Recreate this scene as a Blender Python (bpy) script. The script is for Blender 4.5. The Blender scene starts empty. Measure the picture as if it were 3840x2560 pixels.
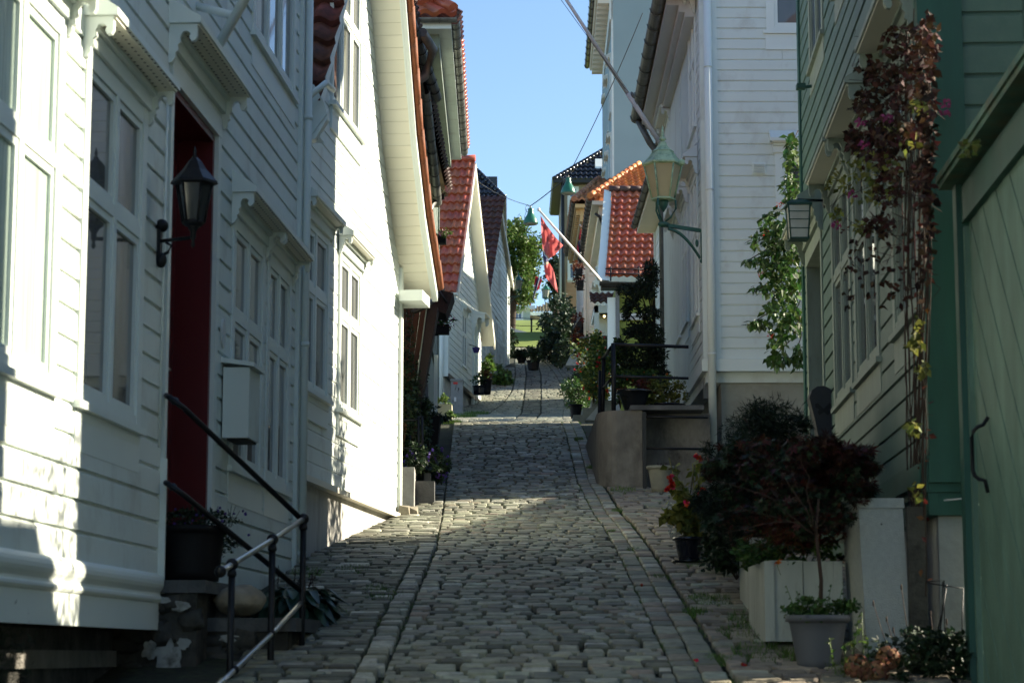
import bpy, math, random
from math import sin, cos, pi, radians, atan, tan, sqrt, floor
from mathutils import Vector, Matrix, noise
random.seed(7)
R = random.random
def U(a, b): return a + (b - a) * R()
scene = bpy.context.scene
COL = scene.collection
FPX = 8000.0
TH = atan(1175 / FPX)
CT, ST = cos(TH), sin(TH)
def ray(u, v):
    a, b = (u - 1920) / FPX, (1280 - v) / FPX
    return Vector((a, CT - b * ST, ST + b * CT))
def P(u, v, Y):
    d = ray(u, v)
    return d * (Y / d.y)
def interp(t, x):
    if x <= t[0][0]: return t[0][1]
    for (a, b), (c, d) in zip(t, t[1:]):
        if x <= c: return b + (d - b) * (x - a) / (c - a)
    return t[-1][1]
GP = [(-30, -5.2), (0, -1.48), (8.8, -.12), (13.6, .62), (17.3, 1.12), (20, 1.60), (24, 2.45), (26, 2.795), (28.2, 3.06), (34, 3.45),
      (42, 4.45), (46, 5.05), (54.6, 6.13), (60, 7.05), (70, 9.15), (80, 11.15), (105, 15.2), (116, 17.55), (117.5, 17.6), (127, 17.62),
      (150, 23.3), (205, 32.1), (215, 32.6), (900, 34)]
def G(y): return interp(GP, y)
# ---------------------------------------------------------------- materials
MATS = {}
def newmat(name):
    m = bpy.data.materials.new(name); m.use_nodes = True
    nt = m.node_tree; b = nt.nodes['Principled BSDF']
    return m, nt, b
def mat(name, col, rough=.55, var=.12, scale=3.0, bump=.15, bscale=60, metal=0., spec=.4, island=0., dirt=None, stretch=(1, 1, 1), trans=0.):
    """procedural surface: base colour with noise variation, optional random per island, optional stains, fine bump"""
    m, nt, b = newmat(name); N, L = nt.nodes, nt.links
    tc = N.new('ShaderNodeTexCoord'); mp = N.new('ShaderNodeMapping'); mp.inputs['Scale'].default_value = stretch
    L.new(tc.outputs['Object'], mp.inputs['Vector'])
    nz = N.new('ShaderNodeTexNoise'); nz.inputs['Scale'].default_value = scale; nz.inputs['Detail'].default_value = 6
    L.new(mp.outputs[0], nz.inputs['Vector'])
    ramp = N.new('ShaderNodeMapRange'); ramp.inputs['From Min'].default_value = .3; ramp.inputs['From Max'].default_value = .7
    ramp.inputs['To Min'].default_value = 1 - var; ramp.inputs['To Max'].default_value = 1 + var
    L.new(nz.outputs['Fac'], ramp.inputs['Value'])
    val = ramp.outputs[0]
    if island:
        ge = N.new('ShaderNodeNewGeometry'); mr = N.new('ShaderNodeMapRange')
        mr.inputs['To Min'].default_value = 1 - island; mr.inputs['To Max'].default_value = 1 + island
        L.new(ge.outputs['Random Per Island'], mr.inputs['Value'])
        mu = N.new('ShaderNodeMath'); mu.operation = 'MULTIPLY'; L.new(val, mu.inputs[0]); L.new(mr.outputs[0], mu.inputs[1]); val = mu.outputs[0]
    hs = N.new('ShaderNodeHueSaturation'); hs.inputs['Color'].default_value = (*col, 1); L.new(val, hs.inputs['Value'])
    out = hs.outputs[0]
    if island:
        h2 = N.new('ShaderNodeMapRange'); h2.inputs['To Min'].default_value = .5 - island * .06; h2.inputs['To Max'].default_value = .5 + island * .06
        wn = N.new('ShaderNodeTexWhiteNoise'); wn.noise_dimensions = '1D'; L.new(ge.outputs['Random Per Island'], wn.inputs['W'])
        L.new(wn.outputs['Value'], h2.inputs['Value']); L.new(h2.outputs[0], hs.inputs['Hue'])
    if dirt:
        dc, lo, hi, dsc = dirt
        n2 = N.new('ShaderNodeTexNoise'); n2.inputs['Scale'].default_value = dsc; n2.inputs['Detail'].default_value = 8; n2.inputs['Roughness'].default_value = .65
        L.new(mp.outputs[0], n2.inputs['Vector'])
        r2 = N.new('ShaderNodeMapRange'); r2.inputs['From Min'].default_value = lo; r2.inputs['From Max'].default_value = hi
        L.new(n2.outputs['Fac'], r2.inputs['Value'])
        mx = N.new('ShaderNodeMix'); mx.data_type = 'RGBA'; mx.inputs['B'].default_value = (*dc, 1)
        L.new(r2.outputs[0], mx.inputs['Factor']); L.new(out, mx.inputs['A']); out = mx.outputs['Result']
    L.new(out, b.inputs['Base Color'])
    if bump:
        nb = N.new('ShaderNodeTexNoise'); nb.inputs['Scale'].default_value = bscale; nb.inputs['Detail'].default_value = 5
        L.new(mp.outputs[0], nb.inputs['Vector'])
        bp = N.new('ShaderNodeBump'); bp.inputs['Strength'].default_value = bump; bp.inputs['Distance'].default_value = .01
        L.new(nb.outputs['Fac'], bp.inputs['Height']); L.new(bp.outputs[0], b.inputs['Normal'])
    b.inputs['Roughness'].default_value = rough; b.inputs['Metallic'].default_value = metal; b.inputs['Specular IOR Level'].default_value = spec
    if trans:
        tr = N.new('ShaderNodeBsdfTranslucent'); L.new(out, tr.inputs['Color']); ms = N.new('ShaderNodeMixShader'); ms.inputs[0].default_value = trans
        L.new(b.outputs[0], ms.inputs[1]); L.new(tr.outputs[0], ms.inputs[2]); L.new(ms.outputs[0], N['Material Output'].inputs['Surface'])
    MATS[name] = m
    return m
WS = (3, 3, .5)
mat('white', (.70, .755, .70), .5, .05, 1.3, .08, 40, spec=.35, dirt=((.42, .41, .35), .52, .92, 4), stretch=(1, 1, .7))
mat('white_trim', (.74, .795, .74), .4, .03, 2, .04, 40)
mat('white_pink', (.64, .64, .62), .5, .05, 1.5, .06, 40)
mat('cream', (.60, .55, .42), .55, .06, 2, .08, 40)
mat('cream_soffit', (.74, .71, .58), .55, .04, 2, .05, 40)
mat('sage', (.085, .150, .118), .55, .12, 2.5, .12, 50, dirt=((.125, .19, .15), .5, .85, 6), stretch=(1, 1, 1))
mat('sage_trim', (.25, .295, .235), .6, .12, 6, .2, 60, dirt=((.18, .18, .14), .56, .85, 14), stretch=(2, 2, .6))
mat('dark_green', (.024, .090, .066), .5, .2, 3, .12, 60, dirt=((.03, .08, .06), .5, .9, 7), stretch=(2, 2, .4))
mat('gate_green', (.135, .225, .165), .6, .22, 3, .3, 60, dirt=((.10, .17, .12), .48, .75, 5), stretch=(2, 2, .8))
mat('moss_green', (.08, .16, .11), .7, .3, 6, .3, 50, dirt=((.16, .12, .06), .45, .8, 9))
mat('rail_black', (.006, .007, .009), .45, .1, 3, .08, 80, spec=.3)
mat('steel', (.62, .60, .55), .28, .1, 10, .08, 80, metal=.85)
mat('zinc', (.17, .17, .15), .45, .3, 4, .15, 40, metal=.3, dirt=((.06, .055, .045), .45, .8, 6))
mat('dark_gutter', (.02, .02, .018), .4, .2, 4, .1, 40)
mat('red_door', (.115, .008, .010), .35, .12, 2, .03, 30)
mat('maroon', (.07, .012, .013), .5, .1, 2, .05, 30)
mat('brown_board', (.085, .035, .016), .6, .25, 4, .2, 50, stretch=(6, 6, .6))
mat('dark_brown', (.022, .012, .008), .6, .25, 4, .2, 50, stretch=(6, 6, .6))
mat('grey_green', (.17, .205, .165), .6, .15, 2, .1, 40, dirt=((.08, .085, .06), .5, .9, 4))
mat('beige_grey', (.30, .26, .18), .6, .15, 2, .1, 40, dirt=((.13, .10, .07), .48, .9, 4))
mat('tile_red', (.42, .105, .05), .36, .18, 5, .08, 40, island=.15, spec=.5, dirt=((.16, .035, .025), .5, .9, 3))
mat('tile_orange', (.56, .20, .065), .5, .14, 5, .06, 40, island=.14)
mat('tile_brown', (.30, .155, .085), .6, .2, 5, .1, 40, island=.2)
mat('tile_old', (.17, .062, .042), .7, .3, 9, .35, 70, island=.2, dirt=((.035, .025, .02), .48, .75, 14))
mat('tile_dull', (.075, .04, .034), .6, .2, 5, .1, 40, island=.25)
mat('tile_black', (.012, .014, .02), .22, .1, 5, .03, 40, island=.25, spec=.6)
mat('tile_grey', (.30, .25, .16), .8, .3, 5, .2, 40, island=.25)
mat('verge_tile', (.26, .085, .035), .75, .25, 9, .3, 60, dirt=((.07, .035, .02), .5, .8, 9))
mat('lime', (.19, .225, .035), .6, .08, 2, .05, 40)
mat('pale_blue', (.30, .40, .41), .85, .05, .8, .05, 20)
mat('yellow', (.50, .38, .17), .6, .08, 2, .08, 40)
mat('peach', (.42, .25, .13), .6, .08, 2, .08, 40)
mat('sand', (.33, .275, .18), .6, .08, 2, .08, 40)
mat('mint', (.42, .52, .42), .6, .08, 2, .08, 40)
mat('concrete', (.20, .188, .165), .85, .35, 3.2, .7, 30, dirt=((.045, .042, .036), .44, .74, 3.4), stretch=(1, 1, .6))
mat('plaster', (.33, .325, .26), .85, .15, 2.0, .35, 25, dirt=((.16, .14, .11), .5, .9, 2.2))
mat('plaster_white', (.42, .41, .38), .85, .15, 3.0, .5, 30, dirt=((.22, .20, .18), .5, .85, 4))
mat('found_dirty', (.50, .49, .45), .85, .2, 3.0, .5, 30, dirt=((.16, .15, .12), .46, .75, 3), stretch=(2, 2, .4))
mat('patch_white', (.36, .37, .345), .9, .25, 9, 1.0, 30, dirt=((.12, .12, .10), .48, .7, 16))
mat('masonry', (.06, .057, .048), .9, .5, 6, 1.0, 24, dirt=((.02, .02, .018), .45, .7, 8))
mat('slab', (.085, .088, .088), .75, .3, 6, .5, 40)
mat('boulder', (.26, .23, .17), .8, .25, 14, .5, 60)
mat('cabinet_white', (.54, .55, .49), .8, .08, 40, .5, 160)
mat('slate_board', (.035, .036, .04), .6, .15, 8, .1, 60)
mat('cabinet_grey', (.17, .18, .18), .5, .15, 8, .1, 60)
mat('plastic_black', (.003, .003, .004), .6, .1, 3, .1, 60, spec=.25)
mat('pot_grey', (.115, .12, .13), .6, .1, 3, .1, 60)
mat('pot_stone', (.22, .215, .17), .8, .15, 10, .4, 80)
mat('pot_blue', (.008, .009, .016), .15, .1, 3, .0, 60, spec=.6)
mat('pot_black_glaze', (.012, .013, .012), .12, .1, 3, .0, 60, spec=.6)
mat('planter_white', (.42, .44, .39), .6, .15, 4, .2, 60, dirt=((.22, .20, .15), .52, .85, 7), stretch=(2, 2, .5))
mat('terracotta', (.3, .12, .06), .8, .15, 6, .2, 60)
mat('soil', (.03, .022, .014), .95, .3, 20, .6, 60)
mat('lantern_green', (.42, .56, .34), .6, .15, 12, .2, 60, dirt=((.10, .22, .14), .48, .7, 14))
mat('lamp_green', (.02, .14, .08), .3, .1, 6, .03, 60, spec=.6)
mat('bracket_green', (.035, .115, .085), .45, .15, 6, .1, 60)
mat('lantern_glass', (.80, .70, .42), .5, .06, 6, .05, 60, trans=.5)
mat('far_glass', (.42, .42, .34), .5, .06, 6, .05, 60, trans=.3)
mat('pane_dark', (.03, .035, .035), .05, .2, 2, .0, 60, spec=.8)
mat('pane', (.13, .135, .125), .03, .35, 2.2, .012, 6, spec=.9, stretch=(1, 1, .35))
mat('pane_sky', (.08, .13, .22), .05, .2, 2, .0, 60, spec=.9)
mat('curtain', (.42, .52, .44), .12, .25, 5, .25, 3, stretch=(14, 14, .4), spec=.7)
mat('doorway_shade', (.006, .006, .006), .8, .1, 3, 0)  # shade of the open doorway put into the colour
mat('flag_red', (.62, .15, .14), .8, .12, 6, .1, 60, trans=.35)
mat('flag_white', (.40, .33, .24), .8, .1, 6, .1, 60, trans=.3)
mat('flag_blue', (.06, .05, .12), .8, .1, 6, .1, 60, trans=.2)
mat('flag_red_fresh', (.40, .02, .035), .8, .12, 6, .1, 60, trans=.2)
mat('flag_blue_fresh', (.012, .018, .06), .8, .1, 6, .1, 60, trans=.2)
mat('flag_white_fresh', (.6, .6, .6), .8, .1, 6, .1, 60, trans=.2)
mat('pole_white', (.82, .80, .78), .5, .06, 6, .05, 60)
mat('wire', (.05, .05, .05), .6, 0, 3, 0)
mat('cable_white', (.55, .55, .55), .5, .05, 3, 0)
mat('bark', (.05, .035, .022), .9, .3, 12, .7, 40, stretch=(2, 2, .4))
mat('stem_brown', (.045, .026, .018), .85, .3, 12, .4, 40)
mat('stem_green', (.06, .08, .025), .7, .3, 12, .2, 40)
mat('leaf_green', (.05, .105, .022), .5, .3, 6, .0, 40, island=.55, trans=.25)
mat('leaf_bright', (.085, .15, .03), .5, .3, 6, .0, 40, island=.5, trans=.3)  # lighter leaf green
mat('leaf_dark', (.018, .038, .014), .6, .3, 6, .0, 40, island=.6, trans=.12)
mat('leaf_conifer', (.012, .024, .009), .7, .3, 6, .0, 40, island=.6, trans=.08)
mat('leaf_hosta', (.030, .066, .042), .4, .2, 12, .1, 20, island=.4, trans=.1)
mat('leaf_yellow', (.17, .18, .035), .6, .3, 6, .0, 40, island=.6, trans=.3)
mat('leaf_maple', (.045, .011, .006), .6, .3, 6, .0, 40, island=.75, trans=.15)
mat('leaf_rust', (.10, .028, .010), .7, .3, 6, .0, 40, island=.7, trans=.15)
mat('leaf_brown', (.060, .024, .013), .8, .35, 12, .0, 40, island=.7, trans=.1)
mat('hydrangea_dry', (.24, .11, .055), .8, .3, 12, .0, 40, island=.5, trans=.2)
mat('petal_red', (.60, .015, .012), .6, .2, 12, .0, 40, island=.4, trans=.2)
mat('petal_pink', (.28, .035, .13), .6, .2, 12, .0, 40, island=.4, trans=.2)
mat('petal_rose', (.50, .20, .30), .6, .2, 12, .0, 40, island=.4, trans=.2)
mat('petal_violet', (.11, .06, .30), .6, .2, 12, .0, 40, island=.4, trans=.2)
mat('petal_orange', (.65, .16, .02), .6, .2, 12, .0, 40, island=.4, trans=.2)
mat('petal_white', (.45, .48, .45), .6, .2, 12, .0, 40, island=.4, trans=.2)
mat('car_white', (.5, .52, .54), .3, .03, 3, 0, spec=.6)
mat('lawn', (.14, .19, .022), .9, .3, 1.5, .8, 12)
mat('moss', (.035, .045, .018), .95, .5, 9, .8, 30, dirt=((.02, .018, .012), .4, .6, 22))
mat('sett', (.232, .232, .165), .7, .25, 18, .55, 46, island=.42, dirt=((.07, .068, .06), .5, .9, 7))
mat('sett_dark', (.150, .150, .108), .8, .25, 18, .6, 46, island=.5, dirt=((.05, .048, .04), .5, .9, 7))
mat('sett_pale', (.34, .335, .27), .75, .25, 22, .6, 46, island=.35, dirt=((.10, .10, .09), .48, .85, 14))
mat('sett_walk', (.23, .195, .145), .8, .25, 14, .5, 40, island=.35, dirt=((.08, .07, .05), .5, .9, 5))
mat('sign_white', (.62, .63, .6), .5, .05, 3, 0)
mat('ink', (.01, .01, .01), .6, 0, 3, 0)
mat('sticker_red', (.4, .02, .02), .5, 0, 3, 0)
mat('sticker_white', (.5, .5, .5), .5, 0, 3, 0)
def emit(name, col, s):
    m, nt, b = newmat(name); b.inputs['Base Color'].default_value = (*col, 1)
    b.inputs['Emission Color'].default_value = (*col, 1); b.inputs['Emission Strength'].default_value = s; MATS[name] = m
emit('porch_bulb', (1, .72, .3), 2.2)
# ---------------------------------------------------------------- mesh builder
class MB:
    def __init__(s): s.v = []; s.f = []; s.m = []; s.sm = []
    def add(s, vs, fs, mi=0, smooth=False):
        o = len(s.v); s.v.extend([tuple(v) for v in vs])
        for f in fs: s.f.append(tuple(i + o for i in f)); s.m.append(mi); s.sm.append(smooth)
    def quad(s, a, b, c, d, mi=0): s.add([a, b, c, d], [(0, 1, 2, 3)], mi)
    def hexa(s, c, mi=0):
        """8 corners: bottom 4 (ccw) then top 4"""
        s.add(c, [(0, 3, 2, 1), (4, 5, 6, 7), (0, 1, 5, 4), (1, 2, 6, 5), (2, 3, 7, 6), (3, 0, 4, 7)], mi)
    def box(s, x0, x1, y0, y1, z0, z1, mi=0):
        s.hexa([(x0, y0, z0), (x1, y0, z0), (x1, y1, z0), (x0, y1, z0), (x0, y0, z1), (x1, y0, z1), (x1, y1, z1), (x0, y1, z1)], mi)
    def prism(s, poly, off, mi=0):
        """poly: list of points, off: extrusion vector"""
        n = len(poly); off = Vector(off)
        s.add([Vector(p) for p in poly] + [Vector(p) + off for p in poly],
              [tuple(range(n))[::-1], tuple(range(n, 2 * n))] + [(i, (i + 1) % n, n + (i + 1) % n, n + i) for i in range(n)], mi)
    def tube(s, pts, r, n=8, mi=0, cap=True, smooth=True):
        pts = [Vector(p) for p in pts]
        rs = r if isinstance(r, (list, tuple)) else [r] * len(pts)
        vs = []
        for i, p in enumerate(pts):
            t = (pts[min(i + 1, len(pts) - 1)] - pts[max(i - 1, 0)])
            if t.length < 1e-9: t = Vector((0, 0, 1))
            t.normalize()
            a = Vector((0, 0, 1)) if abs(t.z) < .9 else Vector((1, 0, 0))
            x = t.cross(a).normalized(); y = t.cross(x)
            for k in range(n):
                an = 2 * pi * k / n; vs.append(p + (x * cos(an) + y * sin(an)) * rs[i])
        fs = [(i * n + k, i * n + (k + 1) % n, (i + 1) * n + (k + 1) % n, (i + 1) * n + k) for i in range(len(pts) - 1) for k in range(n)]
        s.add(vs, fs, mi, smooth)
        if cap:
            o = len(s.v) - len(vs)
            for f in (tuple(range(n))[::-1], tuple(range((len(pts) - 1) * n, len(pts) * n))): s.f.append(tuple(i + o for i in f)); s.m.append(mi); s.sm.append(False)
    def lathe(s, c, prof, n=24, mi=0, smooth=True, phase=0.):
        """prof: list of (r, z)"""
        c = Vector(c); vs = []
        for r, z in prof:
            for k in range(n):
                a = 2 * pi * (k + phase) / n; vs.append(c + Vector((r * cos(a), r * sin(a), z)))
        fs = [(i * n + k, i * n + (k + 1) % n, (i + 1) * n + (k + 1) % n, (i + 1) * n + k) for i in range(len(prof) - 1) for k in range(n)]
        fs += [tuple(range(n))[::-1], tuple(range((len(prof) - 1) * n, len(prof) * n))]
        s.add(vs, fs, mi, smooth)
    def ell(s, c, r, n=12, m=8, mi=0, wob=0., rot=None):
        c = Vector(c); vs = []
        for i in range(m + 1):
            t = pi * i / m
            for k in range(n):
                a = 2 * pi * k / n
                d = Vector((sin(t) * cos(a), sin(t) * sin(a), cos(t)))
                w = 1 + wob * noise.noise(d * 2.1 + c)
                p = Vector((d.x * r[0] * w, d.y * r[1] * w, d.z * r[2] * w))
                if rot: p = rot @ p
                vs.append(c + p)
        fs = [(i * n + k, i * n + (k + 1) % n, (i + 1) * n + (k + 1) % n, (i + 1) * n + k) for i in range(m) for k in range(n)]
        s.add(vs, fs, mi, True)
    def build(s, name, mats, parent=None, label=None, cat=None, group=None, kind=None):
        me = bpy.data.meshes.new(name)
        org = Vector(parent.get('_w', (0, 0, 0))) if parent else Vector((0, 0, 0))
        loc = Vector((0, 0, 0))
        if parent is None and kind is None and s.v:
            xs = [v[0] for v in s.v]; ys = [v[1] for v in s.v]; zs = [v[2] for v in s.v]
            loc = Vector(((min(xs) + max(xs)) / 2, (min(ys) + max(ys)) / 2, min(zs)))
        d = org + loc
        me.from_pydata([(v[0] - d.x, v[1] - d.y, v[2] - d.z) for v in s.v], [], s.f)
        if isinstance(mats, str): mats = [mats]
        for m in mats: me.materials.append(MATS[m])
        me.polygons.foreach_set('material_index', s.m)
        me.polygons.foreach_set('use_smooth', s.sm)
        me.update()
        o = bpy.data.objects.new(name, me); COL.objects.link(o); o.location = loc
        if parent:
            o.parent = parent
        o['_w'] = tuple(org + loc)
        if label: o['label'] = label
        if cat: o['category'] = cat
        if group: o['group'] = group
        if kind: o['kind'] = kind
        return o
def thing(name, label, cat, loc, group=None):
    o = bpy.data.objects.new(name, None); COL.objects.link(o); o.location = Vector(loc)
    o['_w'] = tuple(o.location); o['label'] = label; o['category'] = cat
    if group: o['group'] = group
    return o
def copy_tree(o, loc=None, parent=None):
    c = o.copy(); COL.objects.link(c)
    if parent: c.parent = parent
    if loc is not None: c.location = Vector(loc)
    for ch in [x for x in bpy.data.objects if x.parent == o]: copy_tree(ch, None, c)
    return c
# ---------------------------------------------------------------- wall frame
class Wall:
    """vertical plane: s runs along the wall, o out of the wall, z up"""
    def __init__(w, X0, Y0, dx, dy, side):
        l = sqrt(dx * dx + dy * dy); w.p = Vector((X0, Y0, 0)); w.d = Vector((dx / l, dy / l, 0))
        w.n = Vector((w.d.y, -w.d.x, 0)) * side
    def at(w, s, z, o=0.): return w.p + w.d * s + w.n * o + Vector((0, 0, z))
    def hit(w, u, v, o=0.):
        r = ray(u, v); t = (w.p.dot(w.n) + o) / r.dot(w.n); q = r * t
        return (q - w.p).dot(w.d), q.z
    def s_at_y(w, y): return (y - w.p.y) / w.d.y
    def box(w, mb, s0, s1, z0, z1, o0, o1, mi=0):
        mb.hexa([w.at(s0, z0, o0), w.at(s1, z0, o0), w.at(s1, z0, o1), w.at(s0, z0, o1),
                 w.at(s0, z1, o0), w.at(s1, z1, o0), w.at(s1, z1, o1), w.at(s0, z1, o1)], mi)
    def siding(w, mb, s0, s1, z0, z1, h, holes=(), lim=None, t=.02, mi=0, gap=.1, joints=True):
        n = max(1, int(round((z1 - z0) / h))); h = (z1 - z0) / n; t0_ = t
        for k in range(n):
            a = z0 + k * h; b = a + h
            iv = [(s0, s1, s0, s1)]
            if lim:
                l0, l1 = lim(a), lim(b)
                if l0 is None or l0[1] <= l0[0]: continue
                if l1 is None or l1[1] < l1[0]: m_ = (l0[0] + l0[1]) / 2; l1 = (m_, m_)
                iv = [(l0[0], l0[1], l1[0], l1[1])]
            zc = (a + b) / 2
            for (hs0, hs1, hz0, hz1) in holes:
                if hz0 < b - .01 and hz1 > a + .01:
                    nv = []
                    for (p, q, r_, t_) in iv:
                        if hs1 <= p or hs0 >= q: nv.append((p, q, r_, t_)); continue
                        if hs0 > p: nv.append((p, hs0, min(r_, hs0), hs0))
                        if hs1 < q: nv.append((hs1, q, hs1, max(t_, hs1)))
                    iv = nv
            if joints and not lim:
                nv = []
                for (p, q, r_, t_) in iv:
                    if q - p > 1.6 and R() < .6:
                        c_ = U(p + .4, q - .4); nv += [(p, c_, r_, c_), (c_ + .0025, q, c_ + .0025, t_)]
                    else: nv.append((p, q, r_, t_))
                iv = nv
            tj = U(-.0015, .0015); t = t0_ + tj
            prof = [(a, -.004), (a, t), (a + h * .84, t * .9), (a + h * .93, t * .45), (b, t * .40), (b, -.004)]
            for (p, q, r_, t_) in iv:
                vs = []
                for (zz, oo) in prof:
                    f = (zz - a) / h
                    vs.append(w.at(p + (r_ - p) * f, zz, oo))
                for (zz, oo) in prof:
                    f = (zz - a) / h
                    vs.append(w.at(q + (t_ - q) * f, zz, oo))
                m = len(prof)
                fs = [(i, i + m, i + 1 + m, i + 1) for i in range(m - 1)] + [tuple(range(m)), tuple(range(m, 2 * m))[::-1]]
                mb.add(vs, fs, mi)
SCROLL = [(0, 0), (.2, 0), (.2, -.085), (.185, -.11), (.16, -.115), (.145, -.09), (.155, -.065), (.13, -.045), (.10, -.05), (.08, -.085),
          (.085, -.12), (.065, -.14), (.07, -.175), (.05, -.19), (.05, -.22), (.03, -.25), (0, -.26)]
def hood(house_part, w, s0, s1, z, proj=.2, mats=('white_trim', 'cream_soffit'), br=True, name='hood', dots=False, rise=.07):
    mb = MB()
    # sloping top board
    mb.hexa([w.at(s0, z, .02), w.at(s1, z, .02), w.at(s1, z, proj + .03), w.at(s0, z, proj + .03),
             w.at(s0, z + rise + .05, .02), w.at(s1, z + rise + .05, .02), w.at(s1, z + .03, proj + .03), w.at(s0, z + .03, proj + .03)], 0)
    w.box(mb, s0 + .02, s1 - .02, z - .012, z - .001, .02, proj + .02, 1)
    w.box(mb, s0 + .03, s1 - .03, z - .10, z - .013, .02, .045, 0)
    w.box(mb, s0 + .03, s1 - .03, z - .035, z - .013, .045, .065, 0)
    if dots:
        k = s0 + .12
        while k < s1 - .1:
            for j, oo in enumerate((.07, .11, .15)):
                w.box(mb, k + .012 * j, k + .010 + .012 * j, z - .0135, z - .0118, oo, oo + .009, 2)
            k += .055
    if br:
        for sc in (s0 + .015, s1 - .045):
            f = proj / .2
            mb.prism([w.at(sc, z - .002 + b * f, .02 + a * f * .93) for a, b in SCROLL], w.d * .03, 0)
    return mb.build(name, list(mats) + ['masonry'], house_part)
def window(house, w, s0, s1, z0, z1, cols=2, transom=.62, sillp=.07, hd=True, mats=('white_trim', 'pane'), casing=.075, hoodargs=None, proj=.03, split=0, name='window', paneidx=None):
    mb = MB(); pm = MB(); c = casing
    T = proj
    w.box(mb, s0, s0 + c, z0, z1, 0, T); w.box(mb, s1 - c, s1, z0, z1, 0, T)
    w.box(mb, s0 + c, s1 - c, z1 - c, z1, 0, T - .002); w.box(mb, s0 + c, s1 - c, z0, z0 + c * .6, 0, T - .002)
    a, b, lo, hi = s0 + c, s1 - c, z0 + c * .6, z1 - c
    zt = lo + (hi - lo) * transom
    mw = .045 if cols > 1 else 0
    cw = (b - a - mw * (cols - 1)) / cols
    for k in range(1, cols): w.box(mb, a + k * cw + (k - 1) * mw, a + k * cw + k * mw, lo, hi, 0, T - .003)
    w_tr = .05
    rows = [(lo, zt - w_tr / 2), (zt + w_tr / 2, hi)] if transom < 1 else [(lo, hi)]
    for k in range(cols):
        ca = a + k * (cw + mw); cb = ca + cw
        if transom < 1: w.box(mb, ca, cb, zt - w_tr / 2, zt + w_tr / 2, 0, T - .004)
        for (ra, rb) in rows:
            f = .032
            w.box(mb, ca + .002, ca + f, ra + .002, rb - .002, 0, T - .010); w.box(mb, cb - f, cb - .002, ra + .002, rb - .002, 0, T - .010)
            w.box(mb, ca + f, cb - f, ra + .002, ra + f, 0, T - .011); w.box(mb, ca + f, cb - f, rb - f, rb - .002, 0, T - .011)
            if split:
                for q in range(1, split):
                    zz = ra + (rb - ra) * q / split; w.box(mb, ca + f, cb - f, zz - .008, zz + .008, 0, T - .014)
            w.box(pm, ca + f, cb - f, ra + f, rb - f, -.01, T - .024)
    fr = mb.build(name, mats[0], house)
    pm.build('pane', mats[1], fr)
    sb = MB()
    if sillp:
        w.box(sb, s0 - .03, s1 + .03, z0 - .03, z0 - .001, 0, sillp); w.box(sb, s0 - .01, s1 + .01, z0 - .075, z0 - .031, 0, sillp * .5)
        w.box(sb, s0 - .01, s1 + .01, z0 - .19, z0 - .076, 0, .026)
        sb.build('sill', mats[0], fr)
    if hd: hood(fr, w, s0 - .05, s1 + .05, z1 + .10, **(hoodargs or {}))
    return fr
def gutter(mb, a, b, r=.055, mi=0, seg=.35):
    a, b = Vector(a), Vector(b); d = b - a; n = d.cross(Vector((0, 0, 1))).normalized()
    vs = []
    K = 8
    for p in (a, b):
        for k in range(K + 1):
            an = pi + pi * k / K; vs.append(p + n * cos(an) * r + Vector((0, 0, sin(an) * r)))
        for k in range(K, -1, -1):
            an = pi + pi * k / K; vs.append(p + n * cos(an) * r * .9 + Vector((0, 0, sin(an) * r * .9)))
    m = 2 * (K + 1)
    mb.add(vs, [(i, (i + 1) % m, m + (i + 1) % m, m + i) for i in range(m)] + [tuple(range(m))[::-1], tuple(range(m, 2 * m))], mi, False)
    L = d.length; k = seg / 2
    while k < L:
        p = a + d * (k / L)
        pts = [p + n * cos(pi + pi * q / 6) * r * 1.12 + Vector((0, 0, sin(pi + pi * q / 6) * r * 1.12)) for q in range(7)]
        mb.tube(pts, r * .09, 5, mi); k += seg
def tiles(mb, o, ax, up, nx, ny, mi=0, lift=None, amp=.03, skip=None):
    """pantiles: o origin at eave, ax vector for the whole width, up vector for the whole slope"""
    o, ax, up = Vector(o), Vector(ax), Vector(up); nrm = ax.cross(up).normalized()
    if nrm.z < 0: nrm = -nrm
    W = ax.length / nx; amp = min(amp, W * .34); K = 6; th = amp * .55
    for j in range(ny):
        for i in range(nx):
            if skip and skip((i + .5) / nx, (j + .5) / ny): continue
            vs = []
            jt = U(-.003, .003)
            for (vv, l) in ((j / ny, th + amp * .45), ((j + 1.06) / ny, 0.)):
                for k in range(K + 1):
                    u_ = (i + k / K) / nx
                    ph = k / K
                    hgt = amp * (cos(2 * pi * (ph - .22)) * .5 + .5) ** .9
                    vs.append(o + ax * u_ + up * vv + nrm * (hgt + l + jt))
            for k in range(K + 1):
                u_ = (i + k / K) / nx
                hgt = amp * (cos(2 * pi * (k / K - .22)) * .5 + .5) ** .9
                vs.append(o + ax * u_ + up * (j / ny) + nrm * (hgt + jt - .004))
            fs = [(k, k + 1, K + 2 + k, K + 1 + k) for k in range(K)]
            mb.add(vs, fs, mi, True); o_ = len(mb.v) - len(vs)
            for k in range(K): mb.f.append((o_ + 2 * K + 2 + k, o_ + 2 * K + 3 + k, o_ + k + 1, o_ + k)); mb.m.append(mi); mb.sm.append(False)
def ridge(mb, a, b, r, n, mi=0):
    a, b = Vector(a), Vector(b); d = (b - a) / n
    for k in range(n):
        p = a + d * k; q = a + d * (k + 1.08); mb.tube([p, q], [r, r * .86], 8, mi)
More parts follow.
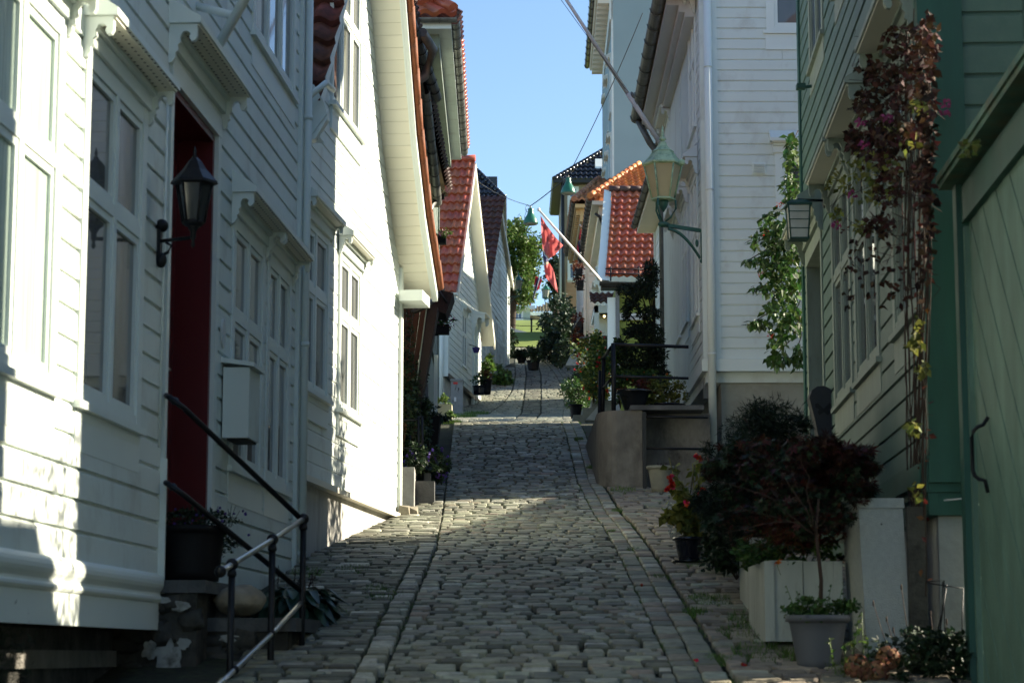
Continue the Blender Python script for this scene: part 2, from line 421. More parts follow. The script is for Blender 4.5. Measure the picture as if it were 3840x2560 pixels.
# ---------------------------------------------------------------- foliage
def leaf(mb, p, s, kind='leaf', mi=0, nrm=None, droop=0.):
    if nrm is None:
        nrm = Vector((R() - .5, R() - .5, R() - .3))
        if nrm.length < .01: nrm = Vector((0, 0, 1))
    nrm = Vector(nrm).normalized()
    t = Vector((R() - .5, R() - .5, R() - .5 - droop)); t = (t - nrm * t.dot(nrm))
    if t.length < .01: t = nrm.orthogonal()
    t.normalize(); b = nrm.cross(t)
    if kind == 'leaf':
        w = .36 * s; h = .08 * s
        mb.add([p, p + t * s * .4 + b * w + nrm * h, p + t * s, p + t * s * .4 - b * w + nrm * h, p + t * s * .45], [(0, 1, 4), (1, 2, 4), (2, 3, 4), (3, 0, 4)], mi)
    elif kind == 'long':
        w = .18 * s; mb.add([p, p + t * s * .4 + b * w, p + t * s, p + t * s * .4 - b * w], [(0, 1, 2, 3)], mi)
    elif kind == 'needle':
        w = .05 * s; mb.add([p, p + t * s * .5 + b * w, p + t * s, p + t * s * .5 - b * w], [(0, 1, 2, 3)], mi)
    elif kind == 'maple':
        vs = [p]; fs = []
        for k, an in enumerate((-1.25, -.62, 0, .62, 1.25)):
            L = s * (1 - .28 * abs(an) / 1.25); d = t * cos(an) + b * sin(an); e = t * cos(an + pi / 2) + b * sin(an + pi / 2)
            q = len(vs); vs += [p + d * L * .45 + e * L * .11, p + d * L, p + d * L * .45 - e * L * .11]; fs.append((0, q, q + 1, q + 2))
        mb.add(vs, fs, mi)
    elif kind == 'round':
        vs = [p + (t * cos(2 * pi * k / 6) + b * sin(2 * pi * k / 6)) * s * .5 for k in range(6)]; mb.add(vs, [tuple(range(6))], mi)
def rnd_in(r=1.):
    while True:
        v = Vector((U(-1, 1), U(-1, 1), U(-1, 1)))
        if v.length <= 1: return v * r
def cloud(mb, c, r, n, s, kind='leaf', mi=0, clumps=0, cr=.3, droop=0., shell=.0, mis=None):
    """leaves scattered through clumps inside an ellipsoid"""
    c = Vector(c); r = Vector(r) if not isinstance(r, (int, float)) else Vector((r, r, r))
    cs = []
    if clumps:
        for _ in range(clumps):
            v = rnd_in()
            if shell and v.length > .01: v = v.normalized() * (shell + (1 - shell) * R())
            cs.append((v, U(.6, 1.2) * cr))
    for _ in range(n):
        if cs:
            v, q = random.choice(cs); p = v + rnd_in(q)
        else: p = rnd_in()
        p = c + Vector((p.x * r.x, p.y * r.y, p.z * r.z))
        nr = Vector((R() - .5, R() - .5, R() * .9))
        leaf(mb, p, s * U(.6, 1.25), kind, (random.choice(mis) if mis else mi), nr, droop)
def twigs(mb, base, tips, r=.006, mi=0, seg=5, wob=.03):
    base = Vector(base)
    for t in tips:
        t = Vector(t); pts = []
        for k in range(seg + 1):
            f = k / seg; q = base.lerp(t, f) + Vector((0, 0, (t - base).length * .12 * sin(pi * f)))
            if 0 < k < seg: q += rnd_in(wob)
            pts.append(q)
        mb.tube(pts, [r * (1 - .7 * k / seg) for k in range(seg + 1)], 5, mi)
def potbody(mb, c, r0, r1, h, rim=.012, mi=0, n=28, bulge=0.):
    prof = [(r0 * .1, 0), (r0, 0)]
    for k in range(1, 6):
        f = k / 6; prof.append((r0 + (r1 - r0) * f + bulge * sin(pi * f), h * f))
    prof += [(r1, h * .88), (r1 + rim, h * .885), (r1 + rim, h), (r1 - .008, h), (r1 - .015, h * .9), (.01, h * .9)]
    mb.lathe(c, prof, n, mi)
# ================================================================ LEFT SIDE
# ---- near white house with the red door
W1 = Wall(-1.575, 9.5, .0581, 1, 1)
h1 = thing('wooden_house', 'tall white clapboard house at the near left with a deep red front door', 'house', (-3, 9, -.6))
S0, S1 = -6.0, 3.68
BOX = lambda s: s
wins1 = [(-2.85, -1.84, .95, 2.33), (-1.53, -.50, .95, 2.33), (1.50, 2.47, .97, 2.30), (2.56, 3.40, .97, 2.30)]
up1 = [(1.95, 3.42, 3.42, 4.75), (-2.3, -.6, 3.42, 4.75)]
door1 = (-.07, 1.10, -.1, 2.66)
mb = MB()
W1.siding(mb, S0, S1 - .08, .35, 5.4, .1165, holes=[(a + .01, b - .01, c, d) for a, b, c, d in wins1 + up1] + [door1], t=.024)
for a, b, c, d in wins1 + up1: W1.box(mb, a + .01, b - .01, c, d, -.04, -.015)
# body behind and gables
W1.box(mb, S0, S1 - .05, .2, 5.4, -4.5, -.35)
W1.box(mb, S0, door1[0], .2, 5.4, -.35, -.05); W1.box(mb, door1[1], S1 - .05, .2, 5.4, -.35, -.05)
W1.box(mb, door1[0], door1[1], 2.66, 5.4, -.35, -.05)
mb.build('wall', 'white', h1)
mb = MB()   # moulded base board, corner boards
mb.prism([W1.at(S0, z_, o_) for o_, z_ in ((0, .352), (.03, .352), (.042, .345), (.052, .333), (.057, .318), (.057, .303), (.052, .288), (.044, .277), (.038, .268), (.040, .259), (.048, .250), (.049, .240), (.043, .230), (.036, .224), (.036, .108), (0, .108))], W1.d * (-.09 - S0))
W1.box(mb, S1 - .09, S1, -.3, 5.4, -.02, .045)
W1.box(mb, 1.14, S1 - .09, .30, .352, 0, .035)
mb.build('trim', 'white_trim', h1)
mb = MB()
W1.box(mb, S0, S1, 5.4, 5.5, -4.6, .3)
mb.prism([W1.at(S0, 5.5, .35), W1.at(S0, 5.5, -4.7), W1.at(S0, 8.0, -2.1)], W1.d * (S1 - S0))
mb.build('roof', 'tile_old', h1)
mb = MB(); W1.box(mb, S0, -.12, -.6, .104, -.6, -.16); W1.box(mb, S0, -.12, -.05, .02, -.3, -.14, 1)
mb.build('foundation', ['masonry', 'concrete'], h1)
mb = MB(); W1.box(mb, 1.12, S1 - .1, -.8, .30, -.4, .005); mb.build('foundation', 'white', h1)
for i, (a, b, c, d) in enumerate(wins1):
    window(h1, W1, a, b, c, d, hoodargs=dict(proj=.125, dots=True), sillp=.05, mats=('white_trim', 'pane' if i else 'curtain'))
for (a, b, c, d) in up1: window(h1, W1, a, b, c, d, cols=3, hd=False, sillp=.05)
# door: casing, recess, leaf
dr = MB()
W1.box(dr, -.055, 0, .28, 2.63, -.3, .032); W1.box(dr, 1.04, 1.115, .28, 2.63, -.3, .032); W1.box(dr, -.055, 1.115, 2.60, 2.70, -.3, .034)
W1.box(dr, -.075, -.056, .20, .86, -.02, .05)
do = dr.build('door_casing', 'white_trim', h1)
dr = MB()
W1.box(dr, .001, 1.039, .33, 2.599, -.22, -.17)
W1.box(dr, 1.0, 1.038, .33, 2.59, -.17, .01); W1.box(dr, .002, .03, .33, 2.59, -.17, .01); W1.box(dr, .03, 1.0, 2.56, 2.598, -.17, .012)
for zz in (.45, 1.0, 1.55, 2.05):
    W1.box(dr, .14, .46, zz, zz + .42, -.17, -.155); W1.box(dr, .56, .88, zz, zz + .42, -.17, -.155)
dd = dr.build('door', 'red_door', h1)
hb = MB(); W1.box(hb, .49, .505, .34, 2.56, -.169, -.150); hb.tube([W1.at(.53, 1.35, -.15), W1.at(.53, 1.35, -.10), W1.at(.62, 1.35, -.10)], .009, 8); hb.build('handle', 'steel', dd)
hood(h1, W1, -.12, 1.19, 2.84, proj=.14, dots=True)
# house number plaque
mb = MB(); mb.prism([W1.at(1.265 + .045 * cos(2 * pi * k / 16), 1.62 + .075 * sin(2 * pi * k / 16), .022) for k in range(16)], W1.n * .012, 0)
pl = mb.build('number_plaque', 'sign_white', h1)
# conduit
mb = MB(); mb.tube([W1.at(-.16, .9, .035), W1.at(-.16, 2.5, .035)], .006, 6); mb.build('cable', 'white_trim', h1)
# downpipe at the far corner
mb = MB(); c0 = W1.at(S1 + .0, 0, .07)
mb.tube([c0 + Vector((0, 0, -.1)), c0 + Vector((0, 0, 5.45))], .024, 14)
for zz in (.6, 1.9, 3.35, 4.6): mb.tube([c0 + Vector((0, 0, zz)), c0 + Vector((0, 0, zz + .03))], .028, 14)
mb.tube([c0 + Vector((0, 0, 3.50)), c0 + Vector((.10, .10, 3.62)), c0 + Vector((.12, .42, 3.66))], .02, 10)
mb.build('downpipe', 'white_trim', h1)
# ---- white flag pole holder on the near wall
fp = thing('flagpole', 'short white flagpole in a steel bracket, fixed high on the near white wall', 'flagpole', W1.at(.9, 3.1, .1))
a = P(562 * 1.633 / 1, 0, 9.9)
pa, pb = P(783, 238, 10.1), P(950, -60, 9.6)
mb = MB(); mb.tube([pa, pb, pb + (pb - pa) * 2.2], .024, 14); mb.build('pole', 'white_trim', fp)
mb = MB()
q1 = P(872, 58, 9.85); w1s, w1z = W1.hit(722, 20)
mb.tube([q1, W1.at(w1s, w1z, 0)], .02, 8); mb.tube([pa, W1.at(*W1.hit(765, 225), 0)], .03, 8)
ww = MB(); ww.ell(q1 + Vector((.02, -.03, 0)), (.012, .012, .012)); ww.ell(P(775, 224, 10.2), (.012, .012, .012))
mb.build('bracket', 'white_trim', fp); ww.build('bolt', 'zinc', fp)
# ---- white mailbox
mbx = thing('mailbox', 'white painted wooden box hanging on the house wall between the red door and window', 'mailbox', W1.at(1.33, .95, .1))
m = MB(); W1.box(m, 1.28, 1.58, 1.09, 1.45, .03, .165); m.build('body', 'white', mbx)
m = MB(); m.hexa([W1.at(1.26, 1.475, .02), W1.at(1.62, 1.475, .02), W1.at(1.62, 1.452, .19), W1.at(1.26, 1.452, .19), W1.at(1.26, 1.50, .02), W1.at(1.62, 1.50, .02), W1.at(1.62, 1.472, .19), W1.at(1.26, 1.472, .19)])
m.build('lid', 'white_trim', mbx)
m = MB(); W1.box(m, 1.30, 1.56, 1.08, 1.089, .05, .155); m.build('base', 'masonry', mbx)
# ---- black wall lantern beside the red door
la = thing('wall_lantern', 'black six-sided wall lantern on a scrolled iron arm beside the red door', 'lantern', P(720, 930, 9.0))
lc = P(727, 750, 9.05)
K = 9.05 / 8000
m = MB()
m.lathe(lc + Vector((0, 0, -.105)), [(.035, -.012), (.05, 0), (.05, .012), (.045, .014)], 6)
for k in range(6):
    an = 2 * pi * k / 6; d = Vector((cos(an), sin(an), 0)); m.tube([lc + d * .048 + Vector((0, 0, -.1)), lc + d * .078 + Vector((0, 0, .07))], .005, 5)
m.lathe(lc + Vector((0, 0, .07)), [(.080, -.006), (.104, 0), (.100, .012), (.055, .062), (.03, .10), (.012, .118)], 6, smooth=False)
m.lathe(lc + Vector((0, 0, .185)), [(.010, 0), (.012, .008), (.005, .016), (.008, .026), (.001, .055)], 10)
m.lathe(lc + Vector((0, 0, -.21)), [(.003, 0), (.010, .012), (.006, .03), (.013, .045), (.013, .07), (.022, .085), (.03, .098)], 10)
m.build('cage', 'rail_black', la)
g = MB(); g.lathe(lc, [(.044, -.095), (.073, .068)], 6, smooth=False); g.build('glass_panes', 'pane_dark', la)
g = MB(); g.lathe(lc + Vector((0, 0, -.09)), [(.012, 0), (.014, .06), (.01, .10)], 10); g.build('bulb', 'cabinet_white', la)
m = MB()
wz = P(577, 905, 9.2).z; s_, z_ = W1.hit(572, 905)
m.tube([W1.at(s_, z_, .03), lc + Vector((0, 0, -.165))], .0085, 8)
W1.box(m, s_ - .02, s_ + .02, z_ - .09, z_ + .085, .022, .04); m.ell(W1.at(s_, z_ - .085, .04), (.026, .026, .035)); m.ell(W1.at(s_, z_ + .07, .04), (.03, .03, .03))
m.tube([W1.at(s_, z_ - .07, .03), W1.at(s_, z_ - .05, .07), W1.at(s_, z_ - .02, .085), W1.at(s_, z_ - .005, .06)], .007, 6)
m.build('arm', 'rail_black', la)
# ---- stone steps in front of the red door
st = thing('stone_steps', 'old stone steps of thick grey slabs up to the red door, with white plaster patches', 'steps', W1.at(.5, -.3, .5))
m = MB()
def slab(mb, w, s0, s1, z, th, o0, o1, mi=0):
    n = 10; top = []
    for k in range(n + 1): top.append((s0 + U(-.008, .008), o0 + (o1 - o0) * k / n))
    for k in range(n + 1): top.append((s1 + U(-.012, .012), o1 - (o1 - o0) * k / n))
    mb.prism([w.at(a, z - th, o) for a, o in top], Vector((0, 0, th)), mi)
slab(m, W1, -.10, 1.32, .325, .055, -.16, .24)
slab(m, W1, .16, 1.55, .165, .06, .15, .60)
slab(m, W1, .33, 1.75, .01, .06, .40, .90)
slab(m, W1, .50, 1.80, -.12, .05, .70, 1.02)
m.build('treads', 'slab', st)
m = MB()
W1.box(m, -.08, 1.30, -.6, .268, -.16, .20); W1.box(m, .18, 1.53, -.6, .104, .2, .56); W1.box(m, .35, 1.72, -.6, -.052, .56, .86)
random.seed(77)
for _ in range(60):
    face = R()
    if face < .45: q = W1.at(-.085, U(-.3, .24), U(-.14, .19)); m.ell(q, (U(.03, .07), .022, U(.025, .05)), 9, 6, wob=.7)
    elif face < .8: q = W1.at(.175, U(-.35, .08), U(.2, .55)); m.ell(q, (U(.03, .08), .022, U(.025, .05)), 9, 6, wob=.7)
    else: q = W1.at(.345, U(-.4, -.08), U(.56, .85)); m.ell(q, (U(.03, .08), .022, U(.025, .05)), 9, 6, wob=.7)
m.build('masonry', 'masonry', st)
m = MB()
def patch(w, sx, o, z, rx, rz, seed, front=True):
    random.seed(seed); n = 30; pts = []
    for k in range(n):
        an = 2 * pi * k / n; q = .86 + .45 * noise.noise(Vector((cos(an) * 1.6, sin(an) * 1.6, seed))) + U(-.06, .06)
        pts.append(Vector(w.at(sx, z + rz * q * sin(an), o + rx * q * cos(an))))
    q = MB(); q.prism([p - w.d * .012 for p in pts], -w.d * .012); q.build('plaster_patch', 'patch_white', st)
patch(W1, -.081, .085, -.03, .065, .105, 3); patch(W1, -.081, .13, .21, .05, .025, 5); patch(W1, -.081, .17, -.14, .045, .04, 6)
patch(W1, .179, .32, -.17, .12, .075, 8); patch(W1, .179, .50, -.17, .06, .035, 9); patch(W1, .179, .30, .075, .05, .02, 12); patch(W1, .349, .66, -.16, .08, .045, 14)
patch(W1, -.081, .02, -.22, .03, .06, 15); patch(W1, -.081, .05, .24, .05, .02, 16)
patch(W1, -.081, .0, .02, .04, .05, 31); patch(W1, -.081, .15, .05, .03, .03, 32); patch(W1, .179, .42, -.07, .05, .03, 33); patch(W1, .179, .25, -.05, .03, .05, 34); patch(W1, .349, .78, -.22, .06, .03, 35)
random.seed(11)
# masonry side under the wall end
# ---- boulder on the steps
b = MB(); bc = P(900, 2250, 9.75); b.ell(bc, (.118, .16, .07), 24, 16, wob=.14)
b.build('boulder', 'boulder', None, 'smooth rounded beige boulder resting on the steps below the black tub', 'boulder')
# ---- black tub of pansies on the top step
def potted(name, label, cat, c, pot, foliage, group=None, soil=True):
    t = thing(name, label, cat, c, group)
    p = MB(); potbody(p, c, *pot[0]); p.build('pot', pot[1], t)
    h = pot[0][2]; r = pot[0][1]
    s = MB(); s.lathe(Vector(c) + Vector((0, 0, h * .9)), [(.01, 0), (r * .93, .002), (r * .93, .006), (.01, .012)], 18); s.build('soil', 'soil', t)
    for nm, fn, mt in foliage:
        q = MB(); fn(q, Vector(c) + Vector((0, 0, h))); q.build(nm, mt, t)
    return t
c = P(715, 2172, 9.62); c.z = .327
def f1(q, o):
    cloud(q, o + Vector((.03, 0, .02)), (.16, .13, .055), 900, .02, 'leaf', clumps=22, cr=.3)
    cloud(q, o + Vector((.13, .05, -.05)), (.10, .1, .12), 500, .02, 'leaf', clumps=14, cr=.35)
    for _ in range(26):
        b_ = o + Vector((U(-.08, .2), U(-.08, .08), 0)); q.tube([b_, b_ + Vector((U(-.02, .05), U(-.02, .02), U(.04, .10)))], .0012, 4)
def f1b(q, o):
    for _ in range(34):
        b_ = o + Vector((U(-.08, .25), U(-.08, .08), U(-.06, .10)))
        for _ in range(4): leaf(q, b_, .014, 'round')
potted('potted_flowers', 'violet pansies spilling over a black tub on the top step by the red door', 'potted plant', c, ((.125, .15, .245), 'plastic_black'),
       [('foliage', f1, 'leaf_dark'), ('flowers', f1b, 'petal_violet')])
# ---- hosta in black pot
c = P(1105, 2350, 10.6); c.z = .02
def fh(q, o):
    for _ in range(300):
        an = U(0, 2 * pi); rr = U(.03, .24); L = U(.07, .12)
        base = o + Vector((cos(an) * rr * .5, sin(an) * rr * .5, U(-.02, .10)))
        tip = o + Vector((cos(an) * (rr + L * .6), sin(an) * (rr + L * .6), U(-.16, .09) - rr * .25))
        d = (tip - base); side = d.cross(Vector((0, 0, 1))).normalized() * L * .36
        mid = base.lerp(tip, .5) + Vector((0, 0, .03)); m2 = base.lerp(tip, .8) + Vector((0, 0, .01))
        q.add([base, base.lerp(mid, .5) + side * .7, mid + side, m2 + side * .55, tip, m2 - side * .55, mid - side, base.lerp(mid, .5) - side * .7, mid - Vector((0, 0, .012))],
              [(0, 1, 8), (1, 2, 8), (2, 3, 8), (3, 4, 8), (4, 5, 8), (5, 6, 8), (6, 7, 8), (7, 0, 8)], 0, True)
def fh2(q, o):
    for _ in range(9):
        b_ = o + Vector((U(-.12, .12), U(-.1, .1), .02)); t = b_ + Vector((U(-.06, .1), 0, U(.10, .2)))
        q.tube([b_, t], .002, 4)
        for k in range(7): leaf(q, b_.lerp(t, .55 + .06 * k), .015, 'leaf')
potted('potted_hosta', 'large drooping hosta in a round black pot beside the lower steps', 'potted plant', c, ((.10, .145, .21), 'pot_black_glaze'),
       [('foliage', fh, 'leaf_hosta'), ('flower_stalks', fh2, 'stem_brown')])
# ---- conifer at lower left corner
cf = thing('conifer', 'small dark conifer at the lower left corner below the white base board', 'conifer', P(20, 2560, 7.4))
m = MB(); base = P(0, 2700, 7.3)
for _ in range(60):
    a = base + Vector((U(-.12, .06), U(-.1, .1), U(0, .30))); 
    t = a + Vector((U(-.02, .09), U(-.04, .04), U(.05, .13)))
    for k in range(26): leaf(m, a.lerp(t, k / 26), .028, 'needle', 0, None)
m.build('foliage', 'leaf_conifer', cf)
m = MB(); m.tube([base - Vector((.05, 0, .1)), base + Vector((-.04, 0, .25))], .01, 6); m.build('stem', 'stem_brown', cf)
# ---- hand rails of the steps
def rails(name, label, pts):
    return thing(name, label, 'railing', pts)
rl = thing('stair_railing', 'black iron railing with steel hand rails around the stone steps at lower left', 'railing', P(1020, 2560, 9.6))
PA = P(870, 2115, 8.9); PB = P(1022, 2022, 9.35); PC = P(1138, 1945, 9.8)
m = MB()
wa = W1.at(*W1.hit(596, 1482), .03); wb_ = W1.at(*W1.hit(590, 1805), .03)
wa2 = P(640, 1492, 9.35); wb2 = P(632, 1815, 9.35)
m.tube([wa, wa2, P(690, 1530, 9.4), PC + Vector((-.01, 0, .0))], .0125, 10); m.ell(P(655, 1503, 9.4), (.02, .02, .018)); m.build('upper_rail', 'rail_black', rl); m = MB()
m.tube([wb_, wb2, P(690, 1855, 9.4), P(1130, 2215, 9.8)], .0125, 10)
m.ell(P(648, 1825, 9.4), (.02, .02, .018)); m.build('upper_rail', 'rail_black', rl)
m = MB()
m.tube([PC, PB, PA, PA + (PA - PB) * .25], .0125, 12); m.build('lower_rail', 'steel', rl); m = MB(); m.tube([P(1130, 2258, 9.8), P(1020, 2375, 9.35), P(880, 2510, 8.9), P(800, 2585, 8.7)], .0115, 12)
m.build('lower_rail', 'steel', rl)
for (p, zb) in ((PA, -.5), (PB, -.4), (PC, -.2)):
    m = MB(); m.tube([Vector((p.x, p.y, zb)), Vector((p.x, p.y, p.z - .02))], .0145, 12); m.build('post', 'rail_black', rl)
    m = MB(); m.ell(p, (.026, .022, .026), 16, 10); m.lathe(p + Vector((0, 0, -.05)), [(.018, 0), (.02, .01), (.016, .03)], 12); m.build('ball_joint', 'rail_black', rl)
m = MB(); e = PA + (PA - PB) * .27; m.ell(e, (.025, .022, .025), 16, 10); m.build('end_ball', 'rail_black', rl)
m = MB()
for (u, v, Y) in ((1130, 2258, 9.8), (1020, 2375, 9.35), (880, 2510, 8.9)): m.ell(P(u, v, Y), (.019, .018, .019), 12, 8)
m.build('clamp', 'rail_black', rl)

# ---- second house: sunlit white gable
W2 = Wall(-1.32, 13.6, .1063, 1, 1)
h2 = thing('wooden_house', 'sunlit white gable house with deep panelled eaves, next to the red-door house', 'house', (-3, 15.5, .6))
RL = [(-.12, 3.46), (1.74, 5.66), (2.78, 3.98), (3.3, 3.44), (3.98, 2.96)]
def roofz(s): return interp(RL, s)
def lim2(z):
    lo = -.45 if z < 3.5 else interp([(3.46, -.12), (5.66, 1.74)], z)
    hi = 3.72 if z < 3.14 else interp([(3.14, 3.72), (3.44, 3.3), (3.98, 2.78), (5.66, 1.74)], z)
    return (lo, hi) if hi > lo else None
win2 = [(-.28, .60, 1.68, 2.78), (.99, 1.82, 1.68, 2.78), (.62, 1.76, 3.75, 4.98)]
mb = MB(); W2.siding(mb, -.45, 3.72, 1.13, 5.66, .1035, holes=[(a + .01, b - .01, c, d) for a, b, c, d in win2], lim=lim2, t=.010)
poly = [(-.45, .0), (3.72, .0), (3.72, 3.14), (3.3, 3.44), (2.78, 3.98), (1.74, 5.60), (-.12, 3.36), (-.45, 3.36)]
mb.prism([W2.at(a, b + (0 if b else .95), -.03) for a, b in poly], -W2.n * .25)
mb.prism([W2.at(a, b + (0 if b else .95), -3.5) for a, b in poly], -W2.n * .25)
W2.box(mb, 3.45, 3.70, .95, 3.1, -3.5, -.28)
W2.box(mb, 3.64, 3.73, 1.0, 3.14, -.02, .035)
mb.build('wall', 'white', h2)
mb = MB(); W2.box(mb, -.45, 3.70, .3, 1.085, -.25, -.012); mb.build('foundation', 'found_dirty', h2)
mb = MB(); W2.box(mb, -.45, 3.64, 1.086, 1.125, -.1, .05)
mb.build('base_board', 'cream_soffit', h2)
mb = MB()   # verge with tongue-and-groove soffit
O1 = .27
for k in range(1, len(RL) - 1):
    (a, za), (b, zb) = RL[k], RL[k + 1]
    L = sqrt((b - a) ** 2 + (zb - za) ** 2); n = max(1, int(L / .095))
    for q in range(n):
        s_a = a + (b - a) * q / n; s_b = a + (b - a) * (q + .94) / n; z_a = za + (zb - za) * q / n; z_b = za + (zb - za) * (q + .94) / n
        mb.hexa([W2.at(s_a, z_a - .03, .0), W2.at(s_b, z_b - .03, .0), W2.at(s_b, z_b - .03, O1 - .02), W2.at(s_a, z_a - .03, O1 - .02),
                 W2.at(s_a, z_a - .018, .0), W2.at(s_b, z_b - .018, .0), W2.at(s_b, z_b - .018, O1 - .02), W2.at(s_a, z_a - .018, O1 - .02)])
mb.build('soffit', 'cream_soffit', h2)
mb = MB()
for k in range(1, len(RL) - 1):
    (a, za), (b, zb) = RL[k], RL[k + 1]
    for (oa, ob, da, db) in ((O1 - .02, O1 + .012, -.05, .08), (O1 - .035, O1 - .021, -.05, -.02)):
        mb.hexa([W2.at(a, za + da, oa), W2.at(b, zb + da, oa), W2.at(b, zb + da, ob), W2.at(a, za + da, ob), W2.at(a, za + db, oa), W2.at(b, zb + db, oa), W2.at(b, zb + db, ob), W2.at(a, za + db, ob)])
# eave return box
W2.box(mb, 3.735, 3.88, 2.84, 2.93, -2.5, O1 - .04); W2.box(mb, 3.50, 3.734, 2.842, 2.93, .036, O1 - .045)
(a, za), (b, zb) = RL[0], RL[1]
mb.hexa([W2.at(a, za - .10, .02), W2.at(b, zb - .10, .02), W2.at(b, zb - .10, .075), W2.at(a, za - .10, .075), W2.at(a, za + .03, .02), W2.at(b, zb + .03, .02), W2.at(b, zb + .03, .075), W2.at(a, za + .03, .075)])
mb.build('bargeboard', 'white_trim', h2)
mb = MB(); W2.box(mb, -.16, -.02, 3.30, 3.44, -.5, .10); mb.prism([P(1140, 305, 13.42), P(1178, 318, 13.42), P(1212, 380, 13.42), P(1226, 425, 13.42), P(1172, 500, 13.42), P(1140, 505, 13.42)], (0, .06, 0)); mb.prism([P(1150, 512, 13.38), P(1178, 500, 13.38), P(1228, 428, 13.38), P(1228, 445, 13.38), P(1182, 520, 13.38), P(1150, 530, 13.38)], (0, .1, 0))
mb.build('eave_box', 'white_trim', h2)
mb = MB()
up = W2.at(RL[1][0], RL[1][1] + .04, .10) - W2.at(RL[0][0], RL[0][1] + .04, .10)
tiles(mb, W2.at(RL[0][0], RL[0][1] + .04, -3.4), W2.n * 3.5, up, 19, 12, amp=.05)
ridge_a = W2.at(RL[1][0], RL[1][1] + .09, .2)
mb.build('roof', 'tile_old', h2)
mb = MB()
for k in range(1, len(RL) - 1):
    (a, za), (b, zb) = RL[k], RL[k + 1]
    n = max(1, int(sqrt((b - a) ** 2 + (zb - za) ** 2) / .22))
    for q in range(n):
        pa = W2.at(a + (b - a) * q / n, za + (zb - za) * q / n + .10, O1 + .03); pb = W2.at(a + (b - a) * (q + 1.1) / n, za + (zb - za) * (q + 1.1) / n + .085, O1 + .03)
        mb.tube([pa, pb], [.038, .032], 8)
    nrm = 8
    mb.hexa([W2.at(a, za + .08, -3.4), W2.at(b, zb + .08, -3.4), W2.at(b, zb + .08, O1), W2.at(a, za + .08, O1), W2.at(a, za + .13, -3.4), W2.at(b, zb + .13, -3.4), W2.at(b, zb + .13, O1), W2.at(a, za + .13, O1)])
mb.build('verge_tiles', 'verge_tile', h2)
for (a, b, c, d) in win2[:2]: window(h2, W2, a, b, c, d, hoodargs=dict(proj=.095, dots=False, rise=.05), sillp=.06, casing=.05, proj=.026)
a, b, c, d = win2[2]; window(h2, W2, a, b, c, d, cols=3, hd=False, sillp=.06, casing=.05, proj=.026)
mb = MB(); W2.box(mb, 3.62, 3.74, .98, 1.12, .0, .05)
mb.build('corner_post', 'white_trim', h2)
# kerb stones at the house corner
for i, (u, v, r) in enumerate(((1478, 1935, (.055, .09, .07)), (1502, 1925, (.05, .09, .075)))):
    b = MB(); p = W2.at(3.62 + .13 * i, G(17.25) + .03, .07 + .05 * i)
    b.hexa([p + Vector(q) for q in ((-.05, -.06, -.06), (.05, -.05, -.07), (.045, .06, -.06), (-.045, .07, -.06), (-.04, -.05, .045), (.035, -.045, .03 - .02 * i), (.04, .05, .05), (-.035, .055, .055))]); b.build('corner_stone', 'boulder', None, ['rough stone set at the foot of the sunlit house corner, nearer one', 'rough stone behind the first at the sunlit house corner'][i], 'stone')

# ---- brown boarded lean-to beyond
br = thing('brown_shed', 'reddish brown boarded lean-to behind the sunlit white gable, half covered by creeper', 'shed', (-1.2, 19.5, 1.4))
def pris(parent, name, mt, pts, Y, th, label=None):
    q = MB(); q.prism([P(u, v, Y) for u, v in pts], Vector((0, th, 0))); return q.build(name, mt, parent, label)
for i in range(4):
    u0 = 1500 + 26 * i; u1 = 1500 + 26 * (i + 1) - 2
    sl = lambda u, v: (u - (v - 1150) * (.02 + .16 * (u - 1500) / 110), v)
    pris(br, 'wall_board', 'brown_board', [sl(u0, 1120), sl(u1, 1120), sl(u1, 1500), sl(u1, 1760), sl(u0, 1760), sl(u0, 1500)], 18.7, .05)
pris(br, 'edge_strip', 'sage_trim', [(1598, 1150), (1602, 1150), (1563, 1440), (1559, 1440)], 18.62, .03)
pris(br, 'side_board', 'dark_brown', [(1602, 1140), (1642, 1150), (1612, 1330), (1580, 1500), (1563, 1640), (1545, 1640), (1564, 1440)], 18.64, .3)
pris(br, 'eave_board', 'dark_brown', [(1640, 1085), (1700, 1098), (1672, 1176), (1640, 1166), (1600, 1160), (1626, 1100)], 19.4, .5)
pris(br, 'eave_box', 'beige_grey', [(1632, 1050), (1662, 1050), (1645, 1102), (1628, 1100)], 19.3, .5)
m = MB(); m.tube([P(1545, 1172, 18.55), P(1600, 1148, 18.55), P(1640, 1110, 18.9)], .022, 8); m.tube([P(1646, 1092, 19.3), P(1676, 1136, 19.35)], .012, 8); m.build('gutter', 'dark_gutter', br)
m = MB()
for _ in range(16):
    u = U(1508, 1550); v = U(1140, 1500); cloud(m, P(u, v, 18.6), (.06, .05, .12), 60, .03, 'leaf')
m.build('creeper', 'leaf_dark', br)

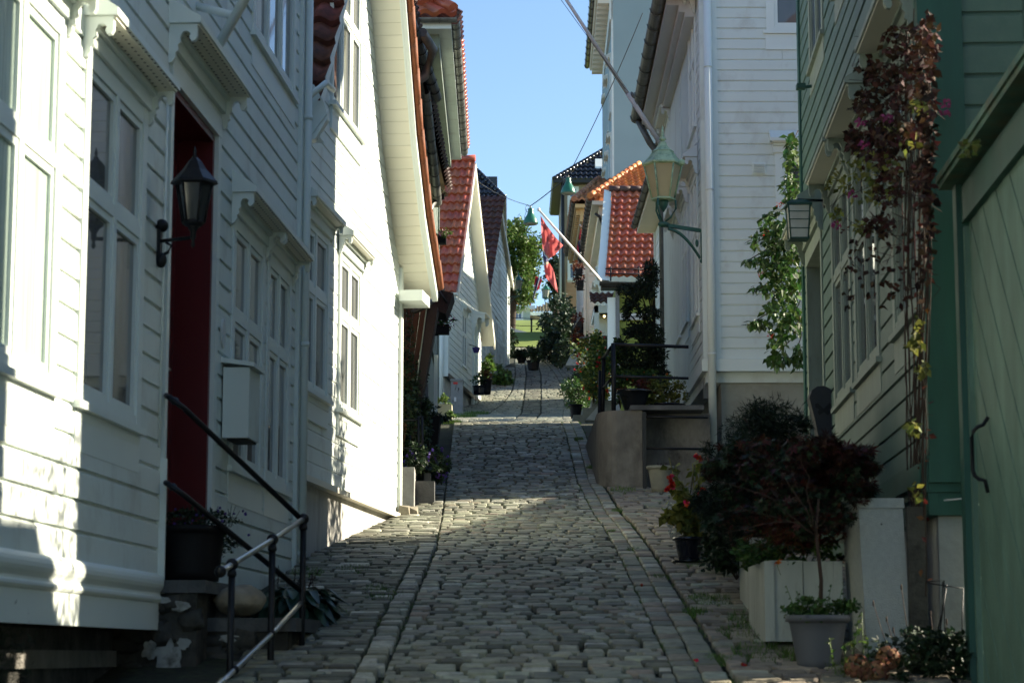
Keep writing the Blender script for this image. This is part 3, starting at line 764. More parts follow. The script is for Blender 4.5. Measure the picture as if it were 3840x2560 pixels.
# ---- dark grey-green row beyond (gutters against the sky)
W3 = Wall(-1.25, 17.9, .014, 1, 1)
h3 = thing('wooden_house', 'shaded beige and grey-green house with rusty gutters, seen edge on beyond the sunlit gable', 'house', (-2.5, 21, 2))
mb = MB(); W3.siding(mb, .6, 8.0, 2.9, 5.55, .13, t=.015, holes=[(5.2, 6.0, 3.2, 4.6)]); W3.box(mb, .6, 8.0, 1.2, 5.55, -3.5, -.02)
mb.build('wall', 'grey_green', h3)
mb = MB(); W3.box(mb, .4, 8.1, 5.50, 5.60, -3.8, .24)
mb.prism([W3.at(.4, 5.66, .32), W3.at(.4, 5.66, -3.9), W3.at(.4, 7.6, -1.8)], W3.d * 7.7); mb.build('eaves', 'beige_grey', h3)
mb = MB(); tiles(mb, W3.at(.4, 5.68, .34), W3.d * 7.7, W3.at(.4, 7.7, -1.75) - W3.at(.4, 5.68, .34), 42, 9, amp=.05); mb.build('roof', 'tile_dull', h3)
mb = MB(); gutter(mb, Vector((-.94, 17.7, 5.58)), Vector((-.765, 21.0, 5.58)), .055); mb.build('gutter', 'dark_gutter', h3)
mb = MB(); gutter(mb, Vector((-.86, 20.5, 5.52)), Vector((-.91, 25.7, 5.5)), .05, seg=.55); mb.build('gutter', 'zinc', h3)
mb = MB(); mb.tube([W3.at(.9, 5.6, .42), W3.at(1.3, 5.55, .50), W3.at(1.45, 5.35, .42), W3.at(1.2, 5.1, .2)], .045, 12); mb.build('downpipe', 'zinc', h3); mb = MB()
mb.tube([P(1642, 705, 25.6), P(1638, 745, 25.5), P(1620, 775, 25.3), P(1612, 810, 25.2), P(1611, 1250, 25.2)], .028, 10); mb.build('downpipe', 'zinc', h3)
window(h3, W3, 5.2, 6.0, 3.2, 4.6, hd=False, casing=.06, mats=('white_trim', 'pane_dark'))
mb = MB(); W3.box(mb, 7.9, 8.05, 1.5, 5.4, -.02, .03); mb.build('corner_board', 'mint', h3)
# hanging baskets on it
def basket(Y, u, v, w, label, fm='leaf_green', fl='petal_rose', cat='hanging basket', gp=None, box=True):
    c = P(u, v, Y); k = Y / 8000 * w
    t = thing('flower_basket', label, cat, c, gp)
    b = MB(); b.box(c.x - .5 * k, c.x + .5 * k, c.y - .4 * k, c.y + .4 * k, c.z - .65 * k, c.z - .05 * k)
    b.tube([c + Vector((-.9 * k, 0, -.7 * k)), c + Vector((-.2 * k, 0, -.7 * k))], .05 * k, 6); b.build('box', 'plastic_black', t)
    b = MB(); cloud(b, c + Vector((.15 * k, 0, .1 * k)), (.75 * k, .6 * k, .45 * k), 420, .16 * k, 'leaf', clumps=16, cr=.35); b.build('foliage', fm, t)
    b = MB(); cloud(b, c + Vector((.3 * k, -.1 * k, .1 * k)), (.7 * k, .6 * k, .5 * k), 60, .12 * k, 'round'); b.build('flowers', fl, t)
    return t
basket(25.2, 1650, 885, 48, 'black flower box of pink blossom hanging outside the grey house below its gutter', 'leaf_bright')
basket(25.5, 1650, 725, 34, 'dark trailing plant in the upper box under the zinc gutter of the grey house', 'leaf_dark', 'leaf_rust')
# ---- taller house behind with tiled corner
W3c = Wall(-1.62, 30, -.02, 1, 1)
h3c = thing('wooden_house', 'tall sage-grey house with red tiled hip and long zinc gutter against the sky', 'house', (-3.5, 34, 4))
W3c = Wall(-1.30, 30.2, -.006, 1, 1)
mb = MB(); W3c.box(mb, 0, 7.6, 3, 8.95, -5, -.02); W3c.siding(mb, 0, 7.6, 5, 8.6, .15, t=.015, holes=[(2.2, 3.1, 6.4, 8.0)])
for s_ in (.0, 7.4): W3c.box(mb, s_, s_ + .18, 4, 8.6, -.01, .04)
W3c.box(mb, 0, 7.6, 8.6, 8.95, -.01, .10); W3c.box(mb, -.05, 7.65, 8.75, 8.95, .10, .24)
mb.build('wall', 'grey_green', h3c)
window(h3c, W3c, 2.2, 3.1, 6.4, 8.0, hd=False, casing=.07, mats=('mint', 'pane_dark'))
mb = MB(); W3c.box(mb, -.35, 7.9, 8.95, 9.04, -5.2, .42); mb.build('soffit', 'white', h3c)
mb = MB(); gutter(mb, W3c.at(-.35, 9.08, .47), W3c.at(7.85, 9.08, .47), .075, seg=.5); mb.build('gutter', 'zinc', h3c); mb = MB(); gutter(mb, W3c.at(-.42, 9.08, -3), W3c.at(-.42, 9.08, .5), .06, seg=.5)
mb.build('gutter', 'zinc', h3c)
mb = MB()
e0 = W3c.at(-.4, 9.10, -2.6); 
tiles(mb, W3c.at(-.42, 9.10, -3.6), W3c.n * 4.1, Vector((-1.5, 2.2, 1.9)), 16, 7, amp=.07, skip=lambda a, b: a < 0 or (1 - a) * 4.1 < b * .1)
tiles(mb, W3c.at(-.42, 9.10, .5), W3c.d * 8.3, Vector((-2.2, 0, 1.9)), 34, 7, amp=.07)
ridge(mb, W3c.at(-.45, 9.22, .45), W3c.at(1.8, 11.1, -1.6), .09, 9)
mb.build('roof', 'tile_red', h3c)

# ---- small white gable house with the glazed red roof
W5 = Wall(-1.70, 54.6, .122, 1, 1)
h5 = thing('wooden_house', 'small white gable house with bright red pantile roof beyond the cross street on the left', 'house', (-3.5, 57, 6))
L5 = 6.5
RG = [(-.35, 9.25), (2.75, 13.35), (6.9, 9.0)]
mb = MB()
def lim5(z):
    lo = 0 if z < 9.7 else interp([(9.7, 0), (13.25, 2.75)], z); hi = 6.45 if z < 9.5 else interp([(9.5, 6.45), (13.25, 2.75)], z)
    return (lo, hi) if hi > lo else None
win5 = [(1.35, 2.15, 9.7, 11.0), (2.6, 3.5, 7.75, 9.25), (4.6, 5.3, 6.9, 9.3)]
W5.siding(mb, 0, 6.45, 7.2, 13.2, .165, lim=lim5, t=.03, holes=win5)
mb.prism([W5.at(a, b, -.03) for a, b in ((0, 7.1), (6.45, 7.1), (6.45, 9.5), (2.75, 13.2), (0, 9.7))], -W5.n * 5)
F5 = Wall(-1.72, 54.55, 1, 0, 1)
F5.siding(mb, -4, 0, 7.2, 9.4, .165, t=.03)
W5.box(mb, -.06, .14, 7.1, 9.6, -.02, .06); F5.box(mb, -.14, .07, 7.1, 9.4, -.0, .06)
mb.build('wall', 'white', h5)
mb = MB(); W5.box(mb, 0, 6.4, 5.4, 7.09, -4.5, -.05); mb.build('foundation', 'plaster_white', h5)
mb = MB(); W5.box(mb, -.02, 6.42, 7.09, 7.19, -.04, .08); mb.build('base_board', 'dark_gutter', h5)
mb = MB()
up = W5.at(2.75, 13.4, .34) - W5.at(-.45, 9.2, .34)
tiles(mb, W5.at(-.45, 9.2, -4.3), W5.n * 4.64, up, 26, 15, amp=.06)
ridge(mb, W5.at(2.75, 13.5, .36), W5.at(2.75, 13.5, -4.4), .10, 12)
dn = W5.at(6.95, 9.0, .34) - W5.at(2.75, 13.4, .34)
tiles(mb, W5.at(6.95, 9.0, .34), -W5.n * 4.64, -dn, 26, 15, amp=.06)
mb.build('roof', 'tile_red', h5)
mb = MB()
for (a, za), (b, zb) in zip(RG, RG[1:]):
    mb.hexa([W5.at(a, za - .12, .0), W5.at(b, zb - .12, .0), W5.at(b, zb - .12, .34), W5.at(a, za - .12, .34), W5.at(a, za - .02, .0), W5.at(b, zb - .02, .0), W5.at(b, zb - .02, .34), W5.at(a, za - .02, .34)])
    mb.hexa([W5.at(a, za - .22, .34), W5.at(b, zb - .22, .34), W5.at(b, zb - .22, .38), W5.at(a, za - .22, .38), W5.at(a, za + .02, .34), W5.at(b, zb + .02, .34), W5.at(b, zb + .02, .38), W5.at(a, za + .02, .38)])
mb.build('bargeboard', 'cream_soffit', h5)
mb = MB(); gutter(mb, W5.at(-.5, 9.2, -4.3), W5.at(-.5, 9.2, .36), .07, seg=.6); mb.tube([Vector((-1.82, 54.45, 9.0)), Vector((-1.82, 54.45, 6.3))], .05, 8); mb.build('gutter', 'white_trim', h5)
window(h5, W5, *win5[0], hd=True, hoodargs=dict(proj=.15), casing=.07, proj=.04)
window(h5, W5, *win5[1], hd=True, hoodargs=dict(proj=.15), casing=.07, proj=.04)
mb = MB(); W5.box(mb, 4.6, 4.72, 6.6, 9.3, 0, .08); W5.box(mb, 5.18, 5.3, 6.6, 9.3, 0, .08); W5.box(mb, 4.6, 5.3, 9.2, 9.32, 0, .09); W5.box(mb, 4.72, 5.18, 6.6, 9.2, -.02, .02, 1)
dd = mb.build('door', ['white_trim', 'mint'], h5); hood(dd, W5, 4.5, 5.4, 9.45, proj=.4)
mb = MB(); mb.box(-1.25, -.55, 59.4, 60.2, 6.6, 6.95); mb.box(-1.2, -.45, 59.0, 60.3, 6.2, 6.6); mb.build('door_step', 'concrete', h5)
# rope of the lamp wire is built with the lamps
# ---- grey tiled gable beyond
W6 = Wall(-1.0, 67.5, .1, 1, 1)
h6 = thing('wooden_house', 'white gable house with dull brown tile roof beyond the red-roofed one on the left', 'house', (-3, 71, 9))
R6 = [(-.3, 11.4), (4.5, 15.55), (9.2, 13.35)]
def lim6(z):
    lo = 0 if z < 11.6 else interp([(11.6, 0), (15.4, 4.5)], z); hi = 8.6 if z < 13.5 else interp([(13.5, 8.6), (15.4, 4.5)], z)
    return (lo, hi) if hi > lo else None
mb = MB(); win6 = [(1.6, 2.5, 11.6, 13.2), (4.9, 5.7, 12.3, 13.9), (1.2, 2.1, 9.3, 11), (4.0, 4.9, 9.6, 11.3), (6.2, 7.1, 9.8, 11.4)]
W6.siding(mb, 0, 8.6, 9.2, 15.4, .2, lim=lim6, t=.035, holes=win6); mb.prism([W6.at(a, b, -.04) for a, b in ((0, 9), (8.6, 10.0), (8.6, 13.5), (4.5, 15.4), (0, 11.6))], -W6.n * 5)
W6.box(mb, 8.45, 8.65, 9.9, 13.5, -.02, .06)
mb.build('wall', 'white', h6)
mb = MB(); W6.box(mb, 0, 8.55, 7, 9.6, -4, -.06); mb.build('foundation', 'plaster', h6)
mb = MB(); up = W6.at(4.5, 15.6, .12) - W6.at(-.4, 11.3, .12)
tiles(mb, W6.at(-.4, 11.3, -4.3), W6.n * 4.64, up, 22, 17, amp=.06)
tiles(mb, W6.at(9.3, 13.3, .12), -W6.n * 4.64, W6.at(4.5, 15.6, .12) - W6.at(9.3, 13.3, .12), 22, 12, amp=.06)
mb.build('roof', 'tile_dull', h6)
mb = MB()
for (a, za), (b, zb) in zip(R6, R6[1:]):
    mb.hexa([W6.at(a, za - .12, .0), W6.at(b, zb - .12, .0), W6.at(b, zb - .12, .12), W6.at(a, za - .12, .12), W6.at(a, za - .02, .0), W6.at(b, zb - .02, .0), W6.at(b, zb - .02, .12), W6.at(a, za - .02, .12)])
    mb.hexa([W6.at(a, za - .22, .12), W6.at(b, zb - .22, .12), W6.at(b, zb - .22, .16), W6.at(a, za - .22, .16), W6.at(a, za + .02, .12), W6.at(b, zb + .02, .12), W6.at(b, zb + .02, .16), W6.at(a, za + .02, .16)])
mb.build('bargeboard', 'cream_soffit', h6)
for w_ in win6: window(h6, W6, *w_, hd=False, casing=.08, proj=.05)
# ---- black hip roof far left
h7 = thing('wooden_house', 'grey house under a glossy black tiled hip roof, showing above the left gables', 'house', (-2.5, 98, 18))
mb = MB(); e = P(1890, 742, 95); mb.box(-6, e.x - .35, 95.4, 104, 14, e.z - .1); mb.build('wall', 'grey_green', h7)
mb = MB(); mb.box(-6.2, e.x, 95, 104.4, e.z - .45, e.z - .1); mb.build('eaves', 'dark_gutter', h7)
mb = MB(); rt = P(1745, 560, 98)
tiles(mb, (-6.2, 94.9, e.z - .1), (6.2 + e.x, 0, 0), (0, 4, 3.4), 30, 11, amp=.09, skip=lambda a, b: (1 - a) * (6.2 + e.x) < b * 2.6)
tiles(mb, (e.x, 94.9, e.z - .1), (0, 9.5, 0), (-2.6, 0, 3.4), 40, 11, amp=.09, skip=lambda a, b: a * 9.5 < b * 3.9 or (1 - a) * 9.5 < b * 3.9)
ridge(mb, (e.x, 94.9, e.z), (e.x - 2.6, 98.9, e.z + 3.45), .14, 18)
mb.build('roof', 'tile_black', h7)
mb = MB(); c = P(1845, 685, 97.5); mb.box(c.x - .25, c.x + .25, 97, 98.2, c.z - 1.2, c.z + .18); mb.build('dormer', 'tile_black', h7)
# ---- left street planting past the sunlit gable
gy = 18.2
def bush(name, label, c, r, n, s, mt='leaf_green', kind='leaf', clumps=26, cr=.3, group=None, cat='bush', stems=6, flowers=None, extra=None, droop=0):
    c = Vector(c); r = Vector(r); t = thing(name, label, cat, c - Vector((0, 0, r.z)), group)
    q = MB(); mts = [mt] + ([extra] if extra else []); cloud(q, c, r, n, s, kind, clumps=clumps, cr=cr, droop=droop, mis=(list(range(len(mts))) if extra else None)); q.build('foliage', mts, t)
    if stems:
        q = MB(); twigs(q, c - Vector((0, 0, r.z * 1.05)), [c + Vector((U(-.7, .7) * r.x, U(-.7, .7) * r.y, U(-.3, .8) * r.z)) for _ in range(stems)], max(.004, r.x * .03)); q.build('stems', 'stem_brown', t)
    if flowers:
        q = MB(); fm, fn, fs = flowers
        for _ in range(fn):
            p = rnd_in(); p = p.normalized() * U(.75, 1.05); p = c + Vector((p.x * r.x, p.y * r.y, p.z * r.z))
            for _ in range(5): leaf(q, p + rnd_in(fs * .4), fs, 'round')
        q.build('flowers', fm, t)
    return t
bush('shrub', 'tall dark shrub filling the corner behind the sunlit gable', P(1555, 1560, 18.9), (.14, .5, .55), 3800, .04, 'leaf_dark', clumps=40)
bush('petunia_bed', 'violet petunias on the low wall past the sunlit gable, by the road edge', P(1590, 1735, 18.4), (.17, .4, .16), 1500, .035, 'leaf_dark', clumps=20, flowers=('petal_violet', 34, .022), cat='flowers')
bush('petunia_clump', 'clump of petunias overhanging the kerb in front of the large black tub', P(1655, 1745, 18.6), (.07, .3, .16), 800, .035, 'leaf_dark', clumps=14, flowers=('petal_violet', 20, .02), cat='flowers')
lt = thing('black_tub', 'large square black tub with dark leaves at the left road edge below the cross street', 'planter', P(1610, 1690, 20))
m = MB(); c = P(1605, 1690, 20.0); m.hexa([(c.x - .1, 19.8, c.z), (c.x + .09, 19.8, c.z), (c.x + .09, 20.1, c.z), (c.x - .1, 20.1, c.z), (c.x - .12, 19.77, c.z + .30), (c.x + .12, 19.77, c.z + .30), (c.x + .12, 20.13, c.z + .30), (c.x - .12, 20.13, c.z + .30)])
m.build('tub', 'plastic_black', lt); m = MB(); cloud(m, c + Vector((.02, 0, .34)), (.2, .2, .08), 500, .06, 'long', clumps=14, droop=.2); m.build('foliage', 'leaf_dark', lt)
lw = MB(); c = P(1500, 1850, 17.95); lw.box(-1.6, c.x + .12, 17.9, 18.9, .9, P(1500, 1752, 17.95).z); lw.build('low_wall', 'plaster_white', None, 'low white plastered wall with petunias, right behind the sunlit house corner', 'wall')
lw = MB(); z_ = P(1590, 1780, 18.5).z; lw.box(-.82, -.70, 18.3, 19.6, 1.0, z_); lw.box(-.98, -.66, 18.1, 18.3, .9, P(1590, 1810, 18.3).z); lw.build('kerb_block', 'slab', None, 'dark stone block beside the low white wall on the left of the road', 'stone')
rr = thing('iron_railing', 'thin black iron railing among the plants past the sunlit gable', 'railing', P(1575, 1800, 18.3))
for u in (1572, 1585):
    m = MB(); m.tube([P(u, 1800, 18.3), P(u - 2, 1560, 18.3)], .012, 6); m.build('post', 'rail_black', rr)
m = MB(); m.tube([P(1500, 1575, 18.3), P(1560, 1575, 18.3), P(1582, 1560, 18.3)], .01, 6); m.build('rail', 'rail_black', rr); m = MB(); m.tube([P(1500, 1680, 18.3), P(1570, 1680, 18.3), P(1588, 1670, 18.3)], .01, 6); m.build('rail', 'rail_black', rr)
basket(21.5, 1655, 1215, 60, 'pink hydrangea heads in a box standing out from the brown lean-to', 'leaf_green', 'petal_rose')
# green utility / lamp post & posts near the cross street
m = MB(); m.box(*sorted((P(1592, 1500, 24).x, P(1606, 1500, 24).x)), 24, 24.1, P(1600, 1560, 24).z - .4, P(1600, 1440, 24).z); m.build('gate_post', 'cabinet_grey', None, 'grey post standing between the black tub and the white house wall', 'post')
m = MB(); m.box(*sorted((P(1627, 1500, 25).x, P(1640, 1500, 25).x)), 25, 25.08, P(1630, 1540, 25).z - .4, P(1630, 1330, 25).z); m.build('white_post', 'white_trim', None, 'tall thin white post just beyond the black tub, catching sun', 'post')
# planter box at cross street corner
pb_ = thing('planter_box', 'pale wooden planter box with small plants at the sunlit corner of the cross street', 'planter', P(1665, 1562, 27))
c = P(1668, 1565, 26.8); m = MB(); m.box(c.x - .085, c.x + .09, 26.7, 27.0, c.z, c.z + .16); m.build('box', 'cream', pb_)
m = MB(); cloud(m, c + Vector((0, 0, .2)), (.11, .15, .09), 260, .04, 'leaf', clumps=9); cloud(m, c + Vector((.05, -.2, .0)), (.12, .12, .05), 200, .035, 'leaf', clumps=9); m.build('foliage', 'leaf_bright', pb_)
# utility cabinet
cb = thing('utility_cabinet', 'grey metal street cabinet with stickers and scrawls in front of the small white house', 'cabinet', P(1712, 1560, 50))
c = P(1711, 1562, 50); m = MB(); m.box(c.x - .13, c.x + .15, 49.9, 50.5, c.z - .2, c.z + .84); m.box(c.x - .145, c.x + .165, 49.87, 50.52, c.z + .84, c.z + .88); m.build('body', 'cabinet_grey', cb)
m = MB(); m.box(c.x - .07, c.x + .03, 49.89, 49.899, c.z + .76, c.z + .81); m.build('sticker', 'sticker_red', cb)
m = MB()
for k in range(9):
    p = Vector((c.x + U(-.1, .1), 49.895, c.z + U(.25, .72))); m.tube([p, p + Vector((U(-.03, .03), 0, U(-.06, .06))), p + Vector((U(-.03, .03), 0, U(-.06, .06)))], .004, 4)
m.build('scrawls', 'ink', cb)
m = MB(); m.box(c.x - .05, c.x + .0, 49.89, 49.898, c.z + .35, c.z + .45); m.build('sticker', 'sticker_white', cb)
bush('door_plant', 'leafy plant with pale leaves by the door of the small white house', P(1828, 1372, 62), (.17, .3, .38), 500, .14, 'leaf_bright', clumps=14, cat='plant')
bush('shrub', 'wide low shrub along the foundation of the far left gable', P(1885, 1405, 66), (.30, .8, .30), 1100, .13, 'leaf_green', clumps=26)
bush('shrub', 'dark upright shrub at the corner of the far left gable', P(1910, 1310, 80), (.28, .8, .75), 1100, .15, 'leaf_dark', clumps=26)
potted('blue_pot', 'small blue pot of herbs on the step of the small white house', 'potted plant', P(1797, 1480, 58.5), ((.15, .18, .25), 'pot_blue'), [('foliage', lambda q, o: cloud(q, o + Vector((0, 0, .15)), (.22, .2, .2), 200, .08, 'leaf'), 'leaf_green')])
potted('dark_pot', 'dark pot of reddish plants right of the small blue pot', 'potted plant', P(1822, 1478, 58.6), ((.13, .17, .4), 'plastic_black'), [('foliage', lambda q, o: cloud(q, o + Vector((0, 0, .12)), (.2, .2, .16), 160, .08, 'leaf'), 'leaf_rust')])
hp = thing('hanging_pot', 'small violet-blue hanging pot beside the door of the small white house', 'hanging pot', P(1786, 1312, 58.5))
m = MB(); m.lathe(P(1786, 1322, 58.4), [(.07, 0), (.11, .13), (.12, .14)], 12); m.build('pot', 'petal_violet', hp)
m = MB(); m.tube([P(1786, 1300, 58.4), W5.at(4.1, P(1786, 1290, 58.6).z, .02)], .012, 5); m.build('hook', 'rail_black', hp)
# ================================================================ RIGHT SIDE
W4 = Wall(1.85, 9.3, .0507, 1, -1)   # green house street wall
S4 = 6.12
hg = thing('wooden_house', 'sage green clapboard house in shade at the near right with cream window hoods', 'house', (4, 12.5, 0))
winG = [(.12, 1.08, 1.55, 2.90), (1.66, 2.78, 1.53, 2.88), (2.95, 4.02, 1.53, 2.88)]
upG = [(.9, 1.9, 4.05, 5.4), (2.5, 3.5, 4.05, 5.4), (4.25, 5.25, 4.05, 5.4)]
doorG = (4.66, 5.85, .2, 2.82)
mb = MB()
W4.siding(mb, .06, S4, .86, 6.0, .1165, holes=[(a + .01, b - .01, c, d) for a, b, c, d in winG + upG] + [doorG], t=.022)
for a, b, c, d in winG + upG: W4.box(mb, a, b, c, d, -.05, -.015)
W4.box(mb, .02, doorG[0], .55, 6.0, -.3, -.052); W4.box(mb, doorG[1], S4, .55, 6.0, -.3, -.052); W4.box(mb, doorG[0], doorG[1], 2.82, 6.0, -.3, -.052)
mb.prism([W4.at(.5, .5, -.6), W4.at(S4 - .02, .5, -.6), W4.at(S4 - .02, .5, -5.5), (7.0, 12.0, .5), (2.3, 9.47, .5)], Vector((0, 0, 5.5)))
W4.box(mb, .02, doorG[0], .5, 6.0, -.6, -.3); W4.box(mb, doorG[1], S4, .5, 6.0, -.6, -.3); W4.box(mb, doorG[0], doorG[1], 2.82, 6.0, -.6, -.3)
WF = Wall(1.85, 9.3, 1, -.0507, 1)
WF.siding(mb, .14, .44, .86, 6.0, .143, t=.022)
mb.build('wall', 'sage', hg)
mb = MB()
WF.box(mb, .0, .17, .86, 6.2, 0, .035); W4.box(mb, -.036, .06, .86, 6.2, -.0, .03); W4.box(mb, S4 - .09, S4 + .03, -.2, 6.2, -.03, .035); W4.box(mb, S4 + .005, S4 + .06, -.2, 6.2, -.2, .01)
for (a, b, o) in ((.83, .86, .05), (.74, .829, .075), (.70, .739, .05), (.60, .699, .035)):
    W4.box(mb, -.04, doorG[0] - .1, a, b, 0, o); WF.box(mb, -.04, .44, a, b, 0, o)
mb.build('trim', 'dark_green', hg)
mb = MB(); W4.box(mb, .0, S4, -.8, .598, -.42, -.005); mb.build('foundation', 'plaster_white', hg)
mb = MB(); mb.prism([W4.at(-.1, 6.01, .35), W4.at(S4 + .3, 6.01, .35), W4.at(S4 + .3, 6.01, -5.7), (7.2, 12.1, 6.01), (2.36, 9.45, 6.01), W4.at(-.05, 6.01, -.45)], Vector((0, 0, .12))); mb.prism([W4.at(1.4, 6.14, .3), W4.at(1.4, 6.14, -4), W4.at(1.4, 8.2, -1.9)], W4.d * (S4 - 1.3)); mb.build('roof', 'tile_old', hg)
for i, (a, b, c, d) in enumerate(winG):
    window(hg, W4, a, b, c, d, mats=('sage_trim', 'pane'), hoodargs=dict(proj=.15, mats=('sage_trim', 'cream_soffit')), casing=.085, sillp=.05)
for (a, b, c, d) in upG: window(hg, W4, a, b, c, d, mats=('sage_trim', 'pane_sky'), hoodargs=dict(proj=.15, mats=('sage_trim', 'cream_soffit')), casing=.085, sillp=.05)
mb = MB(); W4.box(mb, 4.66, 4.74, .2, 2.82, -.5, .03); W4.box(mb, 5.77, 5.85, .2, 2.82, -.5, .03); W4.box(mb, 4.66, 5.85, 2.75, 2.86, -.5, .032); dc = mb.build('door_casing', 'sage_trim', hg)
mb = MB(); W4.box(mb, 4.74, 5.77, .2, 2.75, -.55, -.45); mb.build('door', 'doorway_shade', hg)  # near-black panel standing for the unlit door opening
hood(hg, W4, 4.56, 5.95, 2.99, proj=.16, mats=('sage_trim', 'cream_soffit'))
mb = MB(); s_, z_ = W4.hit(3058, 322); mb.tube([W4.at(s_, z_, 0), W4.at(s_ + .05, z_, .12)], .012, 8); mb.box(*[W4.at(s_, z_, .1)[0] - .03, W4.at(s_, z_, .1)[0] + .03], W4.at(s_, z_)[1] - .02, W4.at(s_, z_)[1] + .05, z_ - .02, z_ + .015); mb.build('hook', 'dark_green', hg)
# ---- red hanging thing seen through vine is a window curtain -> reflection only
# ---- box lantern on the green house
bl = thing('wall_lantern', 'small square lantern with rippled glass hanging from an iron arm on the green house', 'lantern', P(2990, 900, 13.2))
c = P(2993, 835, 13.3); k = 13.3 / 8000
m = MB(); w_ = 41 * k; h_ = 62 * k
for sx in (-1, 1):
    for sy in (-1, 1): m.tube([c + Vector((sx * w_ * .82, sy * w_ * .82, -h_)), c + Vector((sx * w_, sy * w_, h_))], .0055, 5)
m.box(c.x - w_ * 1.2, c.x + w_ * 1.2, c.y - w_ * 1.2, c.y + w_ * 1.2, c.z + h_, c.z + h_ + .012)
m.hexa([c + Vector((a * w_ * 1.2, b * w_ * 1.2, h_ + .013)) for a, b in ((-1, -1), (1, -1), (1, 1), (-1, 1))] + [c + Vector((a * w_ * .6, b * w_ * .6, h_ + .04)) for a, b in ((-1, -1), (1, -1), (1, 1), (-1, 1))])
m.box(c.x - w_ * .9, c.x + w_ * .9, c.y - w_ * .9, c.y + w_ * .9, c.z - h_ - .01, c.z - h_)
for f in (-.45, .1, .6): m.box(c.x - w_, c.x + w_, c.y - w_ * .97, c.y - w_ * .94, c.z + h_ * f - .003, c.z + h_ * f + .003)
m.build('cage', 'dark_green', bl)
m = MB(); m.hexa([c + Vector((a * w_ * .8, b * w_ * .8, -h_)) for a, b in ((-1, -1), (1, -1), (1, 1), (-1, 1))] + [c + Vector((a * w_ * .96, b * w_ * .96, h_ - .002)) for a, b in ((-1, -1), (1, -1), (1, 1), (-1, 1))]); m.build('glass_panes', 'steel', bl)
m = MB(); s_, z_ = W4.hit(3112, 752); ct = c + Vector((0, 0, h_ + .045)); m.tube([W4.at(s_, z_, .0), W4.at(s_, z_, .06), ct, ct - Vector((0, 0, .03))], .009, 8); m.lathe(W4.at(s_, z_, .02) - Vector((0, 0, .05)), [(.02, 0), (.03, .02), (.03, .09), (.02, .11)], 10); m.build('arm', 'rail_black', bl)
# ---- gate at right edge
WG = Wall(1.90, 8.92, .0507, 1, -1)
gt = thing('plank_gate', 'tall weathered green plank gate with a sloping mossy cap at the right edge', 'gate', WG.at(-1.5, 0, 0))
m = MB()
WG.box(m, -.09, .0, -.6, 1.97, -.10, .02); WG.box(m, -3.2, -.09, 1.80, 1.95, -.06, .0)
m.build('frame', 'dark_green', gt)
m = MB()
def clip(poly, f):
    out = []
    for i in range(len(poly)):
        a, b = poly[i], poly[(i + 1) % len(poly)]; fa, fb_ = f(a), f(b)
        if fa >= 0: out.append(a)
        if (fa >= 0) != (fb_ >= 0): q = fa / (fa - fb_); out.append((a[0] + (b[0] - a[0]) * q, a[1] + (b[1] - a[1]) * q))
    return out
for k in range(-50, 60):
    x = k * .15; pl = [(x, -2), (x + .142, -2), (x + .142 + 5, 3), (x + 5, 3)]
    pl = [(a - 5.0, b) for a, b in pl]
    for f in (lambda p: p[0] + 3.2, lambda p: -.131 - p[0], lambda p: p[1] + .6, lambda p: 1.799 - p[1]):
        if len(pl) > 2: pl = clip(pl, f)
    if len(pl) > 2: m.prism([WG.at(a, b, -.055) for a, b in pl], WG.n * (.027 + .002 * (k % 2)))
WG.box(m, -3.2, -.13, -.6, 1.8, -.075, -.058)
m.build('planks', 'gate_green', gt)
m = MB(); WG.box(m, -.13, -.095, -.5, 1.78, -.03, -.005); m.build('stile', 'gate_green', gt)
m = MB()
WG.box(m, -3.3, .06, 1.975, 2.0, -.14, .07); m.hexa([WG.at(-3.3, 2.001, -.14), WG.at(.06, 2.001, -.14), WG.at(.06, 2.001, .08), WG.at(-3.3, 2.001, .08), WG.at(-3.3, 2.07, -.14), WG.at(.06, 2.07, -.14), WG.at(.06, 2.03, .08), WG.at(-3.3, 2.03, .08)])
m.build('cap', 'moss_green', gt)
m = MB(); s_, z_ = WG.hit(3690, 1680); z0_ = WG.hit(3690, 1830)[1]; z1_ = WG.hit(3690, 1590)[1]
m.tube([WG.at(s_, z1_ + .03, -.02), WG.at(s_, z1_, .0), WG.at(s_ + .005, z1_ - .008, .022), WG.at(s_ + .01, z1_ - .025, .038), WG.at(s_ + .012, z1_ - .05, .045), WG.at(s_ + .012, z0_ + .07, .045), WG.at(s_ + .01, z0_ + .048, .038), WG.at(s_ + .005, z0_ + .034, .022), WG.at(s_, z0_ + .028, .0), WG.at(s_, z0_ - .02, -.01)], .008, 8); m.build('handle', 'rail_black', gt)
m = MB(); m.hexa([(2.0, 5.6, 1.9), (3.25, 5.6, 3.12), (3.25, 9.0, 3.12), (2.0, 9.0, 1.9), (2.0, 5.6, 1.97), (3.25, 5.6, 3.2), (3.25, 9.0, 3.2), (2.0, 9.0, 1.97)]); m.build('roof', 'moss_green', gt)  # unseen sloping slab, added to shade the foot of the wall opposite
m = MB(); pts = [P(3655, 1300, 9.15), P(3650, 1700, 9.15), P(3654, 1760, 9.15), P(3648, 1830, 9.15), P(3620, 1868, 9.15), P(3540, 1875, 9.2)]
m.tube(pts, .0035, 6); m.tube([p + Vector((.009, 0, .002)) for p in pts], .0035, 6); m.build('cable', 'cable_white', None, 'pair of thin white cables running down beside the green gate', 'cable')
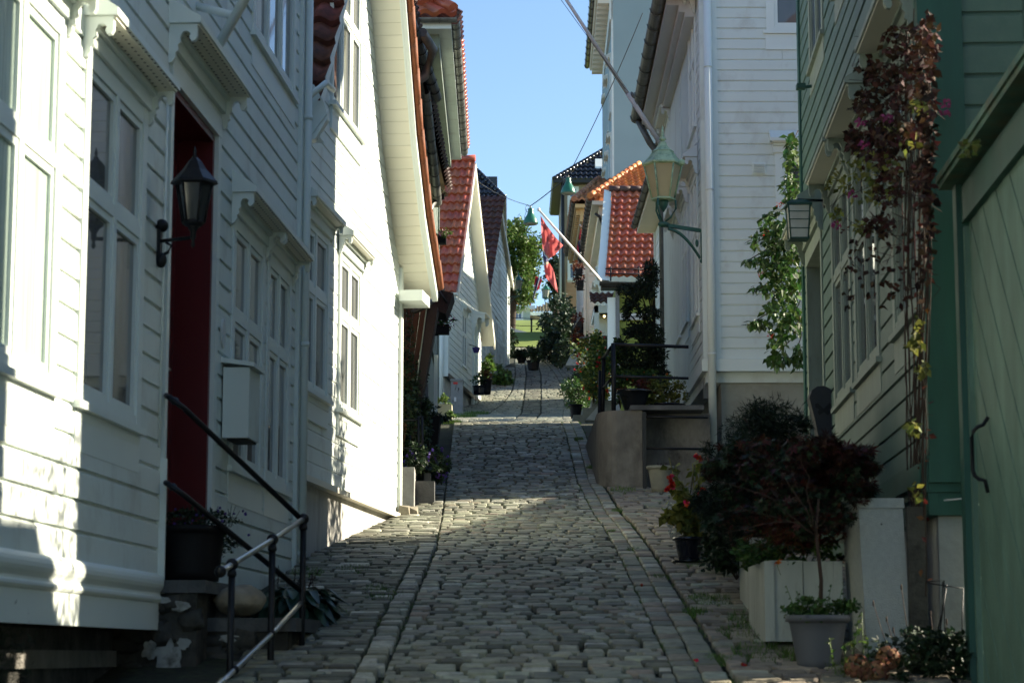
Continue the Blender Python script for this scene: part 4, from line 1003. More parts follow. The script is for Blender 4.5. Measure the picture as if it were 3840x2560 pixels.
# ---- white cabinet
wc = thing('meter_cabinet', 'narrow off-white rough plastered cabinet standing before the green house', 'cabinet', P(3275, 2470, 9.5))
x0, x1 = P(3222, 2000, 9.5).x, P(3388, 2000, 9.5).x; xb = P(3160, 2000, 9.85).x; zt = P(3300, 1905, 9.5).z
m = MB(); m.hexa([(x0 + .03, 9.5, -.2), (x1 + .03, 9.5, -.2), (x1 + .02, 9.85, -.2), (xb + .03, 9.85, -.2), (x0, 9.5, zt), (x1, 9.5, zt), (x1, 9.85, zt), (xb, 9.85, zt)]); m.build('body', 'cabinet_white', wc)
m = MB(); m.hexa([(x0 - .006, 9.492, zt + .001), (x1 + .006, 9.492, zt + .001), (x1 + .006, 9.86, zt + .001), (xb - .006, 9.86, zt + .001), (x0 - .006, 9.492, zt + .045), (x1 + .004, 9.492, zt + .045), (x1 + .004, 9.86, zt + .055), (xb - .004, 9.86, zt + .055)]); m.build('lid', 'cabinet_white', wc)
m = MB(); m.ell((x0 + .10, 9.499, zt - .07), (.004, .004, .004), 8, 6); m.build('lock', 'ink', wc)
# ---- dark narrow upright box beside the cabinet
m = MB(); p = P(3450, 2300, 9.25); m.box(p.x - .045, p.x + .03, 9.22, 9.28, -.3, P(3450, 1900, 9.25).z); m.build('dark_upright', 'masonry', None, 'dark narrow upright between the white cabinet and the white foundation wall', 'board')
# ---- planters
def planter(name, label, c0, w, d, h, tilt=0.):
    t = thing(name, label, 'planter', c0); c = Vector(c0); m = MB()
    n = 2
    for k in range(n):
        a = c.x + w * k / n; b = c.x + w * (k + 1) / n - .004
        m.box(a, b, c.y, c.y + .02, c.z, c.z + h + U(-.004, .004))
    for k in range(n):
        a = c.y + d * k / n; b = c.y + d * (k + 1) / n - .004
        m.box(c.x - .02, c.x - .002, a, b, c.z, c.z + h + U(-.004, .004)); m.box(c.x + w, c.x + w + .02, a, b, c.z, c.z + h)
    m.box(c.x - .024, c.x + .02, c.y - .012, c.y - .001, c.z, c.z + h); m.box(c.x + w - .02, c.x + w + .02, c.y - .012, c.y - .001, c.z, c.z + h)
    m.box(c.x, c.x + w, c.y + d - .02, c.y + d, c.z, c.z + h)
    m.build('box', 'planter_white', t)
    m = MB(); m.box(c.x + .001, c.x + w - .001, c.y + .021, c.y + d - .021, c.z + .03, c.z + h * .93); m.build('soil', 'soil', t)
    return t
p = P(2890, 2420, 9.75); planter('planter_box', 'large white plank planter behind the grey pot, holding the red maple shrubs', (p.x, 9.75, p.z + .02), .31, .7, P(2890, 2120, 9.75).z - p.z)
p = P(2822, 2350, 11.0); planter('planter_box', 'narrow white plank planter tucked behind the larger one on its street side', (p.x, 10.9, p.z - .02), .12, .5, P(2822, 2000, 10.9).z - p.z)
# ---- plants right
bush('pine_shrub', 'dark dwarf pine rising above the white planters, its long needles against the wall', P(2880, 1730, 11.6), (.27, .35, .30), 17000, .055, 'leaf_conifer', 'needle', clumps=70, cr=.24, stems=14, cat='pine shrub')
bush('pine_shrub', 'dark low pine shrub hanging over the street side of the planters', P(2760, 1850, 11.2), (.20, .3, .33), 11000, .05, 'leaf_conifer', 'needle', clumps=44, cr=.22, stems=10, cat='pine shrub')
t = thing('pine_shrub', 'upright dark pine tuft against the plastered base of the white house', 'pine shrub', P(2870, 1640, 12))
m = MB()
for _ in range(70):
    u = U(2740, 3010); v = interp([(2740, 1640), (2870, 1500), (3010, 1640)], u) + abs(U(-1, 1)) * 160
    b_ = P(u, v + 60, 12.0 + U(-.2, .2)); d_ = Vector((U(-.03, .03), 0, U(.05, .11)))
    m.tube([b_, b_ + d_], .0025, 4, 1)
    for k in range(40): leaf(m, b_ + d_ * (k / 40), .045, 'needle')
m.build('foliage', ['leaf_conifer', 'stem_brown'], t)
# maple in grey pot
mt = thing('maple_tree', 'small dark red maple growing from a grey plastic pot in front of the planters', 'tree', P(3085, 2510, 9.3))
c = P(3070, 2510, 9.25); r0 = 88 * 9.25 / 8000; h = 200 * 9.25 / 8000
m = MB(); potbody(m, c, r0 * .86, r0 * 1.25, h, rim=.012); m.build('pot', 'pot_grey', mt)
m = MB(); m.tube([c + Vector((.01, 0, h * .8)), c + Vector((.02, .01, h + .15)), c + Vector((.0, 0, h + .36)), c + Vector((.015, 0, h + .5))], [.011, .009, .007, .005], 7)
tr = c + Vector((0, 0, h + .34))
twigs(m, tr, [tr + Vector((U(-.42, .26), U(-.2, .3), U(.0, .42))) for _ in range(9)], .003, wob=.03)
m.build('trunk', 'stem_brown', mt)
m = MB(); cc = P(3060, 1810, 9.5)
cloud(m, P(3040, 1770, 9.7), (.30, .28, .19), 2700, .042, 'maple', clumps=20, cr=.26, droop=.3, mis=(0, 0, 1))
cloud(m, P(3110, 1780, 9.75), (.10, .1, .10), 350, .042, 'maple', clumps=8, cr=.4)
cloud(m, P(3170, 1700, 9.5), (.13, .12, .08), 420, .045, 'maple', clumps=10, cr=.32, droop=.3)
cloud(m, P(3220, 1790, 9.5), (.12, .12, .12), 420, .045, 'maple', clumps=9, cr=.36, droop=.4, mis=(0, 1))
cloud(m, P(2860, 1830, 10.3), (.28, .2, .24), 2600, .042, 'maple', clumps=34, cr=.25, droop=.3, mis=(0, 1, 1))
cloud(m, P(3040, 1930, 9.35), (.22, .1, .12), 900, .036, 'maple', clumps=16, cr=.3, droop=.3, mis=(0, 1, 1))
cloud(m, P(2990, 1900, 9.9), (.30, .2, .16), 1900, .038, 'maple', clumps=30, cr=.25, droop=.3, mis=(0, 1))
m.build('crown', ['leaf_maple', 'leaf_dark'], mt)
m = MB(); cloud(m, P(2990, 1970, 9.8), (.30, .2, .13), 2600, .03, 'needle', clumps=40, cr=.26); cloud(m, P(3010, 1930, 9.8), (.22, .2, .14), 700, .035, 'maple', clumps=22, cr=.3); m.build('crown', 'leaf_rust', mt)
m = MB(); cloud(m, c + Vector((0, 0, h + .03)), (.17, .15, .055), 900, .026, 'leaf', clumps=22, cr=.35); 
for _ in range(10):
    an = U(0, 6.28); b_ = c + Vector((cos(an) * .09, sin(an) * .09, h)); t_ = b_ + Vector((U(-.05, .05), 0, U(.05, .14))); m.tube([b_, t_], .0015, 4)
    for k in range(6): leaf(m, b_.lerp(t_, k / 5), .016, 'leaf')
m.build('underplanting', 'leaf_green', mt)
bush('ground_ivy', 'low green leaves filling the top of the white planter under the maple', P(2960, 2060, 9.95), (.23, .3, .07), 1500, .03, 'leaf_green', clumps=24, stems=0, cat='plant')
bush('leafy_plant', 'green leaves trailing over the street side edge of the planters', P(2850, 2060, 10.6), (.09, .3, .12), 700, .035, 'leaf_green', clumps=14, stems=0, cat='plant')
m = MB(); q = P(2910, 2105, 9.7)
for k in range(6): leaf(m, q + rnd_in(.006), .03, 'leaf')
m.tube([q, q + Vector((.02, 0, -.06))], .0012, 4, 1); m.build('flower', ['petal_orange', 'stem_green'], None, 'single bright orange flower at the rim of the white planter', 'flower')
# red flowered plant in blue pot
def fr(q, o):
    for _ in range(16):
        t_ = o + Vector((U(-.12, .14), U(-.08, .08), U(.18, .50))); b_ = o + Vector((U(-.05, .05), U(-.05, .05), 0)); q.tube([b_, b_.lerp(t_, .5) + rnd_in(.015), t_], .004, 5, 0)
        for k in range(16): leaf(q, b_.lerp(t_, U(.2, 1)) + rnd_in(.04), U(.04, .075), 'leaf', 0, None, .35)
    cloud(q, o + Vector((0, 0, .12)), (.13, .12, .13), 260, .07, 'leaf', clumps=12, droop=.2)
def fr2(q, o):
    for (u, v) in ((2608, 1712), (2625, 1722), (2515, 1790), (2520, 1825), (2505, 1835), (2640, 1840), (2630, 1850), (2735, 1915), (2725, 1925), (2575, 1885), (2518, 1815)):
        p = P(u, v, 13.0)
        for k in range(10): leaf(q, p + rnd_in(.018), .028, 'round')
cp = P(2585, 2108, 13.2); cp.z = G(13.2) + .005
rf = potted('potted_begonia', 'tall red-flowering plant in a glossy dark blue pot at the edge of the cobbles', 'potted plant', cp, ((.062, .092, .155), 'pot_blue'), [('foliage', fr, 'leaf_yellow'), ('flowers', fr2, 'petal_red')])
m = MB(); m.lathe(cp + Vector((0, 0, -.004)), [(.06, 0), (.11, .006), (.115, .016), (.05, .012)], 20); m.build('saucer', 'pot_black_glaze', rf)
m = MB(); cloud(m, P(2700, 1960, 12.6), (.15, .2, .24), 1500, .045, 'leaf', clumps=26); m.build('side_foliage', 'leaf_dark', rf)
bush('silver_plant', 'pale silvery trailing plant hanging beside the blue pot', P(2530, 1935, 13.3), (.05, .08, .16), 700, .014, 'petal_white', clumps=16, stems=0, cat='plant')
bush('shrub', 'low mixed shrub filling the gap between the blue pot and the white planters', P(2760, 2040, 11.6), (.13, .3, .18), 1200, .04, 'leaf_dark', clumps=26)
# stone planter bowl
def nothing(q, o): cloud(q, o, (.06, .06, .02), 30, .05, 'long')
cp = P(2477, 1848, 19.1); cp.z = G(19.1)
potted('stone_planter', 'round pale grey stone planter, nearly empty, below the concrete terrace', 'planter', cp, ((.075, .115, .235), 'pot_stone', ), [('foliage', nothing, 'leaf_brown')])
# hydrangea bottom right and grasses
hb_ = thing('hydrangea', 'wilting hydrangea with dried brown flower heads at the bottom right corner', 'plant', P(3350, 2560, 9.0))
m = MB()
for (u, v, r) in ((3215, 2500, .055), (3290, 2520, .05), (3330, 2465, .05), (3245, 2530, .04)):
    for _ in range(150):
        d_ = rnd_in().normalized() * r; leaf(m, P(u, v, 8.9) + d_, .018, 'round', 0, d_)
m.build('flower_heads', 'hydrangea_dry', hb_)
m = MB(); cloud(m, P(3480, 2470, 8.95), (.20, .2, .13), 2600, .03, 'leaf', clumps=40, cr=.28); cloud(m, P(3300, 2600, 8.95), (.26, .2, .06), 600, .04, 'leaf', clumps=20, cr=.3); m.build('foliage', ['leaf_dark', 'leaf_rust'], hb_)
m = MB()
for (u0, v0, u1, v1) in ((3350, 2480, 3275, 2260), (3370, 2470, 3325, 2320), (3390, 2480, 3350, 2360), (3420, 2470, 3380, 2200), (3440, 2460, 3392, 2380), (3545, 2500, 3550, 2330), (3585, 2520, 3588, 2380), (3500, 2470, 3490, 2300)):
    a, b = P(u0, v0, 8.95), P(u1, v1, 8.95); m.tube([a, a.lerp(b, .5) + rnd_in(.01), b], .0018, 4); m.ell(b, (.004, .004, .015), 6, 5)
m.build('stalks', 'stem_brown', hb_)
m = MB()
for (u, v0, v1) in ((3165, 2560, 2410), (3200, 2450, 2330), (3240, 2530, 2290), (3125, 2500, 2390), (3260, 2500, 2400)):
    a, b = P(u, v0, 8.9), P(u + U(-20, 20), v1, 8.9); m.tube([a, b], .002, 4)
    for k in range(16): leaf(m, a.lerp(b, k / 15), .025, 'leaf')
m.build('weeds', 'leaf_bright', hb_)
wf = thing('wire_trellis', 'bent wire plant support leaning on the white foundation wall at lower right', 'trellis', P(3570, 2500, 9.1))
m = MB(); m.tube([P(3470, 2180, 9.15), P(3540, 2175, 9.15), P(3545, 2500, 9.15)], .003, 5); m.tube([P(3480, 2185, 9.1), P(3612, 2205, 9.1), P(3608, 2350, 9.1), P(3592, 2520, 9.1)], .003, 5); m.tube([P(3550, 2190, 9.1), P(3520, 2400, 9.1)], .003, 5)
m.tube([P(3535, 2180, 9.15), P(3532, 2300, 9.15), P(3512, 2380, 9.15)], .003, 5); m.build('wires', 'rail_black', wf)
# black garden boots-like cover / grill at the green door
m = MB()
c = P(3080, 1450, 13.6); k = 13.6 / 8000
def gp(u, v): return P(u, v, 13.6)
pts = [gp(3035, 1490), gp(3045, 1462), gp(3065, 1448), gp(3092, 1446), gp(3115, 1458), gp(3124, 1478), gp(3126, 1600), gp(3136, 1640), gp(3130, 1700), gp(3080, 1700), gp(3058, 1580)]
m.prism(pts, Vector((0, .12, 0)))
m.build('covered_stand', 'slate_board', None, 'dark grey arched board with a butterfly cut-out leaning by the green door', 'board')
bf = bpy.data.objects['covered_stand']
m = MB(); q = gp(3088, 1535) + Vector((0, -.01, 0)); k = .0017
for sx in (-1, 1):
    m.add([q + Vector((sx * a * k * 1.1, 0, b * k * 1.2)) for a, b in ((0, 2), (20, 20), (29, 17), (28, 6), (15, 0), (21, -8), (16, -18), (7, -14), (0, -8))], [tuple(range(9))])
bm_ = m.build('butterfly', 'ink', bf)
# ---- climbing vine on green house corner
vn = thing('climbing_vine', 'clematis climbing the green house corner, withered brown leaves above, pink blooms below', 'climber', W4.at(.3, .3, .1))
m = MB()
for k in range(17):
    u0 = 3440 + U(-25, 30); u1 = 3460 + U(-70, 40); vt = U(-50, 600)
    pts = []
    for j in range(12):
        f = j / 11; v = 2450 + (vt - 2450) * f; u = u0 + (u1 - u0) * f + 14 * sin(6 * f + k) + U(-6, 6)
        Yd = W4.at(*W4.hit(u, v, .07), .07).y
        pts.append(P(u, v, min(max(Yd, 8.9), 10.4)))
    m.tube(pts, U(.0015, .0045), 5)
for k in range(60):
    u, v = U(3200, 3480), U(100, 1100); s_, z_ = W4.hit(u, v, .12); a = W4.at(s_, z_, .12)
    m.tube([a, a + rnd_in(.08), a + rnd_in(.16) + Vector((0, 0, -.06))], .0014, 4)
m.build('stems', 'stem_brown', vn)
def vleaves(n, fu, s, droop=.3, off=.14, kind='leaf'):
    q = MB()
    for _ in range(n):
        u, v = fu(); o_ = U(.03, off); s_, z_ = W4.hit(u, v, o_); leaf(q, W4.at(s_, z_, o_), U(.6, 1.2) * s, kind, 0, None, droop)
    return q
BL = [(3390, 150, 90, 60), (3300, 330, 80, 90), (3380, 260, 80, 90), (3480, 170, 40, 120), (3300, 480, 50, 60), (3420, 430, 70, 110), (3260, 560, 60, 70), (3340, 560, 50, 90), (3480, 420, 25, 200), (3330, 700, 50, 80), (3230, 380, 30, 50), (3260, 260, 40, 50), (3200, 520, 25, 40), (3480, 800, 18, 260), (3450, 650, 40, 60), (3300, 840, 70, 40)]
def fb():
    a = random.choice(BL); an = U(0, 6.28); r_ = sqrt(R()); return a[0] + a[2] * r_ * cos(an), a[1] + a[3] * r_ * sin(an)
vleaves(2300, fb, .044).build('withered_leaves', 'leaf_brown', vn)
GL = [(3180, 640, 70, 50), (3260, 650, 60, 50), (3330, 620, 60, 60), (3220, 700, 70, 50), (3340, 480, 30, 30), (3130, 690, 40, 30), (3280, 590, 60, 40), (3140, 800, 20, 30), (3230, 850, 25, 20), (3400, 520, 40, 60), (3300, 720, 60, 40), (3460, 1380, 22, 22), (3420, 1600, 30, 20), (3440, 1250, 15, 60), (3640, 560, 25, 30), (3420, 1290, 20, 25), (3430, 1840, 20, 40), (3450, 400, 40, 30)]
def fg():
    a = random.choice(GL); an = U(0, 6.28); r_ = sqrt(R()); return a[0] + a[2] * r_ * cos(an), a[1] + a[3] * r_ * sin(an)
vleaves(520, fg, .042).build('green_leaves', 'leaf_yellow', vn)
vleaves(150, lambda: (U(3150, 3480), U(850, 1150)), .04).build('withered_leaves', 'leaf_brown', vn)
def fs_():
    v = U(300, 2250); return 3455 + U(-28, 28), v
vleaves(110, fs_, .032, off=.1).build('stem_leaves', 'leaf_rust', vn)
q = MB()
for (u, v) in ((3228, 460), (3332, 440), (3240, 545), (3195, 728), (3135, 845), (3545, 425), (3550, 388)):
    s_, z_ = W4.hit(u, v, .16); p = W4.at(s_, z_, .16) if u < 3500 else P(u, v, 9.15)
    for k in range(12):
        an = 2 * pi * k / 12; leaf(q, p + Vector((cos(an) * .018, 0, sin(an) * .012)), .021, 'leaf', 0, Vector((cos(an) * .3, -1, sin(an) * .3)))
q.build('flowers', 'petal_pink', vn)
# green-leaf creeper at the far corner of the green house
cr_ = thing('hanging_creeper', 'fresh green honeysuckle hanging off the far corner of the green house, before white boards', 'climber', W4.at(S4, 2.5, 0))
m = MB(); m2 = MB()
CL = [(2960, 700, 30, 60), (2965, 560, 20, 60), (2910, 830, 60, 40), (2880, 900, 70, 50), (2930, 960, 80, 60), (2950, 900, 60, 90), (2910, 1010, 60, 40), (2970, 1060, 40, 70), (2890, 1080, 70, 30), (2930, 1150, 60, 50), (2850, 1210, 50, 16), (2920, 1240, 40, 50), (2980, 1200, 30, 60), (2920, 1340, 40, 30), (2990, 1330, 20, 50), (2830, 975, 40, 14), (2990, 800, 20, 120)]
for (u, v, a, b) in CL:
    for _ in range(int(50 + a * b * .025)):
        an = U(0, 6.28); r_ = sqrt(R()); p = P(u + a * r_ * cos(an), v + b * r_ * sin(an), 15.7 + U(-.25, .2)); leaf(m, p, .066 * U(.6, 1.2), random.choice(('leaf', 'long')), 0, None, .9)
for (u, v, a, b) in CL: m2.tube([P(3000, max(500, v - 150), 15.8), P((u + 3000) / 2 + 10, v - 70, 15.7), P(u - a * .8, v + b * .4, 15.7)], .004, 5)
m.build('foliage', 'leaf_green', cr_); m2.build('stems', 'stem_brown', cr_)
m = MB(); cloud(m, P(2975, 640, 15.6), (.06, .1, .3), 70, .07, 'leaf', droop=.5); cloud(m, P(2930, 1080, 15.6), (.16, .1, .6), 90, .07, 'leaf', droop=.5); m.build('foliage', 'leaf_bright', cr_)
m = MB()
for (u, v) in ((2922, 765), (2850, 1030), (2895, 1260), (2870, 870)): cloud(m, P(u, v, 15.5), (.02, .02, .02), 14, .025, 'long')
m.build('flowers', 'petal_red', cr_)

# ---- white house whose gable faces down the street
X5 = 1.84; Y5 = 20.0
hw = thing('wooden_house', 'large white clapboard house at the right, its broad blank gable facing down the street', 'house', (4, 22, 2))
WA = Wall(X5, Y5, 1, 0, 1); WB = Wall(X5, Y5, .009, 1, -1); LB = 5.6
zb = P(2850, 1393, Y5).z
winA = [(.62, 1.3, P(3000, 118, Y5).z, P(3000, 118, Y5).z + 1.2), (.68, 1.4, P(3000, 775, Y5).z, P(3000, 575, Y5).z), (.48 + .2, 1.3, P(3000, 1085, Y5).z, P(3000, 1075, Y5).z + .3)]
winA = winA[:2]
mb = MB()
WA.siding(mb, .10, 3.1, zb + .12, 8.5, .1045, t=.018, holes=[(a, b, c, d) for a, b, c, d in winA])
winB = [(1.9, 2.75, 3.45, 4.75), (3.0, 3.9, 3.45, 4.75), (.55, 1.45, 3.3, 4.75), (.6, 1.5, 5.2, 6.4), (2.6, 3.5, 5.2, 6.4), (4.2, 5.1, 5.2, 6.2)]
drB = (4.05, 4.75, 2.2, 4.5)
WB.siding(mb, .10, LB, zb + .12, 6.35, .1045, t=.018, holes=winB + [drB])
WA.box(mb, .0, 3.1, zb - .1, 8.5, -LB, -.03)
WA.box(mb, -.0, .10, zb, 6.5, -.03, .03); WB.box(mb, -.03, .10, zb, 6.5, -.03, .03)
mb.build('wall', 'white', hw)
mb = MB(); WA.box(mb, -.03, 3.1, zb, zb + .115, -.03, .045); WB.box(mb, -.045, LB, zb, zb + .115, -.03, .045)
mb.hexa([WB.at(.0, zb - .002, -.1), WB.at(3.5, zb - .002, -.1), WB.at(3.5, zb - .002, .04), WB.at(.0, zb - .002, .04), WB.at(.0, zb - .0005, -.1), WB.at(3.5, zb - .0005, -.1), WB.at(3.5, zb - .0005, .04), WB.at(.0, zb - .0005, .04)])
WA.box(mb, .10, .14, zb + .12, 6.5, -.0, .028)
mb.build('base_board', 'white_trim', hw)
mb = MB(); WA.box(mb, .14, 3.1, .5, zb - .001, -LB, -.05); mb.build('foundation', 'plaster', hw)
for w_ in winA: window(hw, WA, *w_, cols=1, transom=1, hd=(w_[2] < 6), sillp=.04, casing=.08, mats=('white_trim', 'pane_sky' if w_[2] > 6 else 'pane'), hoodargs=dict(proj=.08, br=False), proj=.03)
for w_ in winB: window(hw, WB, *w_, hd=True, sillp=.05, casing=.07, hoodargs=dict(proj=.13), proj=.03)
mb = MB(); WB.box(mb, drB[0], drB[1], 2.2, 4.5, -.05, .01); mb.build('door', 'maroon', hw)
mb = MB(); s0, z0 = WA.hit(2820, 655)
WA.box(mb, s0, s0 + .13, z0, z0 + .115, .018, .028)
for k in range(6): mb.hexa([WA.at(s0 + .012, z0 + .012 + .016 * k, .028), WA.at(s0 + .118, z0 + .012 + .016 * k, .028), WA.at(s0 + .118, z0 + .008 + .016 * k, .045), WA.at(s0 + .012, z0 + .008 + .016 * k, .045), WA.at(s0 + .012, z0 + .022 + .016 * k, .028), WA.at(s0 + .118, z0 + .022 + .016 * k, .028), WA.at(s0 + .118, z0 + .012 + .016 * k, .045), WA.at(s0 + .012, z0 + .012 + .016 * k, .045)])
mb.build('vent', 'white_trim', hw)
mb = MB(); c = P(2668, 1300, Y5 - .05); mb.tube([(c.x, Y5 - .08, G(Y5) - .2), (c.x, Y5 - .08, 7.2)], .038, 16)
for v in (262, 720, 1335): mb.tube([(c.x, Y5 - .08, P(2668, v, Y5).z), (c.x, Y5 - .08, P(2668, v, Y5).z + .015)], .043, 16)
mb.build('downpipe', 'white_trim', hw)
mb = MB(); WB.box(mb, .6, LB + .1, 6.42, 6.50, -.03, .30); WB.box(mb, .6, LB + .1, 6.30, 6.42, -.02, .12); WB.box(mb, .6, LB + .1, 6.35, 6.42, .12, .18); mb.build('cornice', 'white_pink', hw)
mb = MB(); gutter(mb, WB.at(.3, 6.55, .36), WB.at(LB + .05, 6.55, .36), .07, seg=.55); mb.tube([WB.at(LB - .1, 6.48, .34), WB.at(LB - .1, 6.2, .2), WB.at(LB - .1, 6.0, .06), WB.at(LB - .1, 2.5, .06)], .04, 10); mb.build('gutter', 'zinc', hw)
mb = MB(); mb.prism([WA.at(-.35, 6.52, 0), WA.at(3.2, 6.52, 0), WA.at(3.2, 8.8, 0), WA.at(2.5, 8.8, 0)], Vector((0, LB + .1, 0))); mb.build('roof', 'tile_old', hw)
# electrical box in the recess
mb = MB(); p = P(2645, 1460, 20.3); mb.box(p.x - .02, p.x + .05, 20.2, 20.3, P(0, 1498, 20.3).z, P(0, 1420, 20.3).z); mb.build('meter_box', 'cabinet_grey', hw)
# ---- flagpole of the white house
fpl = thing('flagpole', 'long pale flagpole slanting up across the sky from the white house wall', 'flagpole', P(2480, 535, 21))
pa = P(2490, 560, 22); pb = P(2120, -6, 21.0); pc_ = pb + (pb - pa) * .12
m = MB(); m.tube([pa, pa.lerp(pb, .38)], .026, 12); m.tube([pa.lerp(pb, .38), pc_], [.021, .017], 12); m.build('pole', 'pole_white', fpl)
m = MB(); m.tube([P(2100, -5, 21.1), P(2230, 175, 21.3), P(2345, 335, 21.5)], .003, 5); m.tube([P(2380, 375, 21.5), P(2388, 392, 21.5)], .003, 5); m.build('halyard', 'wire', fpl)
m = MB(); q = P(2373, 357, 21.4); m.ell(q, (.018, .02, .04), 10, 8, rot=Matrix.Rotation(radians(-25), 3, 'Y')); m.build('cleat', 'zinc', fpl)
m = MB(); m.tube([pa, WB.at(2.6, pa.z - .15, 0)], .03, 8); m.build('socket', 'zinc', fpl)

# ---- street lanterns
def street_lantern(label, c, H, arm, gp='green street lanterns on wall brackets', mats=('lantern_green', 'lantern_glass', 'bracket_green')):
    """c: centre of the glass bottom; H: glass height; arm: vector from foot of the lantern to the wall"""
    c = Vector(c); s = H; t = thing('street_lantern', label, 'street lantern', c, gp)
    m = MB()
    m.lathe(c, [(.31 * s, -.06 * s), (.37 * s, -.045 * s), (.37 * s, 0), (.34 * s, .012 * s)], 6, smooth=False)
    for k in range(6):
        an = 2 * pi * k / 6; d = Vector((cos(an), sin(an), 0)); m.tube([c + d * .33 * s, c + d * .56 * s + Vector((0, 0, s))], .028 * s, 5)
    m.lathe(c + Vector((0, 0, s)), [(.54 * s, -.03 * s), (.62 * s, 0), (.62 * s, .05 * s), (.59 * s, .07 * s), (.43 * s, .24 * s), (.31 * s, .40 * s)], 6, smooth=False)
    m.lathe(c + Vector((0, 0, 1.40 * s)), [(.28 * s, 0), (.34 * s, .0), (.33 * s, .02 * s), (.20 * s, .11 * s), (.13 * s, .22 * s), (.10 * s, .30 * s), (.06 * s, .31 * s)], 6, smooth=False)
    m.lathe(c + Vector((0, 0, 1.70 * s)), [(.05 * s, 0), (.05 * s, .03 * s), (.11 * s, .07 * s), (.10 * s, .11 * s), (.05 * s, .15 * s), (.055 * s, .18 * s), (.002, .52 * s)], 12)
    q = c + Vector((.55 * s, -.2 * s, 1.05 * s)); m.ell(q, (.09 * s, .06 * s, .09 * s), 8, 6)
    m.build('cage', mats[0], t)
    m = MB(); m.lathe(c, [(.31 * s, .01 * s), (.525 * s, .97 * s)], 6, smooth=False); m.build('glass_panes', mats[1], t)
    m = MB(); ft = c - Vector((0, 0, .72 * s))
    for an in (0, pi * 2 / 3, pi * 4 / 3):
        d = Vector((cos(an), sin(an), 0)); m.tube([c + d * .36 * s - Vector((0, 0, .05 * s)), c + d * .37 * s - Vector((0, 0, .3 * s)), c + d * .22 * s - Vector((0, 0, .55 * s)), ft + d * .06 * s + Vector((0, 0, .04 * s))], .032 * s, 6)
    m.lathe(c + Vector((0, 0, -.34 * s)), [(.02 * s, -.06 * s), (.05 * s, 0), (.10 * s, .06 * s), (.15 * s, .18 * s), (.16 * s, .28 * s)], 12)
    m.build('fork', mats[2], t)
    a = Vector(arm); w = ft + a; an_ = a.normalized(); m = MB(); sd = an_.cross(Vector((0, 0, 1))).normalized() * .05 * s
    top = -.10 * s
    def bar(p, q, h):
        m.hexa([p - sd - Vector((0, 0, h)), q - sd - Vector((0, 0, h)), q + sd - Vector((0, 0, h)), p + sd - Vector((0, 0, h)), p - sd, q - sd, q + sd, p + sd])
    wv = Vector((w.x, w.y, ft.z - .12 * s)); bar(ft - an_ * .12 * s, wv, .10 * s)
    m.lathe(ft + Vector((0, 0, -.10 * s)), [(.10 * s, -.02 * s), (.16 * s, .02 * s), (.16 * s, .09 * s), (.08 * s, .12 * s)], 10)
    lo = wv - Vector((0, 0, .95 * s)); n = 8
    for k in range(n):
        f0, f1_ = k / n, (k + 1) / n
        p0 = ft.lerp(wv, .18).lerp(lo, 0); 
        q0 = ft + a * (.15 + .85 * (1 - (1 - f0) ** 1.0)) ; 
        z0 = ft.z - .14 * s - (f0 ** 1.9) * .80 * s; z1 = ft.z - .14 * s - (f1_ ** 1.9) * .80 * s
        A = ft + a * (.12 + .80 * f0); B = ft + a * (.12 + .80 * f1_); A.z = z0; B.z = z1; bar(A, B, .07 * s)
    m.tube([wv - Vector((0, 0, .02 * s)), lo], .07 * s, 6); m.ell(lo, (.09 * s, .09 * s, .08 * s), 8, 6)
    m.ell(wv.lerp(lo, .45) - an_ * .18 * s, (.05 * s, .05 * s, .12 * s), 8, 6)
    for f in (.12, .85):
        q = wv.lerp(lo, f); m.tube([q, q + an_ * .13 * s], .09 * s, 6)
    m.build('bracket', mats[2], t)
    return t
lb = P(2487, 745, 19.9); HH = (745 - 612) * 19.9 / 8000
street_lantern('big verdigris street lantern on an ornate wall bracket at the white house corner', lb, HH * .98, (X5 - lb.x - .02, .12, 0))
street_lantern('distant green lantern on the left, in front of the tree trunk', P(1943, 1085, 75.5), 33 * 75.5 / 8000, (-.33, 0, 0), mats=('lamp_green', 'far_glass', 'bracket_green'))
street_lantern('distant green lantern on the right, below the large red flag', P(2047, 1115, 92), 29 * 92 / 8000, (.60, 0, 0), mats=('lamp_green', 'far_glass', 'bracket_green'))
# ---- concrete terrace
tc = thing('concrete_terrace', 'grey concrete landing with railings in front of the white house door', 'terrace', (1.2, 20.5, 1.7))
YT = 19.45; xa, xb_ = P(2238, 1700, YT).x, P(2300, 1700, YT).x; zt = P(2400, 1530, YT).z
m = MB(); pl_ = []
xl = P(2233, 1600, YT + .6).x
pts2 = [(xl, YT + 3.4), (xl, YT + .35)] + [(xl + .17 - .17 * cos(pi / 2 * k / 6), YT + .35 - .35 * sin(pi / 2 * k / 6)) for k in range(1, 7)] + [(P(2410, 1700, YT).x, YT)]
pts2 += [(P(2410, 1700, YT).x, YT + 3.4)]
m.prism([(x, y, 1.1) for x, y in pts2], Vector((0, 0, zt - 1.1 - .02)))
m.box(P(2410, 1700, YT).x + .001, X5, YT + .28, YT + 3.4, 1.1, zt - .02)
m.build('block', 'concrete', tc)
m = MB(); m.box(P(2365, 1700, YT).x, X5 - .08, YT - .03, YT + 1.2, zt - .018, zt + .025); m.build('slab', 'slab', tc)
tr_ = thing('terrace_railing', 'black iron railing around the concrete landing of the white house', 'railing', (1.0, 20, 2.3))
m = MB()
Pp = [P(2300, 1295, YT + .05), P(2262, 1345, YT + 1.6)]
z3 = zt
m.tube([Vector((Pp[0].x, YT + .05, z3 - .1)), Vector((Pp[0].x, YT + .05, Pp[0].z + .02))], .022, 8); m.build('post', 'rail_black', tr_)
